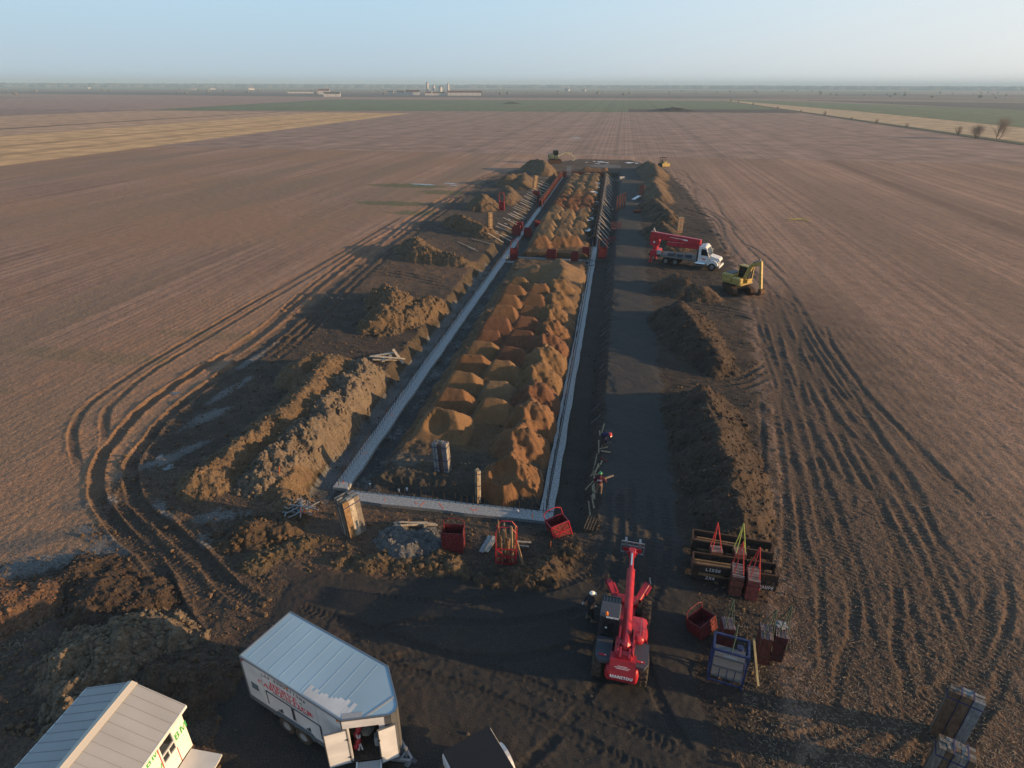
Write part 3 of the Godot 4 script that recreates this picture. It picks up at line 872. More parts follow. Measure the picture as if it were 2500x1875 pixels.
func stamp_piles(t: Tile) -> void:
	for pi in piles.size():
		var p: Dictionary = piles[pi]
		var pts: Array = p["pts"]
		var slope: float = p["slope"]
		var rough: float = p["rough"]
		var lump: float = p["lump"]
		var rnd: float = p["round"]
		var crisp: float = p["crisp"]
		var sandy: bool = p["mat"] == "sand"
		var rowr_: bool = crisp < 0.55
		var lo := Vector2(1e9, 1e9)
		var hi := Vector2(-1e9, -1e9)
		var top := 0.0
		for q in pts:
			lo = lo.min(Vector2(q.x, q.y))
			hi = hi.max(Vector2(q.x, q.y))
			top = maxf(top, q.z)
		var reach: float = (top + 1.3) / slope + 0.8
		var i0 := maxi(0, int((lo.x - reach - t.x0) / t.s))
		var i1 := mini(t.nx - 1, int((hi.x + reach - t.x0) / t.s))
		var j0 := maxi(0, int((lo.y - reach - t.d0) / t.s))
		var j1 := mini(t.nd - 1, int((hi.y + reach - t.d0) / t.s))
		if i1 <= i0 or j1 <= j0:
			continue
		var sc: Array = p["scoop"]
		for j in range(j0, j1 + 1):
			var d := t.d0 + j * t.s
			for i in range(i0, i1 + 1):
				var x := t.x0 + i * t.s
				var k := j * t.nx + i
				var b := t.nb[k] / 127.5 - 1.0
				var c := t.nc[k] / 127.5 - 1.0
				var l := t.nl[k] / 127.5 - 1.0
				var hb := -10.0
				for q in pts.size() - 1:
					var a: Vector3 = pts[q]
					var e: Vector3 = pts[q + 1]
					var ex := e.x - a.x
					var ey := e.y - a.y
					var u := clampf(((x - a.x) * ex + (d - a.y) * ey) / (ex * ex + ey * ey + 1e-6), 0.0, 1.0)
					var dx := x - a.x - ex * u
					var dy := d - a.y - ey * u
					var dist := sqrt(dx * dx + dy * dy + rnd * rnd) - rnd
					if crisp > 0.0:
						dist = lerpf(dist, maxf(absf(dy) * 1.02, absf(dx) * (1.45 if not rowr_ else 1.05) + absf(dy) * 0.15), crisp)
					hb = maxf(hb, a.z + (e.z - a.z) * u - slope * dist)
				if hb < -1.4:
					continue
				if sandy and d < 29.9:
					hb -= (29.9 - d) * 1.3
				if sandy and x > -3.5:
					hb -= (x + 3.5) * 1.6
				elif not sandy and x > -18.5 and x < -8.0 and d > 26.5 and d < 181.0:
					hb -= (x + 18.5 + l * 0.15 + b * 0.4) * 1.4
				var near := clampf((hb + 1.2) * 1.0, 0.0, 1.0)
				hb += (b * rough + c * lump * 0.45 - l * lump) * near - lump * 0.35
				if hb < -1.2:
					continue
				if sc.size() > 0:
					var sp: Vector3 = sc[0]
					var rr: float = sc[1]
					var q2 := rr * rr - (x - sp.x) * (x - sp.x) - (d - sp.y) * (d - sp.y)
					if q2 > 0.0:
						hb = minf(hb, sp.z + 0.9 - sqrt(q2) * 1.0)
				if hb > t.h[k] and t.own[k] != 1 or hb > t.h[k] + 0.12:
					t.h[k] = hb
					t.own[k] = pi + 10
					t.trk[k] = 0.0

func height_at(x: float, z: float) -> float:
	var d := -z
	for t in tiles:
		var fx := (x - t.x0) / t.s
		var fd := (d - t.d0) / t.s
		if fx >= 0.0 and fd >= 0.0 and fx < t.nx - 1 and fd < t.nd - 1:
			var i := int(fx)
			var j := int(fd)
			var k := j * t.nx + i
			var u := fx - i
			var v := fd - j
			return lerpf(lerpf(t.h[k], t.h[k + 1], u), lerpf(t.h[k + t.nx], t.h[k + t.nx + 1], u), v)
	return 0.0

func own_at(x: float, z: float) -> int:
	var d := -z
	for t in tiles:
		var i := int((x - t.x0) / t.s)
		var j := int((d - t.d0) / t.s)
		if i >= 0 and j >= 0 and i < t.nx - 1 and j < t.nd - 1:
			return t.own[j * t.nx + i]
	return 0

func ground_color(x: float, d: float, ow: int, so: float, a: float, b: float, c: float, l: float, tk: float) -> Vector3:
	var o: Vector3
	if ow == 0 or ow == 3:
		# stubble: browner and greyer patches, tramlines along the rows
		o = V(0.58, 0.365, 0.265) * (1.0 + 0.16 * smooth(60.0, 227.0, d)) * (1.0 + 0.16 * a + 0.15 * b + 0.16 * c)
		var ln := lane[int(clampf((x + 200.0) * 4.0, 0, 1599))]
		o *= 1.0 + 0.30 * ln
		var pn := patchy.get_noise_2d(x * 2.2, d * 0.30)
		var pm := patchy.get_noise_2d(x * 0.9 + 400.0, d * 0.9)
		if x < -25.0:
			o = o.lerp(V(0.60, 0.36, 0.225), clampf(0.45 + 1.3 * pm, 0.0, 0.9))  # orange tint: warmer light on the left field put into its colour
			o = o.lerp(V(0.42, 0.31, 0.215), clampf(0.15 + 1.5 * pn, 0.0, 0.75))
		else:
			o = o.lerp(V(0.47, 0.31, 0.22), clampf(0.2 + 1.5 * pn, 0.0, 0.7))
			var dl := absf(x - 70.0 + 3.0 * sin(d * 0.012))
			if x > 45.0:
				o *= 1.0 - 0.22 * clampf(1.0 - dl / 2.6 + 0.5 * b, 0.0, 1.0)
		for g in greens:
			var ux: float = (x - g[0]) / g[2]
			var ud: float = (d - g[1]) / g[3]
			var q := 1.0 - ux * ux - ud * ud
			if q > -0.4:
				o = o.lerp(V(0.17, 0.22, 0.085), clampf(q * 1.5 + b * 1.1, 0.0, 0.75 if d > 100.0 else 0.25))
		if ow == 3:
			o *= 0.52
		elif x > 5.0 and d < 85.0:
			# churned stubble beside the worked strip
			o *= lerpf(1.0, 0.46, (1.0 - smooth(4.0, 17.0, x - curve_at(right_edge, d) + b * 3.0)) * (1.0 - smooth(60.0, 85.0, d)))
			o *= lerpf(0.66, 1.0, smooth(15.0, 40.0, d))
		if so > 0.0:
			var w := V(0.062, 0.044, 0.032) * (1.0 + 0.35 * b + 0.25 * a)
			w = w.lerp(V(0.150, 0.085, 0.048), clampf(a * 1.2 + c * 0.6 - 0.1, 0.0, 0.6))
			if x < 0.0:
				w *= 1.35
			o = o.lerp(w, so)
		if tk < 0.0:
			o = o.lerp(V(0.095, 0.068, 0.050), clampf(-tk * 9.0, 0.0, 0.5))
		elif tk > 0.0:
			o = o.lerp(V(0.17, 0.105, 0.062), clampf(tk * 7.0, 0.0, 0.6))
		for g in wet:
			var dx: float = x - g[0]
			var dd: float = d - g[1]
			if absf(dx) > 8.0 or absf(dd) > 8.0:
				continue
			var cs := cos(g[4])
			var sn := sin(g[4])
			var ux: float = (dx * cs + dd * sn) / g[2]
			var ud: float = (-dx * sn + dd * cs) / g[3]
			var q := 1.0 - ux * ux - ud * ud
			if q > -0.5 and tk > -0.06:
				o = o.lerp(V(0.215, 0.215, 0.215), clampf(q * 1.1 + b * 0.9 + c * 0.4, 0.0, 0.75))
	elif ow == 1:
		o = V(0.046, 0.041, 0.037).lerp(V(0.068, 0.062, 0.057), smooth(22.0, 30.0, d)) * (1.0 + 0.16 * a + 0.14 * b + 0.12 * c)
		o = o.lerp(V(0.078, 0.052, 0.039), clampf(0.8 * a + 0.7 * b + 0.3 * c - 0.05, 0.0, 0.7))
		if tk < 0.0:
			o *= 0.85
	else:
		# the excavation floor and its banks
		var p := pit_h(x, d, b * 0.22)
		if p < -0.95:
			o = V(0.068, 0.062, 0.056) * (1.0 + 0.3 * b)
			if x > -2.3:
				o = V(0.055, 0.046, 0.038) * (1.0 + 0.3 * b)  # floor right of the footing darkened to paint in the trench shadow
			if x < -16.2 and d < 80.0:
				o = o.lerp(V(0.17, 0.168, 0.162), clampf(0.75 + b * 0.9, 0.0, 1.0))
			elif x < -13.0 and d < 84.0:
				o = o.lerp(V(0.21, 0.21, 0.21), clampf(c * 1.2 + b * 1.0 - 0.2, 0.0, 0.8))
		elif x < -14.0 or d < 27.6:
			o = V(0.082, 0.058, 0.035) * (1.0 + 0.4 * b + 0.3 * c)
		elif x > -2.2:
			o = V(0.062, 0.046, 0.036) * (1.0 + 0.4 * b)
		else:
			o = V(0.165, 0.098, 0.048) * (1.0 + 0.3 * b)
			if d < 35.0:
				o = o.lerp(V(0.085, 0.068, 0.052), clampf((35.0 - d) * 0.4 + b * 0.8 - 0.4, 0.0, 1.0))
				o = o.lerp(V(0.165, 0.14, 0.112), clampf(1.0 - absf(d - 31.8 + b * 1.6) * 1.1, 0.0, 0.6) * (1.0 if x < -9.5 else 0.0))
	return o

var lane := PackedFloat32Array()
var patchy := noise(0.022, 205, 0, 3)

func build_terrain() -> void:
	var g := noise(0.035, 201, 0, 3)
	lane.resize(1600)
	for i in 1600:
		lane[i] = g.get_noise_1d(i * 1.0) * 0.9 + g.get_noise_1d(i * 7.0 + 5000.0) * 1.4
	define_piles()
	make_tiles()
	for t in tiles:
		stamp_ground(t)
	carve_all()
	for t in tiles:
		for k in t.h.size():
			if t.trk[k] != 0.0 and t.own[k] != 2:
				t.h[k] = t.h[k] * (0.4 if t.trk[k] < 0.0 else 1.0) + t.trk[k] * (0.35 if t.own[k] == 1 else 1.0) * (1.0 + 0.55 * (t.nb[k] / 127.5 - 1.0)) + (t.nc[k] / 127.5 - 1.0) * (0.035 if t.own[k] == 3 else 0.015)
		stamp_piles(t)
		emit_tile(t)
	commit_terrain()
	outer_ground()

func emit_tile(t: Tile) -> void:
	var nx := t.nx
	var nd := t.nd
	var nrm := PackedVector3Array()
	var col := PackedColorArray()
	var pos := PackedVector3Array()
	nrm.resize(nx * nd)
	col.resize(nx * nd)
	pos.resize(nx * nd)
	var inv := 1.0 / t.s
	for j in nd:
		var d := t.d0 + j * t.s
		var edge_j := j == 0 or j == nd - 1
		for i in nx:
			var k := j * nx + i
			var x := t.x0 + i * t.s
			var ow := t.own[k]
			var il := k - 1 if i > 0 else k
			var ir := k + 1 if i < nx - 1 else k
			var jl := k - nx if j > 0 else k
			var jr := k + nx if j < nd - 1 else k
			var gx := (t.h[ir] - t.h[il]) * inv * (0.5 if ir - il == 2 else 1.0)
			var gd := (t.h[jr] - t.h[jl]) * inv * (0.5 if jr - jl == 2 * nx else 1.0)
			nrm[k] = Vector3(-gx, 1.0, gd).normalized()
			var y := t.h[k]
			if edge_j or i == 0 or i == nx - 1:
				y -= 0.03
			pos[k] = Vector3(x, y, -d)
			var a := t.na[k] / 127.5 - 1.0
			var b := t.nb[k] / 127.5 - 1.0
			var c := t.nc[k] / 127.5 - 1.0
			var o: Vector3
			if ow >= 10:
				var p: Dictionary = piles[ow - 10]
				var ca: Vector3 = p["ca"]
				var cb: Vector3 = p["cb"]
				o = ca.lerp(cb, clampf(0.5 + 0.6 * b + 0.5 * c + 0.2 * a, 0.0, 1.0))
			else:
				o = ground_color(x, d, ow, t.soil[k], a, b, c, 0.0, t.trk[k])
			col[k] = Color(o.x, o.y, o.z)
	# sort the cells by what they belong to
	var cells := {}
	for j in nd - 1:
		for i in nx - 1:
			var k := j * nx + i
			var ow := t.own[k]
			if not cells.has(ow):
				cells[ow] = [] if ow > 999 else PackedInt32Array()
			cells[ow].append(k)
	var remap := PackedInt32Array()
	remap.resize(nx * nd)
	remap.fill(-1)
	for ow in cells:
		if not buckets.has(ow):
			buckets[ow] = [PackedVector3Array(), PackedVector3Array(), PackedColorArray(), PackedInt32Array()]
		var bk: Array = buckets[ow]
		var bv: PackedVector3Array = bk[0]
		var bn: PackedVector3Array = bk[1]
		var bc: PackedColorArray = bk[2]
		var bi: PackedInt32Array = bk[3]
		var list: PackedInt32Array = cells[ow]
		var used := PackedInt32Array()
		for k in list:
			for q in 4:
				var w := k + (q & 1) + (nx if q > 1 else 0)
				if remap[w] < 0:
					remap[w] = bv.size()
					used.append(w)
					bv.append(pos[w])
					bn.append(nrm[w])
					bc.append(col[w])
			var p0 := remap[k]
			var p1 := remap[k + 1]
			var p2 := remap[k + nx]
			var p3 := remap[k + nx + 1]
			bi.append(p0)
			bi.append(p2)
			bi.append(p1)
			bi.append(p1)
			bi.append(p2)
			bi.append(p3)
		for w in used:
			remap[w] = -1
		bk[0] = bv
		bk[1] = bn
		bk[2] = bc
		bk[3] = bi

func surface(v: PackedVector3Array, n: PackedVector3Array, c: PackedColorArray, i: PackedInt32Array, m: Material) -> ArrayMesh:
	var am := ArrayMesh.new()
	var arr := []
	arr.resize(Mesh.ARRAY_MAX)
	arr[Mesh.ARRAY_VERTEX] = v
	arr[Mesh.ARRAY_NORMAL] = n
	arr[Mesh.ARRAY_COLOR] = c
	arr[Mesh.ARRAY_INDEX] = i
	am.add_surface_from_arrays(Mesh.PRIMITIVE_TRIANGLES, arr)
	am.surface_set_material(0, m)
	return am

func commit_terrain() -> void:
	var plain := {0: ["field", "stubble"], 1: ["road", "road"], 2: ["excavation_floor", "earth"], 3: ["worked_ground", "earth"]}
	for ow in buckets:
		var bk: Array = buckets[ow]
		var o := MeshInstance3D.new()
		if ow < 10:
			o.mesh = surface(bk[0], bk[1], bk[2], bk[3], M[plain[ow][1]])
			o.name = numbered(plain[ow][0], self)
			o.set_meta("kind", "structure")
		else:
			var p: Dictionary = piles[ow - 10]
			var q: Vector3 = p["pts"][0]
			var at := Vector3(q.x, 0.0, -q.y)
			var vs: PackedVector3Array = bk[0]
			for k in vs.size():
				vs[k] -= at
			o.mesh = surface(vs, bk[1], bk[2], bk[3], M[p["mat"]])
			o.name = numbered(p["name"], self)
			o.position = at
			tag(o, p["label"], "sand heap" if p["name"] == "sand_heap" else "earth mound", p["group"])
		add_child(o)
	buckets.clear()

var sheet_count := 0

func sheet(called: String, pts: Array, y0: float, c: Vector3, m := "far_field") -> void:
	sheet_count += 1
	var y := y0 + 0.006 * sheet_count
	# a flat field given by its corners (x, d)
	var poly := PackedVector2Array()
	for k in range(0, pts.size(), 2):
		poly.append(Vector2(pts[k], pts[k + 1]))
	var mb := MB.new()
	mb.col = Color(c.x * 1.25, c.y * 1.25, c.z * 1.25)
	var idx := Geometry2D.triangulate_polygon(poly)
	for k in range(0, idx.size(), 3):
		var a := poly[idx[k]]
		var b := poly[idx[k + 1]]
		var e := poly[idx[k + 2]]
		mb.tri(V(a.x, y, -a.y), V(b.x, y, -b.y), V(e.x, y, -e.y), Vector3.UP, Vector3.UP, Vector3.UP)
	var o := part(called, mb, M[m], self)
	o.set_meta("kind", "structure")

func outer_ground() -> void:
	var mb := MB.new()
	mb.col = Color(0.44, 0.28, 0.208)
	var R := FAR_EDGE
	var rect := func(x0: float, x1: float, d0: float, d1: float) -> void:
		var xs := [x0]
		var ds := [d0]
		for e in [-4000.0, -1200.0, -400.0, -150.0, 0.0, 150.0, 400.0, 1200.0, 4000.0]:
			if e > x0 and e < x1:
				xs.append(e)
		for e in [0.0, 400.0, 800.0, 1600.0, 3000.0, 6000.0]:
			if e > d0 and e < d1:
				ds.append(e)
		xs.append(x1)
		ds.append(d1)
		for i in xs.size() - 1:
			for j in ds.size() - 1:
				mb.quad(V(xs[i], 0, -ds[j]), V(xs[i + 1], 0, -ds[j]), V(xs[i + 1], 0, -ds[j + 1]), V(xs[i], 0, -ds[j + 1]), Vector3.UP)
	for t in tiles:
		var x1 := t.x0 + (t.nx - 1) * t.s
		var d1 := t.d0 + (t.nd - 1) * t.s
		rect.call(-R, t.x0, t.d0, d1)
		rect.call(x1, R, t.d0, d1)
	rect.call(-R, R, -3000.0, 8.0)
	rect.call(-R, R, 227.1, R)
	var o := part("field", mb, M["far_field"], self)
	o.set_meta("kind", "structure")
	# the fields round about, each a few centimetres above the one below
	var brown := V(0.175, 0.115, 0.085)
	var dark := V(0.075, 0.06, 0.055)
	var straw := V(0.72, 0.44, 0.20)
	var green := V(0.14, 0.185, 0.085)
	sheet("field", [-300, 60, -181, 60, -181, 545, -262, 545], 0.03, straw)
	sheet("field", [-214, 60, -206, 60, -200, 545, -206, 545], 0.06, straw * 0.72)
	sheet("field", [-246, 60, -238, 60, -222, 545, -228, 545], 0.06, straw * 0.80)
	sheet("field", [-520, 60, -300.2, 60, -262.2, 545, -440, 545], 0.03, V(0.54, 0.335, 0.20))
	sheet("field", [-360, 60, -350, 60, -300, 545, -306, 545], 0.06, V(0.19, 0.125, 0.07))
	sheet("field", [-900, 300, -520.2, 300, -440, 545, -700, 700], 0.03, V(0.30, 0.20, 0.165))
	sheet("field", [-440, 548, -156, 603, 4, 622, 160, 640, 158, 1128, -480, 1030], 0.04, green)
	sheet("field", [4, 624, 160, 642, 160, 735, 4, 700], 0.08, dark)
	sheet("field", [-900, 560, -441, 549, -482, 1040, -1000, 1040], 0.03, V(0.37, 0.235, 0.185))
	sheet("field", [-1500, 700, -900, 560, -1000, 1040, -1600, 1180], 0.03, V(0.30, 0.20, 0.17))
	sheet("field", [-1700, 1215, -500, 1050, 158, 1140, 190, 1290, -520, 1180, -1800, 1400], 0.04, V(0.36, 0.24, 0.19))
	sheet("field", [-2200, 1500, -600, 1260, 180, 1330, 420, 1700, -2500, 1900], 0.04, dark * 1.4)
	sheet("field", [178, 120, 245, 120, 236, 500, 226, 700, 172, 1220, 166, 1160, 172, 500], 0.04, V(0.62, 0.43, 0.24))
	sheet("field", [247, 120, 430, 300, 420, 800, 215, 1240, 173, 1222, 228, 700, 238, 500], 0.03, green * 1.05)
	sheet("field", [300, 120, 306, 120, 268, 800, 262, 800], 0.07, V(0.17, 0.18, 0.08))
	sheet("field", [432, 300, 900, 500, 820, 1050, 300, 1250, 422, 800], 0.03, V(0.08, 0.075, 0.075))
	sheet("field", [902, 500, 1500, 900, 1300, 1300, 500, 1330, 822, 1050], 0.03, green)
	sheet("field", [180, 1330, 1500, 1400, 2200, 1800, 460, 1800], 0.04, V(0.20, 0.14, 0.11))
	sheet("field", [460, 1820, 2600, 1820, 3000, 2400, 700, 2400], 0.04, dark * 1.3)
	sheet("field", [-2600, 1920, 440, 1720, 700, 2300, -3000, 2700], 0.04, brown)
	sheet("field", [-3500, 2750, 900, 2450, 1500, 3300, -4500, 3600], 0.04, green * 0.9)
	sheet("field", [-5000, 3700, 1800, 3400, 2500, 4400, -6000, 4800], 0.04, brown * 1.1)
	sheet("ditch_bank", [170, 110, 178, 110, 172, 500, 166, 1160, 161, 1150, 165, 500], 0.02, V(0.075, 0.085, 0.04))

# ------------------------------------------------------------------ foundation: footing, dowels, forms
const FT := -0.93   # top of the footing

func wavy_slab(mb: MB, pts: Array, w: float, top: float, thick: float) -> void:
	# a cast strip along plan points (x, d), its edges a little uneven
	var r := RandomNumberGenerator.new()
	r.seed = 17
	for k in pts.size() - 1:
		var a: Vector2 = pts[k]
		var b: Vector2 = pts[k + 1]
		var e := (b - a)
		var ln := e.length()
		e /= ln
		var nn := Vector2(-e.y, e.x)
		var steps := maxi(1, int(ln / 1.2))
		var la := w * 0.5
		var lb := w * 0.5
		for q in steps:
			var p0 := a + e * ln * q / steps
			var p1 := a + e * ln * (q + 1) / steps
			var ra := w * 0.5 + r.randf_range(-0.05, 0.05)
			var rb := w * 0.5 + r.randf_range(-0.05, 0.05)
			var l0 := p0 + nn * la
			var r0 := p0 - nn * lb
			var l1 := p1 + nn * ra
			var r1 := p1 - nn * rb
			var up := V(0, top, 0)
			var dn := V(0, top - thick, 0)
			var q0 := V(l0.x, 0, -l0.y)
			var q1 := V(l1.x, 0, -l1.y)
			var q2 := V(r1.x, 0, -r1.y)
			var q3 := V(r0.x, 0, -r0.y)
			mb.quad(q0 + up, q1 + up, q2 + up, q3 + up, Vector3.UP)
			mb.quad(q0 + up, q1 + up, q1 + dn, q0 + dn, V(nn.x, 0, -nn.y))
			mb.quad(q3 + up, q2 + up, q2 + dn, q3 + dn, V(-nn.x, 0, nn.y))
			if q == 0:
				mb.quad(q0 + up, q3 + up, q3 + dn, q0 + dn, V(-e.x, 0, e.y))
			if q == steps - 1:
				mb.quad(q1 + up, q2 + up, q2 + dn, q1 + dn, V(e.x, 0, -e.y))
			la = ra
			lb = rb

func dowel(x: float, d: float, r: RandomNumberGenerator) -> MB:
	var mb := MB.new()
	var lean := V(r.randf_range(-0.05, 0.05), 0, r.randf_range(-0.05, 0.05))
	mb.cyl(V(x, FT - 0.1, -d), V(x, FT + 0.72, -d) + lean, 0.019, 0.019, 5, true)
	return mb

func footing(label: String, pts: Array, w: float, rows: Array, limit: int) -> Node3D:
	var a: Vector2 = pts[0]
	var b: Vector2 = pts[pts.size() - 1]
	var o := thing("concrete_footing", label, "footing", Vector3.ZERO, 0.0, "")
	var mb := MB.new()
	wavy_slab(mb, pts, w, FT, 0.26)
	part("slab", mb, M["concrete"], o)
	var r := RandomNumberGenerator.new()
	r.seed = int(a.x * 7 + b.y)
	var rest := MB.new()
	var made := 0
	var e := (b - a)
	var ln := e.length()
	e /= ln
	var nn := Vector2(-e.y, e.x)
	for k in int(ln / 0.36):
		for off in rows:
			var p: Vector2 = a + e * (0.25 + k * 0.36) + nn * off
			if made < limit:
				part("dowel", dowel(p.x, p.y, r), M["rebar"], o)
			else:
				var q := dowel(p.x, p.y, r)
				rest.v.append_array(q.v)
				rest.n.append_array(q.n)
				rest.c.append_array(q.c)
			made += 1
	if rest.v.size() > 0:
		part("dowel_row", rest, M["rebar"], o).set_meta("kind", "stuff")
	return o

func build_footing() -> void:
	footing("pale concrete footing strip along the left side of the pit, with leaning dowels", [Vector2(-15.92, 28.9), Vector2(-15.92, 176.4)], 1.0, [0.22], 280)
	var rt := footing("pale concrete footing strip along the right side, with a dark strip for the shaded key groove", [Vector2(-2.72, 28.9), Vector2(-2.78, 60.0), Vector2(-2.9, 88.0), Vector2(-3.3, 130.0), Vector2(-3.7, 176.4)], 0.86, [0.06], 280)
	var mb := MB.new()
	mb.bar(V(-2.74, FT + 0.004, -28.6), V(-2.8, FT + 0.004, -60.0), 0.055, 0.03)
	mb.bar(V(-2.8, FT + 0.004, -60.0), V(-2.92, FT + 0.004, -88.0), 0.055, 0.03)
	part("groove_shade_strip", mb, M["dark_steel"], rt)  # dark bar on the slab standing in for shade in the key groove
	var fr := footing("pale concrete footing strip across the near end with orange paint marks", [Vector2(-15.4, 28.35), Vector2(-2.3, 28.35)], 0.98, [0.34], 60)
	for e in [[-10.7, 0.25, 0.5], [-10.3, 0.5, -0.3], [-9.1, 0.62, 0.75], [-7.2, 0.3, 0.9], [-6.95, 0.35, -0.7], [-3.5, 0.5, 0.1], [-12.7, 0.22, 0.3]]:
		var pm := MB.new()
		pm.box(V(e[0], FT + 0.006, -28.25), V(0.05, 0.004, e[1]), Basis(Vector3.UP, e[2]))
		part("paint_mark", pm, M["paint_mark"], fr)
	for e in [[-16.0, 29.6, 0.4], [-15.9, 33.0, -0.5], [-15.9, 38.4, 0.3]]:
		var pm := MB.new()
		pm.box(V(e[0], FT + 0.006, -e[1]), V(0.06, 0.004, 0.4), Basis(Vector3.UP, e[2]))
		part("paint_mark", pm, M["paint_mark"], self.get_node("concrete_footing"))
	# low cross strips where the middle wall will stand
	for q in 2:
		footing("narrow concrete strip across the pit, %s of the two by the middle red cages" % ["nearer", "farther"][q], [Vector2(-15.4, 84.9 + q * 2.6), Vector2(-3.3, 84.9 + q * 2.6)], 0.4, [0.0], 40)
	form_walls()

func form_wall(label: String, a: Vector2, b: Vector2, bottom: float, top: float, m: Material, braces_side := 0.0) -> Node3D:
	var o := thing("form_wall", label, "formwork", Vector3.ZERO, 0.0, "")
	var e := b - a
	var ln := e.length()
	e /= ln
	var nn := Vector2(-e.y, e.x)
	var n := int(round(ln / 2.4))
	var bs := Basis(V(e.x, 0, -e.y), Vector3.UP, V(e.x, 0, -e.y).cross(Vector3.UP))
	for side: float in [-1.0, 1.0]:
		for k in n:
			var mb := MB.new()
			var c := a + e * (ln * (k + 0.5) / n) + nn * side * 0.17
			var w := ln / n - 0.03
			var h := top - bottom
			var y := bottom + h * 0.5 + 0.015 * sin(k * 2.3 + side)
			mb.box(V(c.x, y, -c.y), V(w, h, 0.06), bs)
			for q in 5:
				var f := c + e * (w * (q / 4.0 - 0.5) * 0.98) + nn * side * 0.055
				mb.box(V(f.x, y, -f.y), V(0.05, h, 0.05), bs)
			for q in 2:
				var f := c + nn * side * 0.085
				mb.box(V(f.x, bottom + h * (0.3 + 0.45 * q), -f.y), V(w, 0.09, 0.05), bs)
			part("panel", mb, m, o)
	for k in n + 1:
		var c := a + e * (ln * k / n)
		var mb := MB.new()
		mb.box(V(c.x, top + 0.02, -c.y), V(0.05, 0.04, 0.46), bs)
		part("spreader", mb, M["steel"], o)
	return o

func form_walls() -> void:
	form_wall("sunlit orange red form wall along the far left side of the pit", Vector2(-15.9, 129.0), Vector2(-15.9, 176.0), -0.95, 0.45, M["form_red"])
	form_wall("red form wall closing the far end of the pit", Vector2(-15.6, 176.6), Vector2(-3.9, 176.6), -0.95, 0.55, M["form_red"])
	form_wall("long shade darkened form wall with timber braces along the far right side of the pit", Vector2(-3.0, 96.0), Vector2(-3.75, 176.0), -0.95, 0.75, M["form_shaded"])  # shade on this wall is painted by its darker material
	# inside braces
	var r := RandomNumberGenerator.new()
	r.seed = 8
	for k in 26:
		var d := 97.5 + k * 3.05
		var x := -3.0 - (d - 96.0) * 0.0094
		var mb := MB.new()
		mb.col = wood_col(r, 0)
		var bx := x + r.randf_range(2.0, 2.5)
		var bd := d - r.randf_range(1.2, 2.0)
		mb.bar(V(x + 0.25, 0.62, -d), V(bx, height_at(bx, -bd) + 0.03, -bd), 0.15, 0.06)
		single("timber_brace", mb, M["wood"], "timber brace propping the right form wall outside, %s from its near end" % ordinal(k + 1), "brace", Vector3.ZERO, 0.0, "timber braces along the right form wall")
	for k in 12:
		var d := 99.0 + k * 6.2
		var x := -3.0 - (d - 96.0) * 0.0094
		var mb := MB.new()
		mb.col = wood_col(r, 2)
		mb.bar(V(x - 0.25, 0.2, -d), V(x - r.randf_range(1.5, 2.0), -0.85, -d + r.randf_range(0.6, 1.2)), 0.15, 0.06)
		single("timber_brace", mb, M["wood"], "timber brace propping the right form wall inside, %s from its near end" % ordinal(k + 1), "brace", Vector3.ZERO, 0.0, "timber braces inside the right form wall")

func wood_col(r: RandomNumberGenerator, kind: int) -> Color:
	var t: Vector3
	match kind:
		0: t = V(0.50, 0.44, 0.36)
		1: t = V(0.36, 0.22, 0.11)
		2: t = V(0.26, 0.23, 0.20)
		3: t = V(0.48, 0.36, 0.22)
		4: t = V(0.17, 0.11, 0.07)
		_: t = V(0.30, 0.32, 0.34)
	t *= r.randf_range(0.8, 1.2)
	return Color(t.x, t.y, t.z)

func board(label: String, a: Vector2, b: Vector2, w: float, kind: int, group: String, r: RandomNumberGenerator, lift := 0.0, tilt := 0.0, th := 0.045) -> void:
	# a loose board lying on the ground from a to b (x, d)
	var ya := height_at(a.x, -a.y) + 0.035 + lift
	var yb := height_at(b.x, -b.y) + 0.035 + lift + tilt
	var ym := height_at((a.x + b.x) * 0.5, -(a.y + b.y) * 0.5) + 0.035 + lift
	var raise := maxf(0.0, ym - (ya + yb) * 0.5)
	var mb := MB.new()
	mb.col = wood_col(r, kind)
	var c := V((a.x + b.x) * 0.5, 0, -(a.y + b.y) * 0.5)
	mb.bar(V(a.x, ya + raise, -a.y) - c, V(b.x, yb + raise, -b.y) - c, w, th)
	single("board", mb, M["wood"], label, "board", c, 0.0, group)

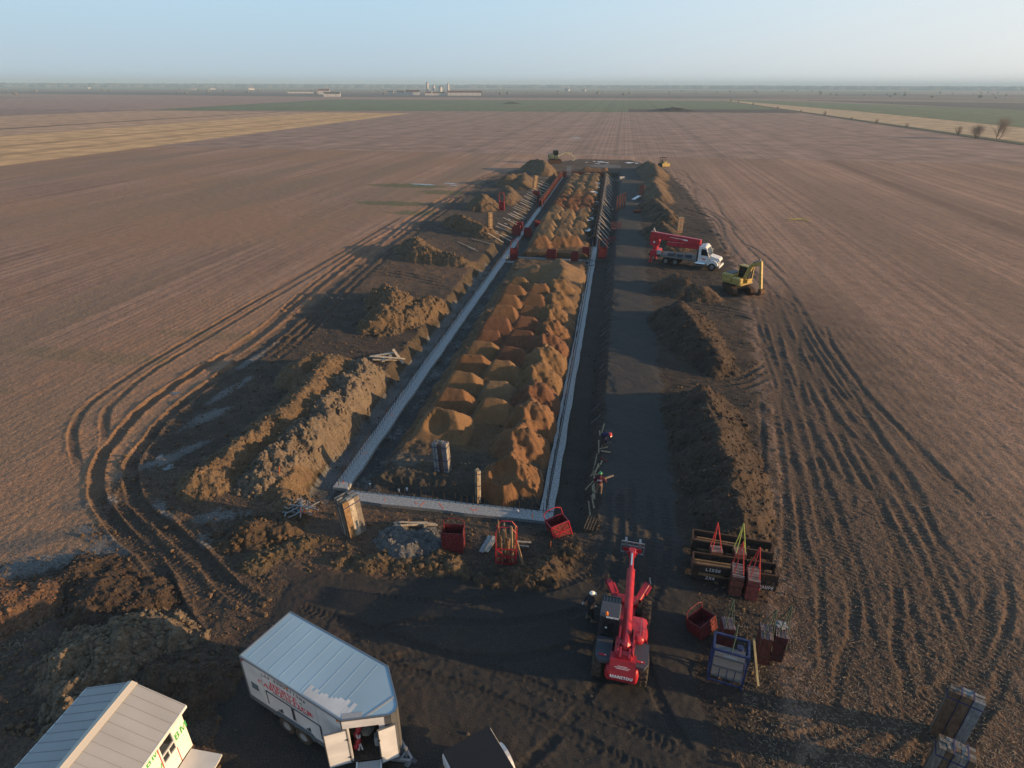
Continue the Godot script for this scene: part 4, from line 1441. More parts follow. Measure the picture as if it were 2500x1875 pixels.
func loose_timber() -> void:
	var r := RandomNumberGenerator.new()
	r.seed = 31
	# beside the two workers on the road edge
	var strip := [[0.35, 38.2, 0.17, 36.75], [0.05, 37.5, 0.1, 36.8], [0.04, 36.2, 0.11, 34.4], [0.01, 34.5, -0.16, 32.7], [0.15, 33.2, -0.04, 32.1], [0.22, 32.8, -0.31, 32.3], [-0.16, 32.1, 0.43, 31.8], [0.36, 33.4, 0.26, 32.9], [0.25, 34.5, 0.87, 34.4], [0.14, 35.0, 0.68, 35.1], [-0.55, 31.2, -0.02, 31.55], [-0.13, 31.1, -0.08, 30.3], [-0.05, 31.2, 0.07, 29.5], [0.02, 30.5, 0.09, 30.1], [-0.07, 30.1, 0.02, 29.5], [-0.29, 29.7, -0.11, 28.1], [-0.13, 30, 0.08, 28.5], [-0.08, 32, -0.05, 31.7]]
	for k in strip.size():
		var e: Array = strip[k]
		board("pale loose board on the trench edge by the workers, %s from the far end" % ordinal(k + 1), Vector2(e[0], e[1]), Vector2(e[2], e[3]), 0.085, 3, "loose boards beside the two workers", r, 0.03 * (k % 3))
	var red := MB.new()
	red.bar(V(0.28, 0.16, -33.64), V(0.7, 0.14, -33.23), 0.12, 0.05)
	single("red_board", red, M["red_worn_shaded"], "short red painted board between the two workers", "board")
	# the stack on the left bank
	var st := [[-20.55, 45.9, -17.9, 47.6], [-20.2, 45.7, -18.3, 46.6], [-19.7, 47.5, -19.2, 45.6], [-19.2, 47.6, -18.7, 45.9], [-20.6, 46.4, -18.6, 47.5], [-19.9, 45.4, -17.9, 46.9], [-18.9, 47.4, -17.7, 46.5]]
	for k in st.size():
		var e: Array = st[k]
		board("wide pale board in the loose stack on the left bank, %s from the bottom" % ordinal(k + 1), Vector2(e[0], e[1]), Vector2(e[2], e[3]), 0.26, 0, "wide boards stacked on the left bank", r, 0.06 * k)
	# near planks by the blue grey clay
	var np := [[-10.7, 24.55, -8.45, 25.35], [-10.65, 24.42, -8.9, 25.2], [-10.5, 24.3, -8.9, 25.25], [-10.75, 24.7, -9.0, 25.3], [-10.3, 24.5, -8.5, 25.2]]
	for k in np.size():
		var e: Array = np[k]
		board("long grey board in the flat pile behind the clay heap, %s up" % ordinal(k + 1), Vector2(e[0], e[1]), Vector2(e[2], e[3]), 0.10, 0, "long boards behind the clay heap", r, 0.04 * k)
	board("wide weathered grey board lying left of the cage of planks, lower one", Vector2(-5.6, 23.65), Vector2(-5.36, 24.95), 0.27, 5, "", r, 0.0)
	board("wide weathered grey board lying left of the cage of planks, upper one", Vector2(-5.34, 23.65), Vector2(-5.08, 24.9), 0.27, 0, "", r, 0.07)
	board("thin board poking out right of the cage of planks, upper", Vector2(-4.9, 24.6), Vector2(-3.1, 24.75), 0.09, 0, "", r, 0.10)
	board("thin board poking out right of the cage of planks, lower", Vector2(-4.9, 24.4), Vector2(-3.2, 24.45), 0.09, 0, "", r, 0.05)
	# timber laid out side by side along the far left bank
	for k in 30:
		var d := 95.0 + k * 2.15 + r.randf_range(-0.5, 0.5)
		var x := -19.6 + r.randf_range(-0.5, 0.3)
		board("grey timber laid out on the far left bank, %s from the near end" % ordinal(k + 1), Vector2(x, d + r.randf_range(-0.3, 0.5)), Vector2(x + r.randf_range(2.3, 3.0), d - r.randf_range(0.2, 1.0)), 0.24, 0, "timbers laid out along the far left bank", r, 0.10, 0.25, 0.07)
	for k in 4:
		var e: Array = [[-22.4, 93.5, -18.6, 90.6], [-24.0, 91.0, -20.4, 86.8], [-21.6, 87.8, -19.6, 85.5], [-22.0, 166.0, -18.5, 164.5]][k]
		board("single pale timber on the left bank, %s from the camera" % ["third", "second", "first", "farthest"][k], Vector2(e[0], e[1]), Vector2(e[2], e[3]), 0.14, 0, "", r, 0.08)
	for k in 3:
		var e: Array = [[-0.9, 168.5, 1.2, 166.0], [-2.0, 171.0, 0.6, 167.0], [-0.5, 165.8, 1.8, 166.4]][k]
		board("pale timber lying by the far right corner of the forms, %s" % ["nearest", "longest", "crosswise"][k], Vector2(e[0], e[1]), Vector2(e[2], e[3]), 0.14, 0, "", r, 0.08)
	# small sticks and sticks of form ties along the road edge
	for k in 26:
		var d := 40.0 + k * 1.9 + r.randf_range(-0.6, 0.6)
		var a := r.randf_range(-0.7, 0.5)
		board("thin steel grey stick on the trench edge beside the road, %s from the camera" % ordinal(k + 1), Vector2(r.randf_range(-0.75, -0.3), d), Vector2(r.randf_range(-0.1, 0.25), d + a), 0.045, 5, "thin sticks along the road edge", r, 0.02, 0.0, 0.03)
	# wire mesh
	var mesh := MB.new()
	mesh.col = Color(0.22, 0.18, 0.13)
	for q in 4:
		mesh.tube([V(-0.3 + q * 0.16, 0.0, -0.65), V(-0.3 + q * 0.16, 0.02, 0.65)], 0.012, 4)
	for q in 7:
		mesh.tube([V(-0.3, 0.01, -0.63 + q * 0.21), V(0.2, 0.02, -0.63 + q * 0.21)], 0.012, 4)
	single("wire_mesh", mesh, M["wood"], "pale rusty sheet of wire mesh lying at the trench corner beside the road", "wire mesh", V(0.02, height_at(0.05, -27.1) + 0.2, -27.1), -0.2)
	# grey scrap of bent steel
	var sc := MB.new()
	for q in 16:
		var p := V(r.randf_range(-0.55, 0.55), 0.08 + q * 0.016, r.randf_range(-0.4, 0.4))
		var e := V(cos(q * 2.1), r.randf_range(-0.1, 0.15), sin(q * 2.1)) * r.randf_range(0.35, 0.65)
		sc.bar(p - e, p + e, 0.05, 0.05)
		sc.bar(p + e, p + e + V(r.randf_range(-0.3, 0.3), 0.03, r.randf_range(-0.3, 0.3)), 0.05, 0.05)
	single("scrap_steel", sc, M["galvanised"], "tangle of grey steel angles lying near the left trench corner", "scrap metal", V(-16.4, height_at(-16.4, -24.9), -24.9))
	# survey stakes
	var sk := [[-19.0, 27.5], [-16.1, 24.5], [-16.0, 24.75], [-2.05, 24.6]]
	for k in 4:
		var mb := MB.new()
		mb.box(V(0, 0.3, 0), V(0.05, 0.6, 0.025))
		var lab: String = ["orange stake on the clay bank left of the trench", "taller orange stake in front of the scrap steel", "shorter orange stake behind its twin at the scrap steel", "orange stake in the dark bank by the tilted red cage"][k]
		var o := single("survey_stake", mb, M["orange"], lab, "stake", V(sk[k][0], height_at(sk[k][0], -sk[k][1]) - 0.05, -sk[k][1]), k * 0.6, "survey stakes")
		o.rotation.z = 0.12 * (k - 1.5)
	# white scraps and cups
	var wl := [[-14.2, 29.6, "on the trench floor near the left corner"], [-12.2, 29.4, "left one at the edge of the fill"], [-11.7, 29.5, "right one at the edge of the fill"], [-4.4, 28.4, "standing on the front footing"], [-16.2, 34.0, "in the grey trench bed on the left"]]
	for k in wl.size():
		var mb := MB.new()
		mb.cyl(V(0, 0, 0), V(0, 0.2, 0), 0.06, 0.075, 8)
		single("white_tub", mb, M["white"], "small white tub " + wl[k][2], "tub", V(wl[k][0], maxf(height_at(wl[k][0], -wl[k][1]), FT if k == 3 else -9.0), -wl[k][1]))
	# plastic sheets thrown down inside the right form wall and beyond the site
	for k in 14:
		var d := 104.0 + k * 4.2 + r.randf_range(-0.8, 0.8)
		crumple(V(-4.5 - 0.012 * (d - 100.0) + r.randf_range(-0.3, 0.3), 0.0, -d), r.randf_range(0.5, 0.9), r.randf_range(1.0, 1.9), k, "crumpled pale plastic sheet inside the right form wall, %s from the near end" % ordinal(k + 1), "plastic sheets inside the right form wall")
	for k in 7:
		var e: Array = [[-8.2, 206.0, 1.0], [-6.0, 205.0, 2.2], [-4.4, 203.5, 1.5], [-7.0, 201.0, 1.1], [2.8, 205.0, 2.4], [5.2, 204.0, 1.3], [-10.5, 203.0, 0.8]][k]
		crumple(V(e[0], height_at(e[0], -e[1]) + 0.02, -e[1]), e[2] * 0.8, e[2] * 1.2, k + 40, "plastic sheet past the far wall, %s" % ["small left one", "large middle one", "one right of the large middle one", "near one", "large right one", "one at the right end", "leftmost scrap"][k], "plastic sheets beyond the far form wall")

func crumple(at: Vector3, w: float, l: float, s: int, label: String, group: String) -> void:
	var f := noise(0.9, s, 0, 2)
	var mb := MB.new()
	var n := 8
	var p := func(i: int, j: int) -> Vector3:
		var u := float(i) / n - 0.5
		var v := float(j) / n - 0.5
		var e := f.get_noise_2d(u * 9.0, v * 9.0)
		return V(u * w * (1.0 + 0.4 * f.get_noise_1d(v * 8.0 + 50.0)), 0.04 + 0.16 * absf(e) + 0.05 * absf(f.get_noise_2d(u * 30.0, v * 30.0)), v * l * (1.0 + 0.4 * f.get_noise_1d(u * 8.0 + 90.0)))
	for i in n:
		for j in n:
			mb.quad(p.call(i, j), p.call(i + 1, j), p.call(i + 1, j + 1), p.call(i, j + 1), Vector3.UP)
	at.y = height_at(at.x, at.z) + 0.03
	single("plastic_sheet", mb, M["plastic_sheet"], label, "plastic sheet", at, s * 0.7, group)

# ------------------------------------------------------------------ vehicles
func text(s: String, height: float, font: String, bold: bool, m: Material, parent: Node, t: Transform3D, called := "lettering", stretch := 1.0) -> void:
	var f := SystemFont.new()
	f.font_names = PackedStringArray([font])
	f.font_weight = 700 if bold else 400
	var tm := TextMesh.new()
	tm.text = s
	tm.font = f
	tm.font_size = 32
	tm.pixel_size = height / 23.0
	tm.depth = 0.006
	tm.material = m
	var o := MeshInstance3D.new()
	o.mesh = tm
	o.name = numbered(called, parent)
	parent.add_child(o)
	o.transform = t * Transform3D(Basis.from_scale(V(stretch, 1, 1)), Vector3.ZERO)

func wheel(parent: Node, at: Vector3, axle: Vector3, r: float, w: float, lug: bool, tyre_m: Material, rim_m: Material, outer := 1.0) -> void:
	var y := axle.normalized()
	var x := y.cross(Vector3.UP).normalized()
	if x.length() < 0.5:
		x = Vector3.RIGHT
	var t := Transform3D(Basis(x, y, x.cross(y)), at)
	var mb := MB.new()
	var h := w * 0.5
	mb.lathe([Vector2(r * 0.52, -h * 0.85), Vector2(r * 0.80, -h), Vector2(r * 0.94, -h * 0.9), Vector2(r, -h * 0.6), Vector2(r, h * 0.6), Vector2(r * 0.94, h * 0.9), Vector2(r * 0.80, h), Vector2(r * 0.52, h * 0.85)], t, 24)
	if lug:
		for k in 18:
			for s: float in [-1.0, 1.0]:
				var a := TAU * (k + (0.5 if s > 0.0 else 0.0)) / 18.0
				var rad := t.basis * V(cos(a), 0, sin(a))
				var tan_ := t.basis * V(-sin(a), 0, cos(a))
				var c := at + rad * (r + 0.018) + y * s * h * 0.48
				var along := (y * s + tan_ * 0.8).normalized()
				mb.box(c, V(r * 0.10, 0.05, h * 0.95), Basis(rad.cross(along).normalized(), rad, along))
	var o := part("wheel", mb, tyre_m, parent)
	var rm := MB.new()
	for s: float in [-1.0, 1.0]:
		rm.lathe([Vector2(0.0, s * h * 0.45), Vector2(r * 0.18, s * h * 0.62), Vector2(r * 0.22, s * h * 0.40), Vector2(r * 0.45, s * h * 0.30), Vector2(r * 0.53, s * h * 0.86)], t, 20)
	for k in 8:
		var a := TAU * k / 8.0
		rm.cyl(at + t.basis * V(cos(a) * r * 0.3, outer * h * 0.36, sin(a) * r * 0.3), at + t.basis * V(cos(a) * r * 0.3, outer * h * 0.44, sin(a) * r * 0.3), r * 0.04, r * 0.04, 6)
	part("rim", rm, rim_m, o)

func build_trailer() -> void:
	var o := thing("cargo_trailer", "white enclosed job trailer with red lettering and open doors in its angled nose", "trailer", V(-11.78, 0.03, -15.92), deg_to_rad(-20.2))
	var W := 2.42
	var B := 0.52
	var T := 2.78
	var L := 5.12
	var mw: Material = M["white_dirty"]
	var fl := Vector2(L, W)
	var tip := Vector2(6.42, 1.42)
	var nose := [Vector2(L, 0.0), Vector2(6.30, 0.93), Vector2(6.43, 1.06), Vector2(6.49, 1.22), tip, fl]
	# floor pan and roof, both following the pointed plan
	var plan := PackedVector2Array([Vector2(0, 0)])
	for p: Vector2 in nose:
		plan.append(p)
	plan.append(Vector2(0, W))
	var flat := Transform3D(Basis(V(1, 0, 0), V(0, 0, 1), V(0, -1, 0)), V(0, 0, 0))
	var mb := MB.new()
	mb.prism(plan, 0.12, Transform3D(flat.basis, V(0, B + 0.06, 0)))
	part("floor", mb, M["brown_floor"], o)
	mb = MB.new()
	mb.prism(plan, 0.035, Transform3D(flat.basis, V(0, T + 0.035, 0)))
	var roof := part("roof", mb, M["trailer_roof"], o)
	# rolled edge round the roof
	mb = MB.new()
	for k in plan.size():
		var a := plan[k]
		var b := plan[(k + 1) % plan.size()]
		mb.bar(V(a.x, T + 0.02, a.y), V(b.x, T + 0.02, b.y), 0.05, 0.07)
	part("roof_rail", mb, M["steel"], roof)
	mb = MB.new()
	mb.bar(V(fl.x + 0.62, T + 0.045, fl.y - 0.5), V(6.1, T + 0.045, 0.85), 0.07, 0.015)
	mb.bar(V(5.05, T + 0.045, 2.3), V(5.6, T + 0.045, 1.9), 0.2, 0.012)
	part("roof_seam", mb, M["light_grey"], roof)
	var r := RandomNumberGenerator.new()
	r.seed = 4
	for k in 9:
		mb = MB.new()
		mb.bar(V(0.35 + k * 0.55, T + 0.038, 0.12), V(0.35 + k * 0.55, T + 0.038, W - 0.12), 0.05, 0.005)
		part("roof_bow", mb, M["trailer_roof"], roof)
	mb = MB.new()
	for k in 14:
		var x := 3.3 + k * 0.14
		var d := 0.15 + 0.28 * r.randf() + 0.02 * k
		mb.box(V(x, T + 0.0395, W - 0.07 - d * 0.5), V(0.145, 0.006, d))
	part("roof_patch", mb, M["white_dirty"], roof)
	# walls
	var wall := func(a: Vector2, b: Vector2, y0: float, y1: float, nm: String, m: Material) -> MeshInstance3D:
		var w := MB.new()
		w.bar(V(a.x, (y0 + y1) * 0.5, a.y), V(b.x, (y0 + y1) * 0.5, b.y), 0.05, y1 - y0)
		return part(nm, w, m, o)
	var left: MeshInstance3D = wall.call(Vector2(0.0, W - 0.025), Vector2(L, W - 0.025), B + 0.17, T, "side_wall", mw)
	wall.call(Vector2(0.0, 0.025), Vector2(L, 0.025), B + 0.17, T, "side_wall", mw)
	wall.call(Vector2(0.025, 0.05), Vector2(0.025, W - 0.05), B + 0.17, T, "rear_wall", mw)
	for k in 3:
		var a: Vector2 = nose[k]
		var b: Vector2 = nose[k + 1]
		wall.call(a, b, B + 0.1, T, "nose_wall", M["white_dirty"] if k == 0 else M["steel"])
	wall.call(nose[3], nose[4], B + 0.1, T, "nose_wall", M["steel"])
	# nose face with the doorway: posts and header
	var fdir := (tip - fl).normalized()
	var fl_len := (tip - fl).length()
	var nrm := V(-fdir.y, 0, fdir.x)
	if nrm.z < 0.0:
		nrm = -nrm
	var at := func(s: float, y: float, off := 0.0) -> Vector3:
		return V(fl.x + fdir.x * s, y, fl.y + fdir.y * s) + nrm * off
	for e: Array in [[0.0, 0.2, B + 0.1, T], [1.22, 1.42, B + 0.1, T], [0.2, 1.22, 2.40, T]]:
		mb = MB.new()
		mb.bar(at.call(e[0], (e[2] + e[3]) * 0.5), at.call(e[1], (e[2] + e[3]) * 0.5), 0.05, e[3] - e[2])
		part("door_surround", mb, M["white"], o)
	mb = MB.new()
	mb.bar(at.call(1.42, (B + T) * 0.5), at.call(fl_len, (B + T) * 0.5), 0.052, T - B - 0.1)
	part("nose_trim", mb, M["steel"], o)
	# door leaves folded back beside the opening
	for e: Array in [[0.12, -0.60, 0.05, 0.16], [1.20, 1.78, 0.22, 0.06]]:
		mb = MB.new()
		mb.bar(at.call(e[0], 1.50, e[2]), at.call(e[1], 1.50, e[3]), 0.045, 1.78)
		var leaf := part("door", mb, M["white"], o)
		mb = MB.new()
		for y: float in [0.62, 2.38]:
			mb.bar(at.call(e[0], y, e[2] + 0.0), at.call(e[1], y, e[3]), 0.056, 0.03)
		for q: float in [0.0, 1.0]:
			var p: Vector3 = at.call(lerpf(e[0], e[1], q), 1.5, lerpf(e[2], e[3], q))
			mb.box(p, V(0.05, 1.8, 0.05))
		part("frame", mb, M["steel"], leaf)
		for y: float in [0.95, 1.9]:
			mb = MB.new()
			mb.box(at.call(e[0], y, e[2] + 0.04), V(0.07, 0.06, 0.05))
			part("hinge", mb, M["dark_steel"], leaf)
	# ramp below the door
	mb = MB.new()
	var r0: Vector3 = at.call(0.72, B + 0.02, 0.06)
	var r1: Vector3 = at.call(0.72, 0.06, 0.95)
	mb.bar(r0, r1, 0.85, 0.05)
	part("ramp", mb, M["light_grey"], o)
	for s: float in [0.30, 1.14]:
		mb = MB.new()
		mb.bar(at.call(s, B + 0.06, 0.06), at.call(s, 0.10, 0.95), 0.05, 0.06)
		part("ramp_rail", mb, M["white"], o)
	# things stored just inside
	mb = MB.new()
	mb.ball(V(5.25, 1.55, 1.35), V(0.30, 0.22, 0.6), Basis(Vector3.UP, 0.5), 6, 10)
	mb.ball(V(5.0, 1.4, 1.2), V(0.3, 0.28, 0.4), Basis(Vector3.UP, 1.2), 6, 10)
	mb.bar(V(4.8, 1.25, 0.4), V(4.8, 1.25, 1.9), 0.7, 0.05)
	part("tarp_roll", mb, M["tarp"], o)
	mb = MB.new()
	mb.box(V(5.72, 1.0, 1.42), V(0.34, 0.42, 0.3), Basis(Vector3.UP, 0.75), 0.04)
	part("white_crate", mb, M["light_grey"], o)
	mb = MB.new()
	for q in 5:
		mb.ball(V(5.18 + 0.08 * (q % 2), 0.95 + 0.28 * q, 2.02 - 0.05 * q), V(0.10, 0.16, 0.12), Basis.IDENTITY, 5, 8)
	part("hanging_gear", mb, M["red"], o)
	mb = MB.new()
	mb.bar(V(5.22, 0.7, 1.98), V(5.3, 1.5, 1.9), 0.05, 0.05)
	mb.bar(V(5.32, 0.7, 1.9), V(5.25, 1.6, 2.0), 0.04, 0.04)
	part("tool_handle", mb, M["wood"], o)
	mb = MB.new()
	mb.bar(V(0.06, 1.6, 0.06), V(0.06, 1.6, W - 0.06), 0.01, 2.1)
	mb.bar(V(0.1, 0.66, W * 0.5), V(5.2, 0.66, W * 0.5), W - 0.14, 0.02)
	part("lining", mb, M["brown_floor"], o)
	# lower skirt, soiled
	mb = MB.new()
	mb.bar(V(0.0, B + 0.06, W - 0.02), V(L, B + 0.06, W - 0.02), 0.07, 0.22)
	mb.bar(V(0.0, B + 0.06, 0.02), V(L, B + 0.06, 0.02), 0.07, 0.22)
	mb.bar(V(0.02, B + 0.06, 0.05), V(0.02, B + 0.06, W - 0.05), 0.07, 0.22)
	part("skirt", mb, M["grey"], o)
	# corner mouldings
	mb = MB.new()
	mb.box(V(L, (B + T) * 0.5, W - 0.005), V(0.06, T - B, 0.06))
	mb.box(V(0.0, (B + T) * 0.5, W - 0.005), V(0.06, T - B, 0.06))
	part("corner_moulding", mb, M["steel"], o)
	# side seams and clearance lamps
	for k in 3:
		mb = MB.new()
		mb.box(V(1.05 + k * 1.42, 2.1, W + 0.002), V(0.018, 1.3, 0.006))
		part("side_seam", mb, M["light_grey"], left)
	for x: float in [0.12, 2.5, 4.95]:
		mb = MB.new()
		mb.box(V(x, T - 0.10, W + 0.012), V(0.10, 0.05, 0.03))
		part("clearance_lamp", mb, M["amber"] if x > 1.0 else M["tail_red"], o)
	# hatches with handles
	for x0: float in [1.18, 2.62]:
		var x1 := x0 + 1.34
		mb = MB.new()
		mb.box(V((x0 + x1) * 0.5, 1.32, W + 0.012), V(1.30, 0.66, 0.02))
		var hb := part("hatch", mb, mw, o)
		mb = MB.new()
		for x: float in [x0, x1]:
			mb.box(V(x, 1.32, W + 0.016), V(0.05, 0.7, 0.03))
		mb.box(V((x0 + x1) * 0.5, 1.675, W + 0.016), V(1.38, 0.02, 0.03))
		part("hatch_frame", mb, M["dark_grey"], hb)
		mb = MB.new()
		mb.box(V(x0 + 0.68, 1.0, W + 0.03), V(0.22, 0.05, 0.04))
		mb.box(V(x0 + 0.74, 1.08, W + 0.03), V(0.05, 0.14, 0.04))
		part("handle", mb, M["black"], hb)
	mb = MB.new()
	for k in 6:
		mb.box(V(0.5, 1.32 + k * 0.05, W + 0.01), V(0.34, 0.03, 0.03), Basis(Vector3.RIGHT, 0.5))
	mb.box(V(0.5, 1.445, W + 0.004), V(0.38, 0.34, 0.012))
	part("vent", mb, M["grey"], o)
	# lettering
	var word := "LES FONDATIONS"
	for k in word.length():
		var q := k - 6.5
		if word[k] == " ":
			continue
		var tr := Transform3D(Basis(Vector3.BACK, -q * 0.022), V(2.25 + q * 0.165, 2.60 - q * q * 0.0022, W + 0.004))
		text(word[k], 0.135, "Droid Serif", true, M["black_print"], o, tr, "lettering")
	text("HERVÉ", 0.20, "Droid Serif", true, M["red_print"], o, Transform3D(Basis.IDENTITY, V(2.2, 2.24, W + 0.004)), "lettering", 1.5)
	text("CARPENTIER", 0.20, "Droid Serif", true, M["red_print"], o, Transform3D(Basis.IDENTITY, V(2.2, 1.98, W + 0.004)), "lettering", 1.55)
	text("INC.", 0.09, "Droid Serif", false, M["red_print"], o, Transform3D(Basis.IDENTITY, V(3.58, 1.97, W + 0.004)), "lettering", 1.2)
	text("www.hervecarpentier.com", 0.075, "Droid Sans", false, M["black_print"], o, Transform3D(Basis.IDENTITY, V(2.5, 1.82, W + 0.004)), "lettering", 1.5)
	text("Tél. 39", 0.13, "Droid Sans", true, M["black_print"], o, Transform3D(Basis.IDENTITY, V(4.62, 1.22, W + 0.004)), "lettering", 1.3)
	text("Fax 47", 0.13, "Droid Sans", true, M["black_print"], o, Transform3D(Basis.IDENTITY, V(4.64, 1.03, W + 0.004)), "lettering", 1.3)
	mb = MB.new()
	mb.prism(PackedVector2Array([Vector2(-0.1, 0), Vector2(0.1, 0.06), Vector2(0.02, 0.0), Vector2(0.1, -0.06)]), 0.006, Transform3D(Basis.IDENTITY, V(3.1, 2.26, W + 0.001)))
	part("trowel_emblem", mb, M["grey"], o)
	# running gear
	for x: float in [2.06, 2.92]:
		wheel(o, V(x, 0.36, W - 0.02), Vector3.BACK, 0.40, 0.24, false, M["muddy_rubber"], M["rim"])
		wheel(o, V(x, 0.36, 0.02), Vector3.BACK, 0.40, 0.24, false, M["muddy_rubber"], M["rim"], -1.0)
	mb = MB.new()
	mb.bar(V(1.6, 0.80, W + 0.02), V(3.4, 0.80, W + 0.02), 0.16, 0.03)
	mb.bar(V(1.6, 0.80, W + 0.02), V(1.42, 0.58, W + 0.02), 0.16, 0.03)
	mb.bar(V(3.4, 0.80, W + 0.02), V(3.58, 0.58, W + 0.02), 0.16, 0.03)
	part("mudguard", mb, M["grey"], o)
	mb = MB.new()
	mb.bar(V(5.0, 0.48, 0.35), V(7.0, 0.46, 1.2), 0.09, 0.12)
	mb.bar(V(5.0, 0.48, 2.1), V(7.0, 0.46, 1.24), 0.09, 0.12)
	mb.bar(V(6.3, 0.48, 0.85), V(6.3, 0.48, 1.55), 0.08, 0.08)
	mb.bar(V(6.62, 0.48, 1.0), V(6.62, 0.48, 1.4), 0.08, 0.08)
	part("drawbar", mb, M["galvanised"], o)
	mb = MB.new()
	mb.cyl(V(6.75, 0.05, 1.22), V(6.75, 0.95, 1.22), 0.045, 0.045, 8)
	mb.box(V(6.75, 0.98, 1.22), V(0.1, 0.08, 0.1))
	mb.box(V(6.75, 0.05, 1.22), V(0.18, 0.02, 0.18))
	part("jack", mb, M["galvanised"], o)
	mb = MB.new()
	mb.box(V(7.08, 0.50, 1.22), V(0.24, 0.12, 0.14), Basis.IDENTITY, 0.03)
	part("coupler", mb, M["dark_grey"], o)
	mb = MB.new()
	mb.box(V(6.45, 0.58, 1.24), V(0.2, 0.16, 0.26), Basis.IDENTITY, 0.02)
	part("battery_box", mb, M["dark_grey"], o)

func build_pickup() -> void:
	# local x forward, z to its right; the rear right corner of the box is near the trailer coupler
	var turn := atan2(-0.76, 0.65)
	var o := thing("pickup_truck", "white pickup with a black box cover, cut by the lower edge beside the trailer", "pickup truck", V(-4.52, 0.04, -12.42), turn)
	# local +z = world (sin, 0, cos) of the turn; box spans z from -1.9 to 0
	var mb := MB.new()
	mb.box(V(1.0, 0.78, -0.03), V(2.0, 0.56, 0.08), Basis.IDENTITY, 0.03)
	mb.box(V(1.0, 0.78, -1.87), V(2.0, 0.56, 0.08), Basis.IDENTITY, 0.03)
	mb.box(V(0.03, 0.78, -0.95), V(0.06, 0.56, 1.78), Basis.IDENTITY, 0.02)
	part("box", mb, M["white"], o)
	mb = MB.new()
	mb.prism(PackedVector2Array([Vector2(-0.04, 1.06), Vector2(2.0, 1.12), Vector2(2.0, 1.16), Vector2(-0.02, 1.12)]), 1.84, Transform3D(Basis.IDENTITY, V(0, 0, -1.87)))
	part("box_cover", mb, M["tonneau"], o)
	for z: float in [0.03, -1.93]:
		mb = MB.new()
		var arc := PackedVector2Array()
		for k in 11:
			var a := PI * k / 10.0
			arc.append(Vector2(1.05 + 0.62 * cos(a), 0.5 + 0.56 * sin(a)))
		mb.prism(arc, 0.14, Transform3D(Basis.IDENTITY, V(0, 0, z - (0.0 if z > 0.0 else 0.10))))
		part("wheel_arch", mb, M["white"], o)
		wheel(o, V(1.05, 0.38, z + (0.04 if z > 0.0 else -0.02)), Vector3.BACK, 0.38, 0.26, false, M["rubber"], M["steel"], signf(z))
		wheel(o, V(4.55, 0.38, z + (0.0 if z > 0.0 else 0.0)), Vector3.BACK, 0.38, 0.26, false, M["rubber"], M["steel"], signf(z))
	mb = MB.new()
	mb.prism(PackedVector2Array([Vector2(2.03, 0.45), Vector2(5.4, 0.45), Vector2(5.45, 0.9), Vector2(5.25, 1.08), Vector2(4.1, 1.16), Vector2(2.03, 1.14)]), 1.86, Transform3D(Basis.IDENTITY, V(0, 0, -1.88)))
	part("cab_body", mb, M["white"], o)
	mb = MB.new()
	mb.prism(PackedVector2Array([Vector2(2.1, 1.15), Vector2(4.15, 1.16), Vector2(3.55, 1.74), Vector2(2.3, 1.74)]), 1.6, Transform3D(Basis.IDENTITY, V(0, 0, -1.75)))
	part("greenhouse", mb, M["dark_glass"], o)
	mb = MB.new()
	mb.box(V(2.92, 1.77, -0.95), V(1.3, 0.05, 1.6), Basis.IDENTITY, 0.02)
	part("roof", mb, M["white"], o)
	for z: float in [-0.12, -1.78]:
		mb = MB.new()
		mb.box(V(-0.03, 0.85, z), V(0.05, 0.32, 0.16))
		part("tail_lamp", mb, M["tail_red"], o)
	mb = MB.new()
	mb.box(V(-0.12, 0.5, -0.95), V(0.16, 0.14, 1.8), Basis.IDENTITY, 0.03)
	part("bumper", mb, M["chrome"], o)

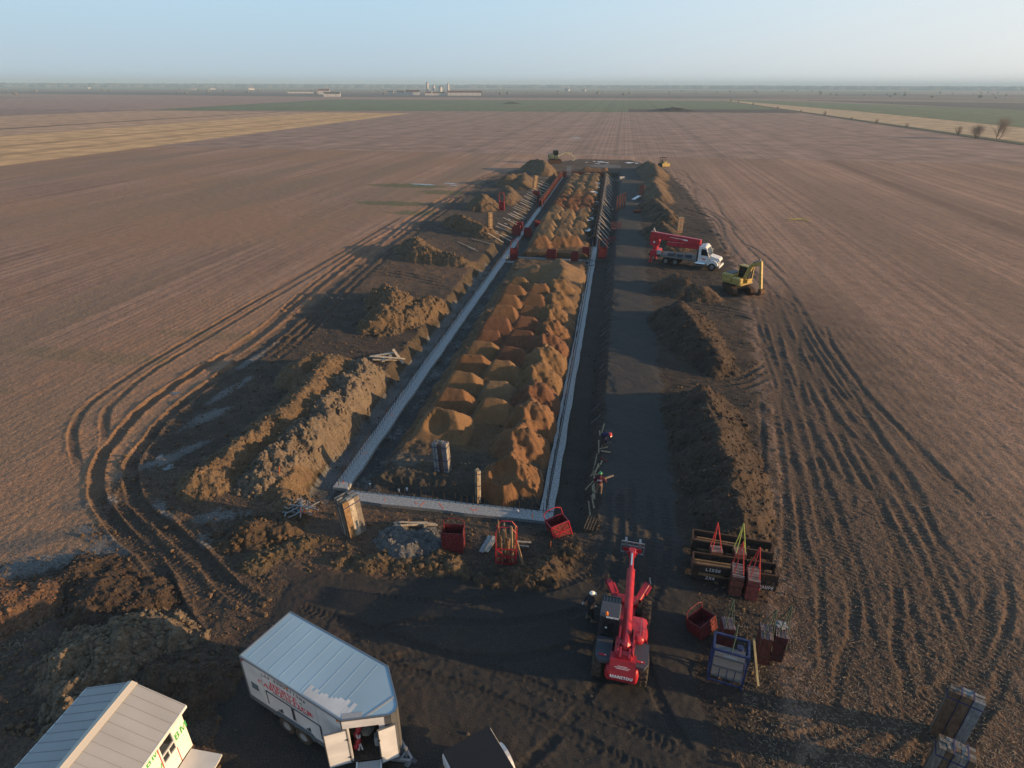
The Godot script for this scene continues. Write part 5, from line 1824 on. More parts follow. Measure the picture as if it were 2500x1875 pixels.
func build_shed() -> void:
	var o := thing("site_shed", "small white foam clad shed with a ribbed metal gable roof, lower left corner", "shed", V(-15.5, 0.0, -8.7))
	var x0 := -1.75
	var x1 := 1.72
	var zf := -2.92
	var zn := -0.1
	var y0 := 0.36
	var ey := 2.50
	var ry := 3.28
	var rx := 0.1
	# foam sheets on the walls, each a part
	var mb := MB.new()
	for k in 3:
		var z0 := zf + 0.94 * k
		var z1 := z0 + 0.93
		if k == 0:
			# the sheet with the window beside it
			mb = MB.new()
			mb.box(V(x1, (y0 + ey) * 0.5, (z0 + z0 + 0.58) * 0.5), V(0.05, ey - y0, 0.58))
			part("foam_sheet", mb, M["foam"], o)
			mb = MB.new()
			mb.box(V(x1, (y0 + 1.16) * 0.5, z0 + 0.76 + 0.16), V(0.05, 1.16 - y0, 0.66))
			part("foam_sheet", mb, M["foam"], o)
			mb = MB.new()
			mb.box(V(x1, (2.12 + ey) * 0.5, z0 + 0.92), V(0.05, ey - 2.12, 0.66))
			part("foam_sheet", mb, M["foam"], o)
		elif k == 1:
			mb = MB.new()
			mb.box(V(x1, (y0 + ey) * 0.5, (zf + 1.27 + z1) * 0.5), V(0.05, ey - y0, z1 - zf - 1.27))
			part("foam_sheet", mb, M["foam"], o)
		else:
			mb = MB.new()
			mb.box(V(x1, (y0 + ey) * 0.5, (z0 + zn) * 0.5), V(0.05, ey - y0, zn - z0 - 0.01))
			part("foam_sheet", mb, M["foam"], o)
		mb = MB.new()
		mb.box(V(x0, (y0 + ey) * 0.5, (z0 + z1) * 0.5), V(0.05, ey - y0, 0.92))
		part("foam_sheet", mb, M["foam"], o)
	for z: float in [zf, zn]:
		mb = MB.new()
		mb.prism(PackedVector2Array([Vector2(x0 + 0.03, y0), Vector2(x1 - 0.03, y0), Vector2(x1 - 0.03, ey), Vector2(rx, ry - 0.06), Vector2(x0 + 0.03, ey)]), 0.05, Transform3D(Basis.IDENTITY, V(0, 0, z)))
		part("gable", mb, M["foam"], o)
	mb = MB.new()
	mb.box(V(0, y0 - 0.06, (zf + zn) * 0.5), V(3.5, 0.12, 2.9))
	for x: float in [-1.3, 0.0, 1.3]:
		mb.box(V(x, 0.15, (zf + zn) * 0.5), V(0.2, 0.26, 3.2))
	part("skid_floor", mb, M["brown_floor"], o)
	# red tape on two joints, green print
	for e: Array in [[zf + 0.585, 0.37, 1.16], [zf + 1.265, 0.4, 2.45]]:
		mb = MB.new()
		mb.box(V(x1 + 0.028, (e[1] + e[2]) * 0.5, e[0]), V(0.006, e[2] - e[1], 0.035))
		part("joint_tape", mb, M["red_print"], o)
	var face := Basis(Vector3.UP, PI / 2)
	text("BM", 0.30, "Droid Sans", true, M["green_print"], o, Transform3D(face, V(x1 + 0.027, 1.55, zf + 0.25)), "lettering", 1.0)
	text("BM", 0.28, "Droid Sans", true, M["green_print"], o, Transform3D(face, V(x1 + 0.027, 2.0, zf + 1.52)), "lettering", 1.0)
	text("BM", 0.28, "Droid Sans", true, M["green_print"], o, Transform3D(face, V(x1 + 0.027, 1.25, zf + 1.52)), "lettering", 1.0)
	text("BM", 0.28, "Droid Sans", true, M["green_print"], o, Transform3D(Basis.IDENTITY, V(-1.2, 2.2, zn + 0.054)), "lettering", 1.0)
	# window
	var wz := zf + 0.92
	mb = MB.new()
	for z: float in [-0.31, 0.31]:
		mb.box(V(x1 + 0.01, 1.64, wz + z), V(0.09, 0.94, 0.06))
	for y: float in [1.19, 1.55, 2.09]:
		mb.box(V(x1 + 0.01, y, wz), V(0.09, 0.06, 0.56))
	mb.box(V(x1 + 0.01, 1.37, wz), V(0.09, 0.30, 0.05))
	var wf := part("window", mb, M["white"], o)
	for e: Array in [[1.82, 0.0, 0.48, 0.56], [1.37, -0.155, 0.30, 0.255], [1.37, 0.155, 0.30, 0.255]]:
		mb = MB.new()
		mb.box(V(x1, e[0], wz + e[1]), V(0.012, e[2], e[3]))
		part("pane", mb, M["dark_glass"], wf)
	# ribbed roof sheets, nine a side
	var n := 9
	var zr0 := zf - 0.10
	var zr1 := zn + 0.12
	for s: float in [-1.0, 1.0]:
		var ex := (x1 + 0.24) if s > 0.0 else (x0 - 0.24)
		var eyy := ey - 0.02
		for k in n:
			var za := lerpf(zr0, zr1, float(k) / n)
			var zb := lerpf(zr0, zr1, float(k + 1) / n)
			mb = MB.new()
			var a := V(rx, ry, 0)
			var b := V(ex, eyy, 0)
			var zc := (za + zb) * 0.5
			mb.bar(a + V(0, 0, zc), b + V(0, 0, zc), zb - za - 0.004, 0.018)
			mb.bar(a + V(0, 0.018, za + 0.02), b + V(0, 0.018, za + 0.02), 0.035, 0.03)
			part("roof_sheet", mb, M["roof_panel"], o)
	mb = MB.new()
	mb.bar(V(rx + 0.09, ry + 0.012, zr0 - 0.01), V(rx + 0.09, ry + 0.012, zr1 + 0.01), 0.22, 0.02, -0.38)
	mb.bar(V(rx - 0.09, ry + 0.012, zr0 - 0.01), V(rx - 0.09, ry + 0.012, zr1 + 0.01), 0.22, 0.02, 0.38)
	part("ridge_cap", mb, M["ridge_cap"], o)
	mb = MB.new()
	mb.box(V(x1 + 0.24, ey - 0.06, (zr0 + zr1) * 0.5), V(0.03, 0.12, zr1 - zr0))
	mb.box(V(x0 - 0.24, ey - 0.06, (zr0 + zr1) * 0.5), V(0.03, 0.12, zr1 - zr0))
	part("fascia", mb, M["white"], o)
	# the pale sheet lying next to it
	mb = MB.new()
	var f := noise(1.7, 3, 0, 2)
	var pl := PackedVector2Array()
	for q in 9:
		pl.append(Vector2(-0.62, -0.75 + q * 0.19))
	for q in 9:
		pl.append(Vector2(0.62 + 0.05 * f.get_noise_1d(q * 3.0), 0.77 - q * 0.19))
	mb.prism(pl, 0.06, Transform3D(Basis(V(1, 0, 0), V(0, 0, 1), V(0, -1, 0)), V(0, 0.38, 0)))
	var pt := single("white_platform", mb, M["white_dirty"], "pale rough edged platform lying against the foot of the shed", "platform", V(-13.08, 0.02, -10.72), 0.0)
	mb = MB.new()
	for x: float in [-0.45, 0.45]:
		mb.box(V(x, 0.17, 0), V(0.1, 0.3, 1.4))
	part("bearer", mb, M["brown_floor"], pt)

func build_telehandler() -> void:
	var o := thing("telehandler", "red telescopic handler on the site road with its boom pointing away", "telehandler", V(1.68, 0.05, -18.9), deg_to_rad(-4.5))
	var red: Material = M["red"]
	var gr: Material = M["dark_grey"]
	var mb := MB.new()
	# chassis
	mb.box(V(0.05, 0.72, -0.15), V(0.8, 0.5, 3.9), Basis.IDENTITY, 0.06)
	mb.box(V(0.05, 0.95, -1.75), V(1.0, 0.4, 0.5), Basis.IDENTITY, 0.06)
	mb.box(V(0.13, 1.50, 1.55), V(0.76, 1.0, 0.9), Basis.IDENTITY, 0.10)
	part("chassis", mb, red, o)
	mb = MB.new()
	mb.prism(PackedVector2Array([Vector2(1.75, 0.55), Vector2(2.22, 0.62), Vector2(2.30, 0.95), Vector2(2.05, 1.62), Vector2(1.72, 1.66)]), 1.02, Transform3D(Basis(V(0, 0, 1), V(0, 1, 0), V(-1, 0, 0)), V(0.63, 0, 0)))
	var cw := part("counterweight", mb, red, o)
	var slope := Basis(V(1, 0, 0), V(0, 0.93, -0.36), V(0, 0.36, 0.93))
	text("MANITOU", 0.12, "Droid Sans", true, M["white_print"], cw, Transform3D(slope, V(0.12, 0.96, 2.31)), "lettering", 1.15)
	mb = MB.new()
	for q in 3:
		mb.box(V(0.12, 1.30 + q * 0.05, 2.185 - q * 0.019), V([0.5, 0.62, 0.36][q], 0.014, 0.01), slope)
	part("emblem", mb, M["white_print"], cw)
	mb = MB.new()
	mb.ball(V(-0.42, 0.85, 2.0), V(0.14, 0.42, 0.26))
	mb.ball(V(0.66, 0.85, 2.0), V(0.14, 0.42, 0.26))
	part("side_weight", mb, red, o)
	# wheels
	for s: float in [-1.0, 1.0]:
		wheel(o, V(0.03 + s * 0.90, 0.62, -1.42), Vector3.RIGHT, 0.62, 0.40, true, M["muddy_rubber"], red, s)
		wheel(o, V(0.03 + s * 0.92, 0.62, 1.38), Vector3.RIGHT, 0.62, 0.42, true, M["muddy_rubber"], red, s)
	mb = MB.new()
	mb.cyl(V(-0.8, 0.62, -1.42), V(0.86, 0.62, -1.42), 0.12, 0.12, 10)
	mb.cyl(V(-0.8, 0.62, 1.38), V(0.86, 0.62, 1.38), 0.12, 0.12, 10)
	part("axle", mb, M["dark_steel"], o)
	# rear mudguards
	for s: float in [-1.0, 1.0]:
		mb = MB.new()
		var c := V(0.06 + s * 0.73, 1.34, 1.40)
		var pl := PackedVector2Array([Vector2(-0.32, -0.62), Vector2(0.26, -0.62), Vector2(0.33, -0.50), Vector2(0.33, 0.36), Vector2(0.18, 0.62), Vector2(-0.26, 0.60), Vector2(-0.32, 0.5)])
		if s < 0.0:
			for k in pl.size():
				pl[k].x = -pl[k].x
		mb.prism(pl, 0.10, Transform3D(Basis(V(1, 0, 0), V(0, 0, 1), V(0, -1, 0)), c + V(0, 0.05, 0)))
		mb.prism(pl, 0.12, Transform3D(Basis(V(0.94, 0, 0), V(0, 0, 0.94), V(0, -1, 0)), c + V(0, -0.05, 0)))
		var fd := part("mudguard", mb, gr, o)
		mb = MB.new()
		mb.box(c + V(0.02 * s, 0.065, 0.36), V(0.30, 0.03, 0.08))
		part("tail_lamp", mb, M["tail_red"], fd)
		mb = MB.new()
		mb.box(c + V(0.08, 0.066, 0.36), V(0.05, 0.034, 0.05))
		part("lamp", mb, M["white"], fd)
	# engine cover on the right
	mb = MB.new()
	var prof := [[-0.64, 0.42, 0.95, 1.20], [-0.48, 0.36, 1.02, 1.45], [-0.10, 0.34, 1.03, 1.55], [0.40, 0.34, 1.05, 1.60], [0.66, 0.36, 1.04, 1.52]]
	for k in prof.size() - 1:
		var a: Array = prof[k]
		var b: Array = prof[k + 1]
		var ring := func(e: Array) -> Array:
			return [V(e[2] - 0.02, 0.75, e[0]), V(e[2], e[3] - 0.28, e[0]), V(e[2] - 0.08, e[3] - 0.07, e[0]), V(e[2] - 0.24, e[3], e[0]), V(e[1], e[3], e[0]), V(e[1], 0.75, e[0])]
		var ra: Array = ring.call(a)
		var rb: Array = ring.call(b)
		for q in 5:
			var out: Vector3 = [V(1, 0, 0), V(1, 0.4, 0), V(0.6, 1, 0), V(0, 1, 0), V(-1, 0, 0)][q]
			mb.quad(ra[q], ra[q + 1], rb[q + 1], rb[q], out)
		if k == 0:
			mb.face(ra, Vector3.FORWARD)
		if k == prof.size() - 2:
			mb.face(rb, Vector3.BACK)
	var hd := part("engine_cover", mb, red, o)
	mb = MB.new()
	mb.quad(V(1.045, 1.22, -0.28), V(1.045, 1.18, 0.08), V(0.97, 1.49, 0.06), V(0.975, 1.44, -0.22), V(1, 0.5, 0))
	part("grille", mb, M["dark_glass"], hd)
	mb = MB.new()
	mb.bar(V(0.74, 1.585, -0.25), V(0.72, 1.615, 0.8), 0.012, 0.012)
	part("cover_seam", mb, M["light_grey"], hd)
	mb = MB.new()
	mb.ball(V(0.62, 1.48, 0.74), V(0.30, 0.22, 0.22))
	part("air_filter", mb, red, o)
	mb = MB.new()
	mb.cyl(V(0.40, 1.3, 0.75), V(0.40, 1.95, 0.78), 0.05, 0.045, 10)
	mb.ball(V(0.40, 1.95, 0.78), V(0.085, 0.06, 0.085))
	part("exhaust", mb, M["black"], o)
	# cab: pillars, roof, glass, floor, seat
	mb = MB.new()
	mb.box(V(-0.59, 0.95, 0.1), V(0.82, 0.5, 1.5), Basis.IDENTITY, 0.05)
	var cab := part("cab", mb, gr, o)
	mb = MB.new()
	for e: Array in [[-0.97, -0.62, -0.97, -0.36], [-0.20, -0.62, -0.21, -0.36], [-0.97, 0.85, -0.97, 0.74], [-0.20, 0.85, -0.21, 0.74]]:
		mb.bar(V(e[0], 1.2, e[1]), V(e[2], 2.40, e[3]), 0.06, 0.06)
	part("pillar", mb, M["black"], cab)
	mb = MB.new()
	mb.box(V(-0.59, 2.44, 0.36), V(0.82, 0.09, 0.82), Basis.IDENTITY, 0.03)
	part("cab_roof", mb, gr, cab)
	mb = MB.new()
	mb.box(V(-0.59, 2.43, -0.21), V(0.78, 0.02, 0.30))
	part("roof_window", mb, M["dark_glass"], cab)
	mb = MB.new()
	for k in 6:
		mb.box(V(-0.92 + k * 0.132, 2.455, -0.21), V(0.02, 0.03, 0.30))
	mb.box(V(-0.59, 2.455, -0.37), V(0.80, 0.04, 0.03))
	part("roof_grid", mb, gr, cab)
	for e: Array in [[V(-0.97, 1.25, -0.60), V(-0.97, 1.25, 0.83), V(-0.97, 2.39, 0.73), V(-0.97, 2.39, -0.36)], [V(-0.94, 1.25, -0.62), V(-0.22, 1.25, -0.62), V(-0.22, 2.39, -0.38), V(-0.94, 2.39, -0.38)], [V(-0.94, 1.25, 0.85), V(-0.22, 1.25, 0.85), V(-0.22, 2.39, 0.75), V(-0.94, 2.39, 0.75)]]:
		mb = MB.new()
		var nn: Vector3 = (e[1] - e[0]).cross(e[2] - e[0]).normalized() * 0.006
		mb.quad(e[0] + nn, e[1] + nn, e[2] + nn, e[3] + nn, nn)
		mb.quad(e[0] - nn, e[1] - nn, e[2] - nn, e[3] - nn, -nn)
		part("pane", mb, M["glass"], cab)
	mb = MB.new()
	mb.box(V(-0.59, 1.32, 0.40), V(0.46, 0.14, 0.46), Basis.IDENTITY, 0.04)
	mb.box(V(-0.59, 1.68, 0.62), V(0.44, 0.62, 0.12), Basis.IDENTITY, 0.04)
	part("seat", mb, M["black"], cab)
	mb = MB.new()
	mb.bar(V(-0.59, 1.2, -0.4), V(-0.59, 1.65, -0.15), 0.05, 0.05)
	mb.lathe([Vector2(0.17, -0.01), Vector2(0.19, 0.0), Vector2(0.17, 0.01), Vector2(0.15, 0.0), Vector2(0.17, -0.01)], Transform3D(Basis(Vector3.RIGHT, 0.5), V(-0.59, 1.66, -0.14)), 14)
	part("steering_wheel", mb, M["black"], cab)
	mb = MB.new()
	mb.cyl(V(-0.72, 2.48, 0.68), V(-0.72, 2.52, 0.68), 0.07, 0.07, 10)
	mb.ball(V(-0.72, 2.53, 0.68), V(0.06, 0.12, 0.06), Basis.IDENTITY, 5, 10, 0.0)
	part("beacon", mb, M["amber"], cab)
	mb = MB.new()
	mb.ball(V(-0.70, 1.95, 0.88), V(0.05, 0.05, 0.02))
	part("work_lamp", mb, M["white"], cab)
	text("MANITOU", 0.065, "Droid Sans", true, M["white_print"], cab, Transform3D(Basis(Vector3.RIGHT, -0.9), V(-0.48, 2.46, 0.80)), "lettering", 1.2)
	mb = MB.new()
	mb.bar(V(-1.02, 0.75, -0.9), V(-1.08, 0.75, 2.0), 0.05, 0.12)
	part("side_step", mb, M["dark_steel"], o)
	# boom: outer section, inner section, rams
	var pv := V(0.17, 2.12, 1.72)
	var tipp := V(0.04, 1.30, -4.95)
	var dir := (tipp - pv).normalized()
	mb = MB.new()
	mb.bar(pv - dir * 0.15, pv + dir * 5.0, 0.36, 0.40, 0.0, 0.12)
	var bm := part("boom", mb, red, o)
	mb = MB.new()
	mb.bar(pv + dir * 0.3 + V(0.0, 0.21, 0), pv + dir * 4.9 + V(0.0, 0.20, 0), 0.09, 0.03, 0.0, 0.01)
	part("boom_rail", mb, red, bm)
	mb = MB.new()
	mb.bar(pv + dir * 4.9, pv + dir * 6.35, 0.20, 0.26, 0.0, 0.04)
	part("inner_boom", mb, red, o)
	mb = MB.new()
	mb.cyl(pv + dir * 5.0 + V(0, 0.19, 0), pv + dir * 6.0 + V(0, 0.17, 0), 0.05, 0.05, 10)
	part("ram_rod", mb, M["chrome"], o)
	mb = MB.new()
	mb.bar(pv + V(-0.28, -0.25, 0.25), pv + V(-0.28, 0.02, -0.75), 0.06, 0.5)
	mb.bar(pv + V(0.28, -0.25, 0.25), pv + V(0.28, 0.02, -0.75), 0.06, 0.5)
	mb.cyl(pv + V(-0.36, 0.0, -0.1), pv + V(0.36, 0.0, -0.1), 0.09, 0.09, 12)
	mb.cyl(pv + V(-0.1, -0.35, -0.6), V(0.05, 0.9, 0.2), 0.07, 0.07, 10)
	mb.bar(pv + V(0.18, 0.03, 0.12), pv + V(0.18, -0.2, 0.42), 0.08, 0.10)
	mb.bar(pv + V(-0.18, 0.03, 0.12), pv + V(-0.18, -0.2, 0.42), 0.08, 0.10)
	part("boom_pivot", mb, red, o)
	# head, carriage, forks
	var hd0 := pv + dir * 6.35
	mb = MB.new()
	mb.box(hd0 + V(0, -0.10, -0.10), V(0.36, 0.42, 0.30), Basis.IDENTITY, 0.04)
	mb.box(hd0 + V(0, -0.35, -0.42), V(0.34, 0.5, 0.26), Basis.IDENTITY, 0.04)
	mb.cyl(hd0 + V(-0.26, -0.12, -0.1), hd0 + V(0.26, -0.12, -0.1), 0.08, 0.08, 10)
	part("boom_head", mb, red, o)
	mb = MB.new()
	for y: float in [0.10, -0.12, -0.58]:
		mb.box(hd0 + V(0, y, -0.62), V(1.16, 0.05, 0.05))
	for x: float in [-0.56, -0.28, 0.0, 0.28, 0.56]:
		mb.box(hd0 + V(x, -0.23, -0.62), V(0.045, 0.72, 0.045))
	part("carriage", mb, M["galvanised"], o)
	mb = MB.new()
	mb.box(hd0 + V(0, -0.36, -0.58), V(0.9, 0.20, 0.06))
	part("carriage_plate", mb, red, o)
	for x: float in [-0.36, 0.36]:
		mb = MB.new()
		mb.box(hd0 + V(x, -0.28, -0.67), V(0.12, 0.76, 0.06))
		mb.box(hd0 + V(x, -0.64, -1.25), V(0.12, 0.045, 1.15))
		part("fork", mb, M["galvanised"], o)
	# folded stabilisers
	for e: Array in [[V(-0.45, 0.9, -1.8), V(-0.92, 1.18, -2.62)], [V(0.5, 0.9, -1.95), V(0.90, 1.05, -2.95)]]:
		mb = MB.new()
		mb.bar(e[0], e[1], 0.28, 0.22, 0.0, 0.03)
		mb.bar(lerp(e[0], e[1], 0.35) + V(0.2, 0.05, 0), lerp(e[0], e[1], 0.85) + V(0.2, 0.03, 0), 0.10, 0.12)
		var sb := part("stabiliser", mb, red, o)
		mb = MB.new()
		mb.box(e[1] + V(signf(e[1].x) * 0.10, 0.02, -0.06), V(0.04, 0.30, 0.42), Basis(Vector3.UP, 0.15))
		part("foot_plate", mb, M["red_worn_shaded"] if e[1].x < 0.0 else M["steel"], sb)
	mb = MB.new()
	mb.tube([V(0.2, 1.4, -0.9), V(0.45, 1.55, -1.3), V(0.62, 1.35, -1.75), V(0.5, 1.0, -1.95)], 0.02, 6)
	part("hose", mb, M["black"], o)

func build_crane_truck() -> void:
	var o := thing("crane_truck", "white cab flatbed truck with a folded red knuckle boom beside the road", "truck", V(4.9, 0.0, -85.6), deg_to_rad(-21.0))
	var mb := MB.new()
	mb.bar(V(0.2, 0.95, -0.4), V(9.2, 0.95, -0.4), 0.12, 0.28)
	mb.bar(V(0.2, 0.95, 0.4), V(9.2, 0.95, 0.4), 0.12, 0.28)
	part("frame", mb, M["dark_steel"], o)
	mb = MB.new()
	mb.box(V(4.55, 1.22, 0), V(4.9, 0.14, 2.44))
	part("flatbed", mb, M["dark_grey"], o)
	for z: float in [-1.2, 1.2]:
		mb = MB.new()
		mb.box(V(4.55, 1.17, z), V(4.95, 0.16, 0.06))
		for k in 16:
			mb.box(V(2.3 + k * 0.3, 1.06, z), V(0.10, 0.10, 0.07))
		part("side_rail", mb, M["steel"], o)
	mb = MB.new()
	mb.box(V(6.95, 1.9, 0), V(0.08, 1.3, 2.3))
	part("headboard", mb, M["steel"], o)
	mb = MB.new()
	for k in 3:
		mb.box(V(3.4 + k * 1.1, 1.42, 0.3 - k * 0.2), V(0.8, 0.26, 1.0), Basis(Vector3.UP, 0.2 * k))
	part("load", mb, M["dark_grey"], o)
	# crane
	var red: Material = M["red"]
	mb = MB.new()
	mb.box(V(1.15, 1.35, 0), V(0.9, 0.7, 2.2), Basis.IDENTITY, 0.06)
	mb.box(V(1.0, 2.1, 0.1), V(0.62, 1.1, 0.7), Basis.IDENTITY, 0.08)
	mb.prism(PackedVector2Array([Vector2(0.3, 2.2), Vector2(1.4, 2.2), Vector2(1.55, 2.9), Vector2(1.0, 3.9), Vector2(0.2, 3.9), Vector2(0.1, 3.2)]), 0.6, Transform3D(Basis.IDENTITY, V(0, 0, -0.2)))
	part("crane_column", mb, red, o)
	mb = MB.new()
	mb.bar(V(0.3, 3.70, 0.35), V(7.1, 3.35, 0.35), 0.60, 0.85, 0.0, 0.06)
	part("main_boom", mb, red, o)
	mb = MB.new()
	mb.bar(V(2.6, 2.72, 0.35), V(7.05, 2.70, 0.35), 0.46, 0.50, 0.0, 0.05)
	mb.box(V(7.0, 3.05, 0.35), V(0.35, 0.9, 0.46), Basis.IDENTITY, 0.06)
	part("folded_boom", mb, red, o)
	mb = MB.new()
	mb.box(V(4.0, 3.62, 0.662), V(2.0, 0.05, 0.012), Basis(Vector3.BACK, -0.058))
	mb.box(V(5.1, 3.52, 0.662), V(0.6, 0.16, 0.012), Basis(Vector3.BACK, -0.058))
	mb.box(V(0.8, 2.7, 0.41), V(0.22, 0.24, 0.014))
	part("boom_marking", mb, M["white_print"], o)
	mb = MB.new()
	mb.bar(V(0.25, 4.0, 0.1), V(0.55, 4.55, 0.1), 0.12, 0.12)
	mb.bar(V(0.85, 4.0, 0.3), V(0.5, 4.5, 0.2), 0.12, 0.12)
	mb.bar(V(0.1, 4.02, 0.0), V(1.1, 4.02, 0.0), 0.25, 0.10)
	part("boom_tip_jib", mb, M["light_grey"], o)
	mb = MB.new()
	for k in 4:
		mb.cyl(V(1.9 + k * 0.7, 3.05, -0.7), V(2.3 + k * 0.7, 3.05, -0.7), 0.22, 0.22, 12)
	part("hose_reel", mb, M["black"], o)
	for z: float in [-1.05, 1.05]:
		mb = MB.new()
		mb.box(V(0.75, 0.95, z), V(0.28, 1.6, 0.22), Basis.IDENTITY, 0.03)
		mb.box(V(0.75, 0.12, z), V(0.5, 0.06, 0.4))
		part("outrigger", mb, red, o)
	mb = MB.new()
	mb.box(V(1.75, 1.5, 0.85), V(0.6, 0.55, 0.5), Basis.IDENTITY, 0.05)
	part("control_box", mb, M["light_grey"], o)
	# cab and bonnet
	var wh: Material = M["white"]
	mb = MB.new()
	mb.prism(PackedVector2Array([Vector2(7.15, 0.85), Vector2(8.55, 0.85), Vector2(8.6, 1.85), Vector2(8.15, 2.85), Vector2(7.95, 3.0), Vector2(7.15, 3.0)]), 2.1, Transform3D(Basis.IDENTITY, V(0, 0, -1.05)))
	var cab := part("cab", mb, wh, o)
	mb = MB.new()
	mb.ball(V(7.85, 3.0, 0), V(0.42, 0.30, 0.85), Basis.IDENTITY, 5, 12, 0.0)
	part("roof_fairing", mb, wh, cab)
	mb = MB.new()
	mb.quad(V(8.615, 1.9, -0.92), V(8.615, 1.9, 0.92), V(8.20, 2.8, 0.86), V(8.20, 2.8, -0.86), V(1, 0.4, 0))
	part("windscreen", mb, M["dark_glass"], cab)
	for z: float in [-1.057, 1.057]:
		mb = MB.new()
		mb.quad(V(7.5, 1.9, z), V(8.42, 1.9, z), V(8.08, 2.72, z), V(7.5, 2.72, z), V(0, 0, z))
		part("side_window", mb, M["dark_glass"], cab)
		mb = MB.new()
		mb.box(V(8.45, 2.2, z * 1.22), V(0.1, 0.55, 0.2), Basis.IDENTITY, 0.03)
		mb.bar(V(8.4, 2.45, z), V(8.45, 2.45, z * 1.2), 0.04, 0.04)
		part("mirror", mb, M["chrome"], cab)
		mb = MB.new()
		mb.box(V(7.95, 1.45, z), V(0.5, 0.14, 0.012))
		part("door_marking", mb, M["red_print"], cab)
		mb = MB.new()
		mb.cyl(V(6.9, 0.78, z * 0.9), V(8.2, 0.78, z * 0.9), 0.30, 0.30, 14)
		part("fuel_tank", mb, M["chrome"], o)
		mb = MB.new()
		mb.box(V(7.55, 0.52, z * 1.02), V(1.2, 0.05, 0.25))
		part("step", mb, M["steel"], o)
	mb = MB.new()
	mb.prism(PackedVector2Array([Vector2(8.58, 0.85), Vector2(9.9, 0.75), Vector2(10.0, 1.35), Vector2(9.85, 1.62), Vector2(8.62, 1.9)]), 1.5, Transform3D(Basis.IDENTITY, V(0, 0, -0.75)))
	var bn := part("bonnet", mb, wh, o)
	for z: float in [-0.95, 0.95]:
		mb = MB.new()
		var arc := PackedVector2Array()
		for k in 11:
			var a := PI * k / 10.0
			arc.append(Vector2(9.15 + 0.72 * cos(a), 0.72 + 0.68 * sin(a)))
		mb.prism(arc, 0.40, Transform3D(Basis.IDENTITY, V(0, 0, z - 0.2)))
		part("wing", mb, wh, bn)
		mb = MB.new()
		mb.ball(V(9.82, 1.15, z * 0.82), V(0.10, 0.13, 0.16))
		part("headlight", mb, M["chrome"], bn)
		wheel(o, V(9.15, 0.52, z * 1.1), Vector3.BACK, 0.52, 0.32, false, M["rubber"], M["steel"], signf(z))
		for x: float in [2.9, 4.2]:
			wheel(o, V(x, 0.52, z * 1.02), Vector3.BACK, 0.52, 0.5, false, M["rubber"], M["steel"], signf(z))
	mb = MB.new()
	mb.box(V(10.0, 1.1, 0), V(0.04, 0.5, 0.9))
	part("radiator_grille", mb, M["chrome"], bn)
	mb = MB.new()
	mb.box(V(10.05, 0.62, 0), V(0.2, 0.3, 2.3), Basis.IDENTITY, 0.05)
	part("bumper", mb, wh, o)

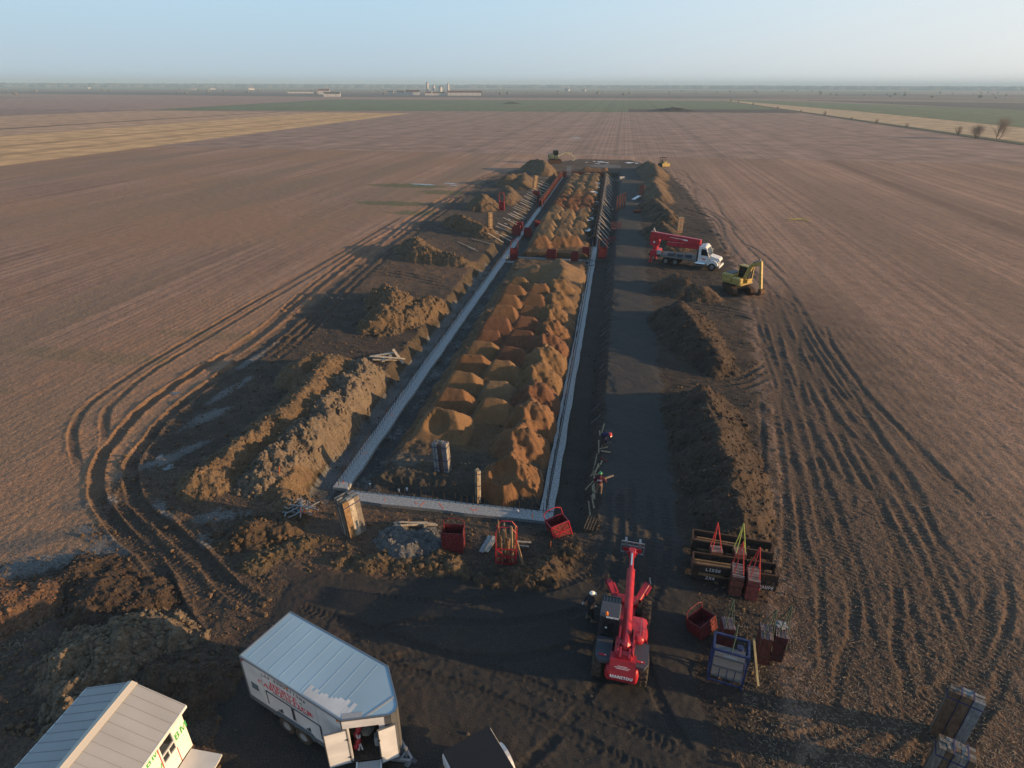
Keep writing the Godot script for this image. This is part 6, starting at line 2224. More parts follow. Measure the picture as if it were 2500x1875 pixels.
func build_excavator(label: String, at: Vector3, turn: float, body: Material, boom_m: Material, pts: Array, size: float, house_turn: float) -> void:
	# local z forward; pts: boom foot, elbow, stick end, bucket tip in the (z, y) plane of the house
	var o := thing("excavator", label, "excavator", at, turn)
	o.scale = Vector3.ONE * size
	for s: float in [-1.0, 1.0]:
		var mb := MB.new()
		var pl := PackedVector2Array()
		for k in 9:
			var a := PI / 2 + PI * k / 8.0
			pl.append(Vector2(-1.25 + 0.36 * cos(a), 0.38 + 0.36 * sin(a)))
		for k in 9:
			var a := -PI / 2 + PI * k / 8.0
			pl.append(Vector2(1.25 + 0.36 * cos(a), 0.38 + 0.36 * sin(a)))
		mb.prism(pl, 0.45, Transform3D(Basis(V(0, 0, 1), V(0, 1, 0), V(-1, 0, 0)), V(s * 0.92 + 0.225, 0, 0)))
		for k in 22:
			var u := -1.25 + 2.5 * k / 21.0
			mb.box(V(s * 0.92, 0.755, u), V(0.47, 0.04, 0.05))
			mb.box(V(s * 0.92, 0.012, u), V(0.47, 0.04, 0.05))
		part("track", mb, M["rust"], o)
	var mb2 := MB.new()
	mb2.box(V(0, 0.62, 0), V(1.5, 0.35, 1.2))
	mb2.cyl(V(0, 0.75, 0), V(0, 0.98, 0), 0.5, 0.5, 16)
	part("undercarriage", mb2, M["dark_steel"], o)
	var hb := Transform3D(Basis(Vector3.UP, house_turn), Vector3.ZERO)
	var mb := MB.new()
	mb.xf = hb
	mb.box(V(0, 1.05, -0.35), V(2.1, 0.16, 2.5), Basis.IDENTITY, 0.04)
	mb.box(V(0, 1.5, -1.0), V(2.1, 0.85, 1.2), Basis.IDENTITY, 0.14)
	mb.box(V(-0.72, 1.4, 0.2), V(0.6, 0.6, 1.1), Basis.IDENTITY, 0.1)
	part("house", mb, body, o)
	mb = MB.new()
	mb.xf = hb
	mb.box(V(0.1, 1.94, -0.95), V(1.5, 0.04, 0.9))
	part("engine_deck", mb, M["dark_grey"], o)
	mb = MB.new()
	mb.xf = hb
	for e: Array in [[0.25, -0.45], [0.98, -0.45], [0.25, 0.75], [0.98, 0.75]]:
		mb.box(V(e[0], 1.9, e[1]), V(0.09, 1.6, 0.09))
	mb.box(V(0.615, 2.72, 0.15), V(0.86, 0.10, 1.34), Basis.IDENTITY, 0.04)
	mb.box(V(0.615, 1.3, 0.15), V(0.84, 0.4, 1.28))
	var cab := part("cab", mb, body, o)
	for e: Array in [[V(0.615, 2.1, 0.78), V(0.66, 1.1, 0.02)], [V(0.615, 2.1, -0.47), V(0.66, 1.1, 0.02)], [V(1.01, 2.1, 0.15), V(0.02, 1.1, 1.1)], [V(0.22, 2.1, 0.15), V(0.02, 1.1, 1.1)]]:
		mb = MB.new()
		mb.xf = hb
		mb.box(e[0], e[1])
		part("pane", mb, M["dark_glass"], cab)
	var p := []
	for q: Vector2 in pts:
		p.append(V(0.0, q.y, q.x))
	mb = MB.new()
	mb.xf = hb
	mb.bar(p[0], p[1], 0.30, 0.42, 0.0, 0.04)
	mb.bar(p[1], p[2], 0.30, 0.40, 0.0, 0.04)
	part("boom", mb, boom_m, o)
	mb = MB.new()
	mb.xf = hb
	mb.bar(p[2] + V(0, 0.25, 0.05), p[3], 0.24, 0.30, 0.0, 0.03)
	part("stick", mb, boom_m, o)
	mb = MB.new()
	mb.xf = hb
	mb.cyl(p[0] + V(0.0, 0.1, 0.35), lerp(p[0], p[1], 0.75) + V(0, -0.2, 0.2), 0.07, 0.06, 10)
	mb.cyl(lerp(p[1], p[2], 0.1) + V(0, 0.28, 0), p[2] + V(0, 0.35, 0), 0.07, 0.06, 10)
	part("ram", mb, M["steel"], o)
	mb = MB.new()
	mb.xf = hb
	var b: Vector3 = p[3]
	mb.prism(PackedVector2Array([Vector2(-0.1, 0.05), Vector2(0.28, 0.0), Vector2(0.36, -0.35), Vector2(0.12, -0.62), Vector2(-0.30, -0.66), Vector2(-0.52, -0.50), Vector2(-0.30, -0.46), Vector2(-0.06, -0.40), Vector2(-0.02, -0.1)]), 0.8, Transform3D(Basis(V(0, 0, 1), V(0, 1, 0), V(-1, 0, 0)), b + V(0.4, 0, 0)))
	for k in 4:
		mb.box(b + V(-0.3 + k * 0.2, -0.55, -0.58), V(0.06, 0.06, 0.2))
	part("bucket", mb, boom_m if size > 1.2 else M["rust"], o)

func build_dozer() -> void:
	var o := thing("bulldozer", "small yellow bulldozer with a flat canopy behind the farthest right mound", "bulldozer", V(13.0, 0.05, -197.6), 0.4)
	for s: float in [-1.0, 1.0]:
		var mb := MB.new()
		var pl := PackedVector2Array([Vector2(-1.2, 0.1), Vector2(1.1, 0.05), Vector2(1.4, 0.5), Vector2(1.1, 0.9), Vector2(-1.1, 0.95), Vector2(-1.45, 0.55)])
		mb.prism(pl, 0.45, Transform3D(Basis(V(0, 0, 1), V(0, 1, 0), V(-1, 0, 0)), V(s * 0.85 + 0.22, 0, 0)))
		part("track", mb, M["dark_steel"], o)
	var mb := MB.new()
	mb.box(V(0, 1.15, 0.75), V(0.9, 0.8, 1.3), Basis.IDENTITY, 0.08)
	mb.box(V(0, 1.0, -0.5), V(1.3, 0.5, 1.2), Basis.IDENTITY, 0.08)
	part("body", mb, M["yellow"], o)
	mb = MB.new()
	mb.box(V(0, 0.65, 1.9), V(2.5, 1.0, 0.14), Basis(Vector3.RIGHT, -0.15), 0.03)
	mb.bar(V(-0.7, 0.5, 0.4), V(-0.7, 0.5, 1.9), 0.14, 0.18)
	mb.bar(V(0.7, 0.5, 0.4), V(0.7, 0.5, 1.9), 0.14, 0.18)
	part("blade", mb, M["yellow"], o)
	mb = MB.new()
	for e: Array in [[-0.6, -1.0], [0.6, -1.0], [-0.6, 0.1], [0.6, 0.1]]:
		mb.box(V(e[0], 1.8, e[1]), V(0.1, 1.4, 0.1))
	mb.box(V(0, 2.55, -0.45), V(1.7, 0.1, 1.8), Basis.IDENTITY, 0.03)
	part("canopy", mb, M["dark_steel"], o)
	mb = MB.new()
	mb.box(V(0, 1.35, -0.7), V(0.55, 0.2, 0.5))
	mb.box(V(0, 1.65, -0.95), V(0.55, 0.6, 0.15))
	part("seat", mb, M["black"], o)
	mb = MB.new()
	mb.cyl(V(0.25, 1.5, 0.9), V(0.25, 2.2, 0.9), 0.06, 0.06, 8)
	part("exhaust", mb, M["black"], o)

func build_vehicles() -> void:
	build_trailer()
	build_pickup()
	build_shed()
	build_telehandler()
	build_crane_truck()
	build_excavator("yellow excavator with its bucket down in front, below the crane truck", V(15.05, 0.02, -72.6), deg_to_rad(12), M["yellow"], M["yellow"], [Vector2(0.55, 1.5), Vector2(1.1, 3.1), Vector2(2.0, 3.5), Vector2(2.6, 0.95)], 1.12, deg_to_rad(33))
	build_excavator("green cabbed excavator with a cream bucket at the far left corner", V(-20.3, 0.05, -200.5), deg_to_rad(100), M["machine_green"], M["cream"], [Vector2(0.55, 1.5), Vector2(2.3, 2.2), Vector2(3.4, 2.0), Vector2(4.4, 1.2)], 1.35, 0.0)
	build_dozer()

# ------------------------------------------------------------------ forms, cages, racks, people
func sling(o: Node, corners: Array, apex: Vector3, m: Material) -> void:
	for c: Vector3 in corners:
		var mb := MB.new()
		mb.tube([c, lerp(c, apex, 0.5) + V(0.02, -0.02, 0), apex], 0.022, 6)
		part("sling", mb, m, o)

func panel_bundle(called: String, label: String, at: Vector3, turn: float, n: int, w: float, depth: float, h: float, cols: int, cmat: Array, opts := {}) -> Node3D:
	# n panels standing upright one behind the other (local z), each w wide (local x), made of cols boards side by side
	var o := thing(called, label, "formwork bundle", at, turn, "")
	var r := RandomNumberGenerator.new()
	r.seed = int(absf(at.x) * 100 + absf(at.z) * 10)
	var t := depth / n
	for k in n:
		for q in cols:
			var mb := MB.new()
			var front := k == n - 1
			var cset: Array = opts.get("front", cmat) if front else cmat
			mb.col = wood_col(r, cset[(q if front else r.randi()) % cset.size()])
			if opts.has("paint"):
				var pc: Vector3 = opts["paint"]
				pc *= r.randf_range(0.7, 1.15)
				mb.col = Color(pc.x, pc.y, pc.z)
			var cw := w / cols
			var hh := h - r.randf_range(0.0, 0.05)
			mb.box(V(-w * 0.5 + cw * (q + 0.5) + r.randf_range(-0.008, 0.008), hh * 0.5, -depth * 0.5 + t * (k + 0.5)), V(cw - 0.012, hh, t - 0.012))
			part("panel", mb, M["wood"], o)
			if opts.get("ends", false):
				var e := MB.new()
				e.col = Color(0.42, 0.32, 0.30)
				e.box(V(-w * 0.5 + cw * (q + 0.5), hh + 0.006, -depth * 0.5 + t * (k + 0.5)), V(cw - 0.03, 0.012, t * 0.45))
				part("panel_end", e, M["wood"], o)
	for e: float in opts.get("straps", [0.18, 0.78]):
		var mb := MB.new()
		var y := h * e
		mb.bar(V(-w * 0.5 - 0.012, y, -depth * 0.5), V(-w * 0.5 - 0.012, y, depth * 0.5), 0.015, 0.05)
		mb.bar(V(w * 0.5 + 0.012, y, -depth * 0.5), V(w * 0.5 + 0.012, y, depth * 0.5), 0.015, 0.05)
		mb.bar(V(-w * 0.5, y, depth * 0.5 + 0.008), V(w * 0.5, y, depth * 0.5 + 0.008), 0.015, 0.05)
		mb.bar(V(-w * 0.5, y, -depth * 0.5 - 0.008), V(w * 0.5, y, -depth * 0.5 - 0.008), 0.015, 0.05)
		part("strap", mb, opts.get("strap_mat", M["navy_strap"]), o)
	for x: float in opts.get("bands", []):
		var mb := MB.new()
		mb.bar(V(x, 0, depth * 0.5 + 0.012), V(x, h, depth * 0.5 + 0.012), 0.05, 0.012)
		mb.bar(V(x, h + 0.01, -depth * 0.5), V(x, h + 0.01, depth * 0.5), 0.05, 0.012)
		part("strap", mb, opts.get("strap_mat", M["navy_strap"]), o)
	if opts.has("sling"):
		var a: Vector3 = opts["apex"]
		sling(o, [V(-w * 0.5, h * 0.6, depth * 0.5), V(w * 0.5, h * 0.6, depth * 0.5), V(-w * 0.5, h * 0.8, -depth * 0.5), V(w * 0.5, h * 0.8, -depth * 0.5)], a, opts["sling"])
	if opts.has("lean"):
		o.rotation.z = opts["lean"]
	if opts.has("pitch"):
		o.rotation.x = opts["pitch"]
	return o

func ground(x: float, z: float) -> Vector3:
	return V(x, height_at(x, z), z)

func cage(label: String, at: Vector3, turn: float, w: float, d: float, h: float, loop_h: float, m: Material, tilt := Vector3.ZERO, frame_only := false) -> Node3D:
	# steel basket: frame, mesh sides, cross braces, a lifting loop
	var o := thing("red_cage", label, "steel cage", at, turn)
	o.rotation.x = tilt.x
	o.rotation.z = tilt.z
	var mb := MB.new()
	for x: float in [-0.5, 0.5]:
		for z: float in [-0.5, 0.5]:
			mb.bar(V(x * w, 0, z * d), V(x * w, h, z * d), 0.05, 0.05)
	for y: float in [0.03, h * 0.5, h]:
		for s: float in [-0.5, 0.5]:
			mb.bar(V(-w * 0.5, y, s * d), V(w * 0.5, y, s * d), 0.045, 0.045)
			mb.bar(V(s * w, y, -d * 0.5), V(s * w, y, d * 0.5), 0.045, 0.045)
	part("frame", mb, m, o)
	mb = MB.new()
	mb.box(V(0, 0.03, 0), V(w - 0.05, 0.02, d - 0.05))
	part("floor", mb, M["red_worn_shaded"], o)
	for s: float in [-1.0, 1.0]:
		mb = MB.new()
		mb.bar(V(-w * 0.5, 0.04, s * d * 0.5), V(w * 0.5, h, s * d * 0.5), 0.04, 0.03)
		mb.bar(V(w * 0.5, 0.04, s * d * 0.5), V(-w * 0.5, h, s * d * 0.5), 0.04, 0.03)
		part("cross_brace", mb, m, o)
		if not frame_only:
			mb = MB.new()
			mb.box(V(0, h * 0.5, s * d * 0.49), V(w - 0.06, h - 0.08, 0.012))
			part("side_plate", mb, M["red_worn_shaded"], o)
			mb = MB.new()
			mb.box(V(s * w * 0.49, h * 0.5, 0), V(0.012, h - 0.08, d - 0.06))
			part("side_plate", mb, M["red_worn_shaded"], o)
	if loop_h > 0.0:
		for s: float in [-1.0, 1.0]:
			mb = MB.new()
			mb.tube([V(-w * 0.5, h, s * d * 0.4), V(-w * 0.5, h + loop_h * 0.75, s * d * 0.4), V(-w * 0.25, h + loop_h, s * d * 0.4), V(w * 0.25, h + loop_h, s * d * 0.4), V(w * 0.5, h + loop_h * 0.75, s * d * 0.4), V(w * 0.5, h, s * d * 0.4)], 0.026, 6)
			part("lifting_loop", mb, m, o)
			if loop_h < 0.9:
				break
	return o

func build_forms() -> void:
	var br: Array = [1, 4, 3]
	# standing bundles in and round the near end
	panel_bundle("lumber_bundle", "leaning strapped lumber bundle outside the near left corner, sunlit boards in front", ground(-12.78, -24.05) + V(0, -0.05, 0), deg_to_rad(56), 7, 1.0, 0.85, 2.5, 3, [0, 2, 4], {"front": [1, 0, 2], "straps": [0.86], "lean": 0.06, "pitch": -0.03})
	panel_bundle("lumber_bundle", "strapped bundle of grey boards standing before the scooped sand heap", ground(-9.7, -31.0) + V(0, -0.05, 0), deg_to_rad(-8), 4, 0.98, 0.5, 2.2, 3, [3, 0, 2], {"front": [5, 4, 5], "straps": [0.15, 0.45, 0.88], "bands": [-0.32, -0.05, 0.3], "lean": 0.05})
	panel_bundle("lumber_bundle", "narrow bundle of upright boards inside the footing, right of the wider one", ground(-7.05, -29.3) + V(0, -0.05, 0), deg_to_rad(40), 4, 0.24, 0.36, 2.45, 2, [3, 0, 2], {"straps": [0.2, 0.55, 0.9], "lean": -0.01})
	panel_bundle("lumber_bundle", "tall strapped bundle with a pale board, lower right corner, upper one", ground(13.85, -16.95) + V(0, -0.06, 0), deg_to_rad(-24), 3, 1.05, 0.42, 2.5, 3, [2, 5, 4], {"front": [4, 4, 5], "straps": [0.86], "bands": [-0.18, 0.18], "lean": 0.0})
	panel_bundle("lumber_bundle", "strapped bundle of square timbers cut by the lower edge, lower right corner", ground(12.85, -15.1) + V(0, -0.06, 0), deg_to_rad(-22), 4, 1.05, 0.62, 1.95, 5, [2, 4, 2], {"straps": [0.8], "bands": [-0.1, 0.3]})
	# red form panels round the steel racks
	var rp := Vector3(0.26, 0.060, 0.045)
	panel_bundle("form_bundle", "red form bundle with a red sling between the racks, leftmost of four", ground(6.3, -24.72), 0.05, 9, 0.58, 0.5, 1.2, 1, [1], {"paint": Vector3(0.30, 0.11, 0.075), "ends": true, "straps": [0.5], "strap_mat": M["dark_steel"], "sling": M["red_sling"], "apex": V(-0.1, 2.6, -0.3)})
	panel_bundle("form_bundle", "red form bundle with a green sling between the steel racks", ground(7.45, -24.80), 0.05, 9, 0.58, 0.5, 1.2, 1, [1], {"paint": Vector3(0.24, 0.09, 0.07), "ends": true, "straps": [0.5], "strap_mat": M["dark_steel"], "sling": M["green_sling"], "apex": V(-0.05, 2.75, -0.2)})
	panel_bundle("form_bundle", "rust red form bundle with a red sling in front of the lettered rack, left one", ground(7.12, -23.35), -0.12, 16, 0.56, 1.0, 1.22, 1, [1], {"paint": Vector3(0.24, 0.085, 0.06), "ends": true, "straps": [0.45, 0.8], "strap_mat": M["rust"], "sling": M["red_sling"], "apex": V(0.0, 2.7, -0.3)})
	panel_bundle("form_bundle", "worn red form bundle with a pale scraped face, right one before the lettered rack", ground(7.8, -23.15), -0.12, 16, 0.56, 1.05, 1.22, 1, [1], {"paint": Vector3(0.30, 0.075, 0.06), "ends": true, "straps": [0.75], "strap_mat": M["red_worn_shaded"], "sling": M["red_sling"], "apex": V(0.05, 2.6, -0.3)})
	panel_bundle("form_bundle", "dark red form bundle half hidden behind the blue rack", ground(6.12, -19.75), PI / 2 + 0.05, 10, 0.7, 0.5, 1.42, 1, [1], {"paint": Vector3(0.16, 0.03, 0.03), "ends": true, "straps": [0.6], "strap_mat": M["dark_steel"], "sling": M["dark_sling"], "apex": V(0.3, 2.5, 0.1)})
	panel_bundle("form_bundle", "rust brown form bundle with two rows of pale panel ends, beside the blue rack", ground(7.62, -19.5), PI / 2 - 0.12, 9, 0.88, 0.48, 1.5, 2, [1], {"paint": Vector3(0.20, 0.055, 0.035), "ends": true, "straps": [0.3], "strap_mat": M["rust"], "sling": M["dark_sling"], "apex": V(0.2, 2.6, 0.2)})
	panel_bundle("form_bundle", "dark red form bundle under white rubble, rightmost of the row by the blue rack", ground(8.28, -19.75), PI / 2 - 0.16, 8, 0.85, 0.5, 1.42, 1, [1], {"paint": Vector3(0.11, 0.028, 0.028), "ends": true, "straps": [0.2], "strap_mat": M["dark_steel"], "sling": M["dark_sling"], "apex": V(0.3, 2.6, 0.2)})
	var mb := MB.new()
	var r := RandomNumberGenerator.new()
	r.seed = 3
	for q in 26:
		mb.col = Color(0.45, 0.46, 0.47) * r.randf_range(0.7, 1.1)
		mb.box(V(r.randf_range(-0.2, 0.2), 1.46 + r.randf_range(0.0, 0.09), r.randf_range(-0.38, -0.02)), V(0.14, 0.05, 0.08), Basis(Vector3.UP, r.randf() * 3.0))
	single("block_rubble", mb, M["lump"], "white broken blocks lying on top of the rightmost form bundle", "rubble", ground(8.28, -19.75), -0.16)
	# far bundles
	panel_bundle("lumber_bundle", "pale lumber bundle standing on the mound behind the crane truck", ground(10.7, -104.5) + V(0, -0.1, 0), 0.15, 5, 0.85, 0.6, 2.7, 3, [3], {"straps": [0.15, 0.5, 0.85], "strap_mat": M["red_print"]})
	panel_bundle("lumber_bundle", "orange lit lumber bundle by the near end of the laid out timber", ground(-20.2, -97.6) + V(0, -0.1, 0), 0.5, 5, 0.75, 0.8, 2.7, 3, [1, 3], {"straps": [0.2, 0.7]})
	panel_bundle("lumber_bundle", "orange lit lumber bundle by the far end of the laid out timber", ground(-19.4, -146.0) + V(0, -0.1, 0), 0.4, 5, 0.9, 0.8, 3.2, 3, [1, 3], {"straps": [0.2, 0.7], "lean": -0.12})
	for k in 4:
		panel_bundle("form_bundle", "slim orange red form bundle on the road side, %s from the left" % ordinal(k + 1), ground(0.1 + 0.48 * k, -122.5 - k * 1.2), 0.1, 3, 0.24, 0.4, 2.9, 1, [1], {"paint": Vector3(0.30, 0.10, 0.06), "straps": [0.3, 0.8]}).set_meta("group", "slim form bundles beside the far road")
	for k in 2:
		var b := MB.new()
		b.box(V(0, 1.1, 0), V(1.1, 2.3, 0.12), Basis(Vector3.RIGHT, -0.25))
		for q in 4:
			b.box(V(0, 0.3 + q * 0.55, 0.09 + q * -0.14 + 0.14), V(1.1, 0.06, 0.06))
		if k == 0:
			single("leaning_panel", b, M["form_red"], "orange red form panel leaning on the topsoil mound beside the far road", "form panel", ground(5.2, -140.5), -0.5)
		else:
			var c := MB.new()
			c.bar(V(-1.3, 0.12, 1.6), V(0.1, 0.5, -1.3), 0.75, 0.06)
			single("leaning_panel", c, M["plastic_sheet"], "bluish pale sheet lying below the leaning orange red panel", "sheet", ground(4.7, -137.0), 0.0)
	for k in 2:
		var b := MB.new()
		b.box(V(0, 0.3, 0), V(1.5, 0.5, 0.5), Basis(Vector3.UP, 0.3), 0.04)
		single("pallet_box", b, M["light_grey"] if k == 0 else M["form_red"], ["grey crate on the road near the far end", "low red form panel lying across the far road"][k], "crate", ground([0.8, 4.0][k], [-168.0, -121.0][k]), 0.2)
	# steel lumber racks
	lumber_rack("long dark steel lumber rack lettered on its front, nearer of the two", V(7.1, height_at(7.1, -24.0), -23.98), -0.05, 3.95, 0.85, true)
	lumber_rack("long dark steel lumber rack behind the lettered one", V(7.2, height_at(7.2, -25.6), -25.55), -0.10, 3.9, 0.8, false)
	# cages
	cage("bright red cage tilted on the near right corner of the footing", V(-1.62, -0.30, -26.1), 0.45, 1.05, 1.0, 0.95, 0.55, M["red"], V(-0.25, 0, 0.22))
	cage("empty red cage standing between the clay heap and the cage of planks", ground(-7.1, -23.75) + V(0, 0.02, 0), 0.08, 1.08, 0.75, 1.25, 0.45, M["red_worn_shaded"])
	var pc := cage("tall red cage stuffed with upright planks", ground(-4.2, -23.35) + V(0, 0.02, 0), 0.08, 1.02, 0.6, 1.0, 1.35, M["red"], Vector3.ZERO, true)
	var rr := RandomNumberGenerator.new()
	rr.seed = 12
	var gy: float = pc.position.y
	var lefts := []
	for k in 17:
		var m2 := MB.new()
		m2.col = Color(0.42, 0.24, 0.125) * rr.randf_range(0.7, 1.15) if k % 4 else wood_col(rr, 3)
		var a := V(rr.randf_range(-0.42, 0.42), 0.06, rr.randf_range(-0.22, 0.22))
		var b := V(a.x * 1.05 + rr.randf_range(-0.12, 0.12), rr.randf_range(1.3, 2.5), a.z + rr.randf_range(-0.12, 0.05))
		if k == 15:
			b = V(1.0, 0.1, 0.75)
			a = V(0.5, 1.45, 0.1)
		m2.bar(a, b, 0.13, 0.06, rr.randf() * 1.5)
		if k != 15:
			lefts.append([b.x, get_child_count()])
		single("plank", m2, M["wood"], "plank standing in the tall red cage" if k != 15 else "plank leaning on the right side of the tall red cage", "plank", V(-4.2, gy, -23.35), 0.08, "planks in the tall red cage" if k != 15 else "")
	lefts.sort_custom(func(p: Array, q: Array) -> bool: return p[0] < q[0])
	for k in lefts.size():
		get_child(lefts[k][1]).set_meta("label", "plank standing in the tall red cage, its top %s from the left" % ordinal(k + 1))
	cage("dull red cage lying askew left of the blue rack", ground(5.3, -20.5) + V(0, 0.1, 0), 0.75, 1.0, 0.8, 0.7, 0.45, M["red_worn_shaded"], V(-0.2, 0, 0.15))
	# the middle of the pit
	cage("red cage with a tall hoop at the left end of the cross strips", V(-14.2, -0.85, -85.6), 0.1, 1.08, 0.80, 1.60, 1.28, M["red_worn_shaded"])
	cage("red cage with bent bars in the middle behind the big sand heap", V(-8.9, -0.85, -87.4), 0.0, 1.36, 0.80, 1.20, 0.72, M["red_worn_shaded"])
	cage("red cage with slats at the right end of the cross strips", V(-5.3, -0.85, -84.8), 0.0, 0.96, 0.80, 1.68, 0.00, M["red_worn_shaded"])
	cage("worn red cage inside the pit against the right footing", V(-4.0, -0.85, -89.5), 0.0, 1.04, 0.80, 1.28, 0.00, M["red_worn_shaded"])
	cage("red cage with a tall hoop straddling the right trench bank", V(-1.5, -0.60, -88.0), 0.1, 1.12, 0.96, 1.44, 1.28, M["red_worn_shaded"])
	cage("deep red cage on the left footing below the laid out timber", V(-16.3, -0.7, -101.0), 0.0, 1.20, 0.96, 1.52, 0.00, M["red_worn_shaded"])
	cage("deep red cage inside the left footing below the laid out timber", V(-14.4, -0.85, -101.0), 0.0, 1.20, 0.96, 1.36, 0.00, M["red_worn_shaded"])
	cage("small red cage in the trench farther along the left footing", V(-13.8, -0.85, -109.0), 0.4, 1.04, 0.80, 1.04, 0.00, M["red_worn_shaded"])
	cage("small red cage just behind the pair on the left footing", V(-16.4, -0.75, -105.0), 0.0, 0.96, 0.80, 1.36, 0.00, M["red"])
	cage("red cage near the far end of the laid out timber", ground(-18.0, -138.5), 0.0, 1.44, 0.96, 1.36, 0.00, M["red_worn_shaded"])
	cage("tall orange red cage standing on a left mound", ground(-22.2, -119.0), 0.0, 0.96, 0.80, 1.60, 1.76, M["red"])
	cage("red wire cage on the road side, nearer of two", ground(-0.3, -98.0), 0.1, 1.04, 0.72, 0.80, 0.00, M["red_worn_shaded"], Vector3.ZERO, true)
	cage("red wire cage on the road side, farther of two", ground(0.2, -106.0), 0.1, 1.52, 0.80, 1.04, 0.00, M["form_red"], Vector3.ZERO, true)
	# hoop of hose by the right footing
	mb = MB.new()
	var pts := []
	for k in 15:
		var a := PI * 0.4 + PI * 1.3 * k / 14.0
		pts.append(V(cos(a) * 1.3, 0.06 + 0.02 * k, -sin(a) * 2.0))
	mb.tube(pts, 0.07, 6)
	single("hose_hoop", mb, M["grey"], "grey curved hose lying on the right footing in the middle", "hose", V(-3.2, -0.82, -85.0))
	# standing posts at the wall end of the right forms
	for k in 5:
		var b := MB.new()
		b.box(V(0, 0.6, 0), V(0.09, 2.4, 0.09))
		single("steel_post", b, M["red_worn_shaded"], "thin steel post at the start of the left form wall, %s from the left" % ordinal(k + 1), "post", V(-16.4 + k * 0.5, -0.8, -127.0 - 0.6 * (k % 2)), 0.0, "posts at the left form wall")
	mb = MB.new()
	for x: float in [-0.5, -0.17, 0.17, 0.5]:
		mb.box(V(x, 1.0, 0), V(0.16, 3.0, 0.08))
	mb.box(V(0, 1.6, 0.06), V(1.3, 0.12, 0.06))
	mb.box(V(0, 0.2, 0.06), V(1.3, 0.12, 0.06))
	single("pallet_gate", mb, M["light_grey"], "pale slatted gate leaning on the far form wall near its left end", "gate", V(-13.8, -0.4, -175.6))
	blue_rack()
	# plank leaning beside the blue rack and yellow tape in the field
	mb = MB.new()
	mb.col = Color(0.50, 0.40, 0.20)
	mb.bar(V(7.22, 0.08, -17.9) - V(7.1, 0, -18.6), V(7.05, 1.35, -19.15) - V(7.1, 0, -18.6), 0.09, 0.05)
	single("plank", mb, M["wood"], "long yellowish plank leaning at the right of the blue rack", "plank", V(7.1, height_at(7.1, -18.6), -18.6))
	mb = MB.new()
	var yp := V(32.8, 0.12, -119.0)
	mb.xf = Transform3D(Basis.from_scale(V(0.75, 1, 0.8)), Vector3.ZERO)
	mb.bar(V(-2.2, 0, 0.0), V(1.6, 0.1, -0.9), 0.25, 0.08)
	mb.bar(V(1.6, 0.1, -0.9), V(2.3, 0, 1.2), 0.14, 0.08)
	mb.bar(V(-2.2, 0.05, 0.1), V(2.2, 0.05, 1.0), 0.12, 0.06)
	single("yellow_frame", mb, M["yellow_tape"], "thin yellow frame lying alone in the right field", "frame", yp)
	# clods and small dark debris on the clay: bags, bottles
	mb = MB.new()
	mb.ball(V(0, 0.12, 0), V(0.2, 0.14, 0.25))
	single("white_bag", mb, M["plastic_sheet"], "white bag on the ground right of the yellow excavator", "bag", V(16.9, 0.05, -79.6))

func lumber_rack(label: String, at: Vector3, turn: float, L: float, D: float, lettered: bool) -> void:
	var o := thing("lumber_rack", label, "lumber rack", at, turn)
	var m: Material = M["dark_steel"]
	var mb := MB.new()
	for x: float in [-0.5, -0.17, 0.17, 0.5]:
		for z: float in [-0.5, 0.5]:
			mb.box(V(x * (L - 0.1), 0.5, z * (D - 0.1)), V(0.10, 1.0, 0.10))
		mb.box(V(x * (L - 0.1), 0.10, 0), V(0.10, 0.10, D - 0.2))
		mb.box(V(x * (L - 0.1), 0.55, 0), V(0.08, 0.08, D - 0.2))
	part("frame", mb, m, o)
	for y: Array in [[0.22, 0.30], [0.74, 0.36]]:
		for z: float in [-0.5, 0.5]:
			mb = MB.new()
			mb.box(V(0, y[0], z * (D + 0.02)), V(L, y[1], 0.03))
			part("side_plate", mb, m, o)
	mb = MB.new()
	for z: float in [-0.5, 0.5]:
		mb.bar(V(-L * 0.5, 0.99, z * D), V(L * 0.5, 0.99, z * D), 0.08, 0.08)
	for x: float in [-0.5, 0.5]:
		mb.bar(V(x * L, 0.99, -D * 0.5), V(x * L, 0.99, D * 0.5), 0.08, 0.08)
		mb.bar(V(x * L, 0.5, -D * 0.5), V(x * L, 0.5, D * 0.5), 0.08, 0.3)
	part("top_rail", mb, M["rust"], o)
	var r := RandomNumberGenerator.new()
	r.seed = int(L * 100) + (1 if lettered else 0)
	for k in 7:
		mb = MB.new()
		mb.col = wood_col(r, [4, 1, 4, 1][k % 4])
		mb.box(V(-L * 0.17 + r.randf_range(-0.1, 0.1), 0.62 + 0.05 * (k % 2), -D * 0.4 + k * D * 0.13), V(L * 0.58, 0.09, 0.09))
		part("lumber", mb, M["wood"], o)
	for k in 2:
		mb = MB.new()
		mb.col = wood_col(r, [1, 3][k])
		mb.box(V(-L * 0.25 + k * L * 0.22, 0.47, D * 0.5 + 0.06), V(L * [0.36, 0.22][k], 0.10, 0.09))
		part("lumber", mb, M["wood"], o)
	if lettered:
		text("LISSE", 0.17, "Droid Sans Mono", true, M["white_print"], o, Transform3D(Basis.IDENTITY, V(-L * 0.26, 0.76, D * 0.5 + 0.029)), "lettering", 1.05)
		text("2X4", 0.17, "Droid Sans Mono", true, M["white_print"], o, Transform3D(Basis.IDENTITY, V(-L * 0.28, 0.24, D * 0.5 + 0.029)), "lettering", 1.1)
		text("RAMPE", 0.19, "Droid Sans Mono", true, M["white_print"], o, Transform3D(Basis.IDENTITY, V(L * 0.385, 0.20, D * 0.5 + 0.029)), "lettering", 0.9)

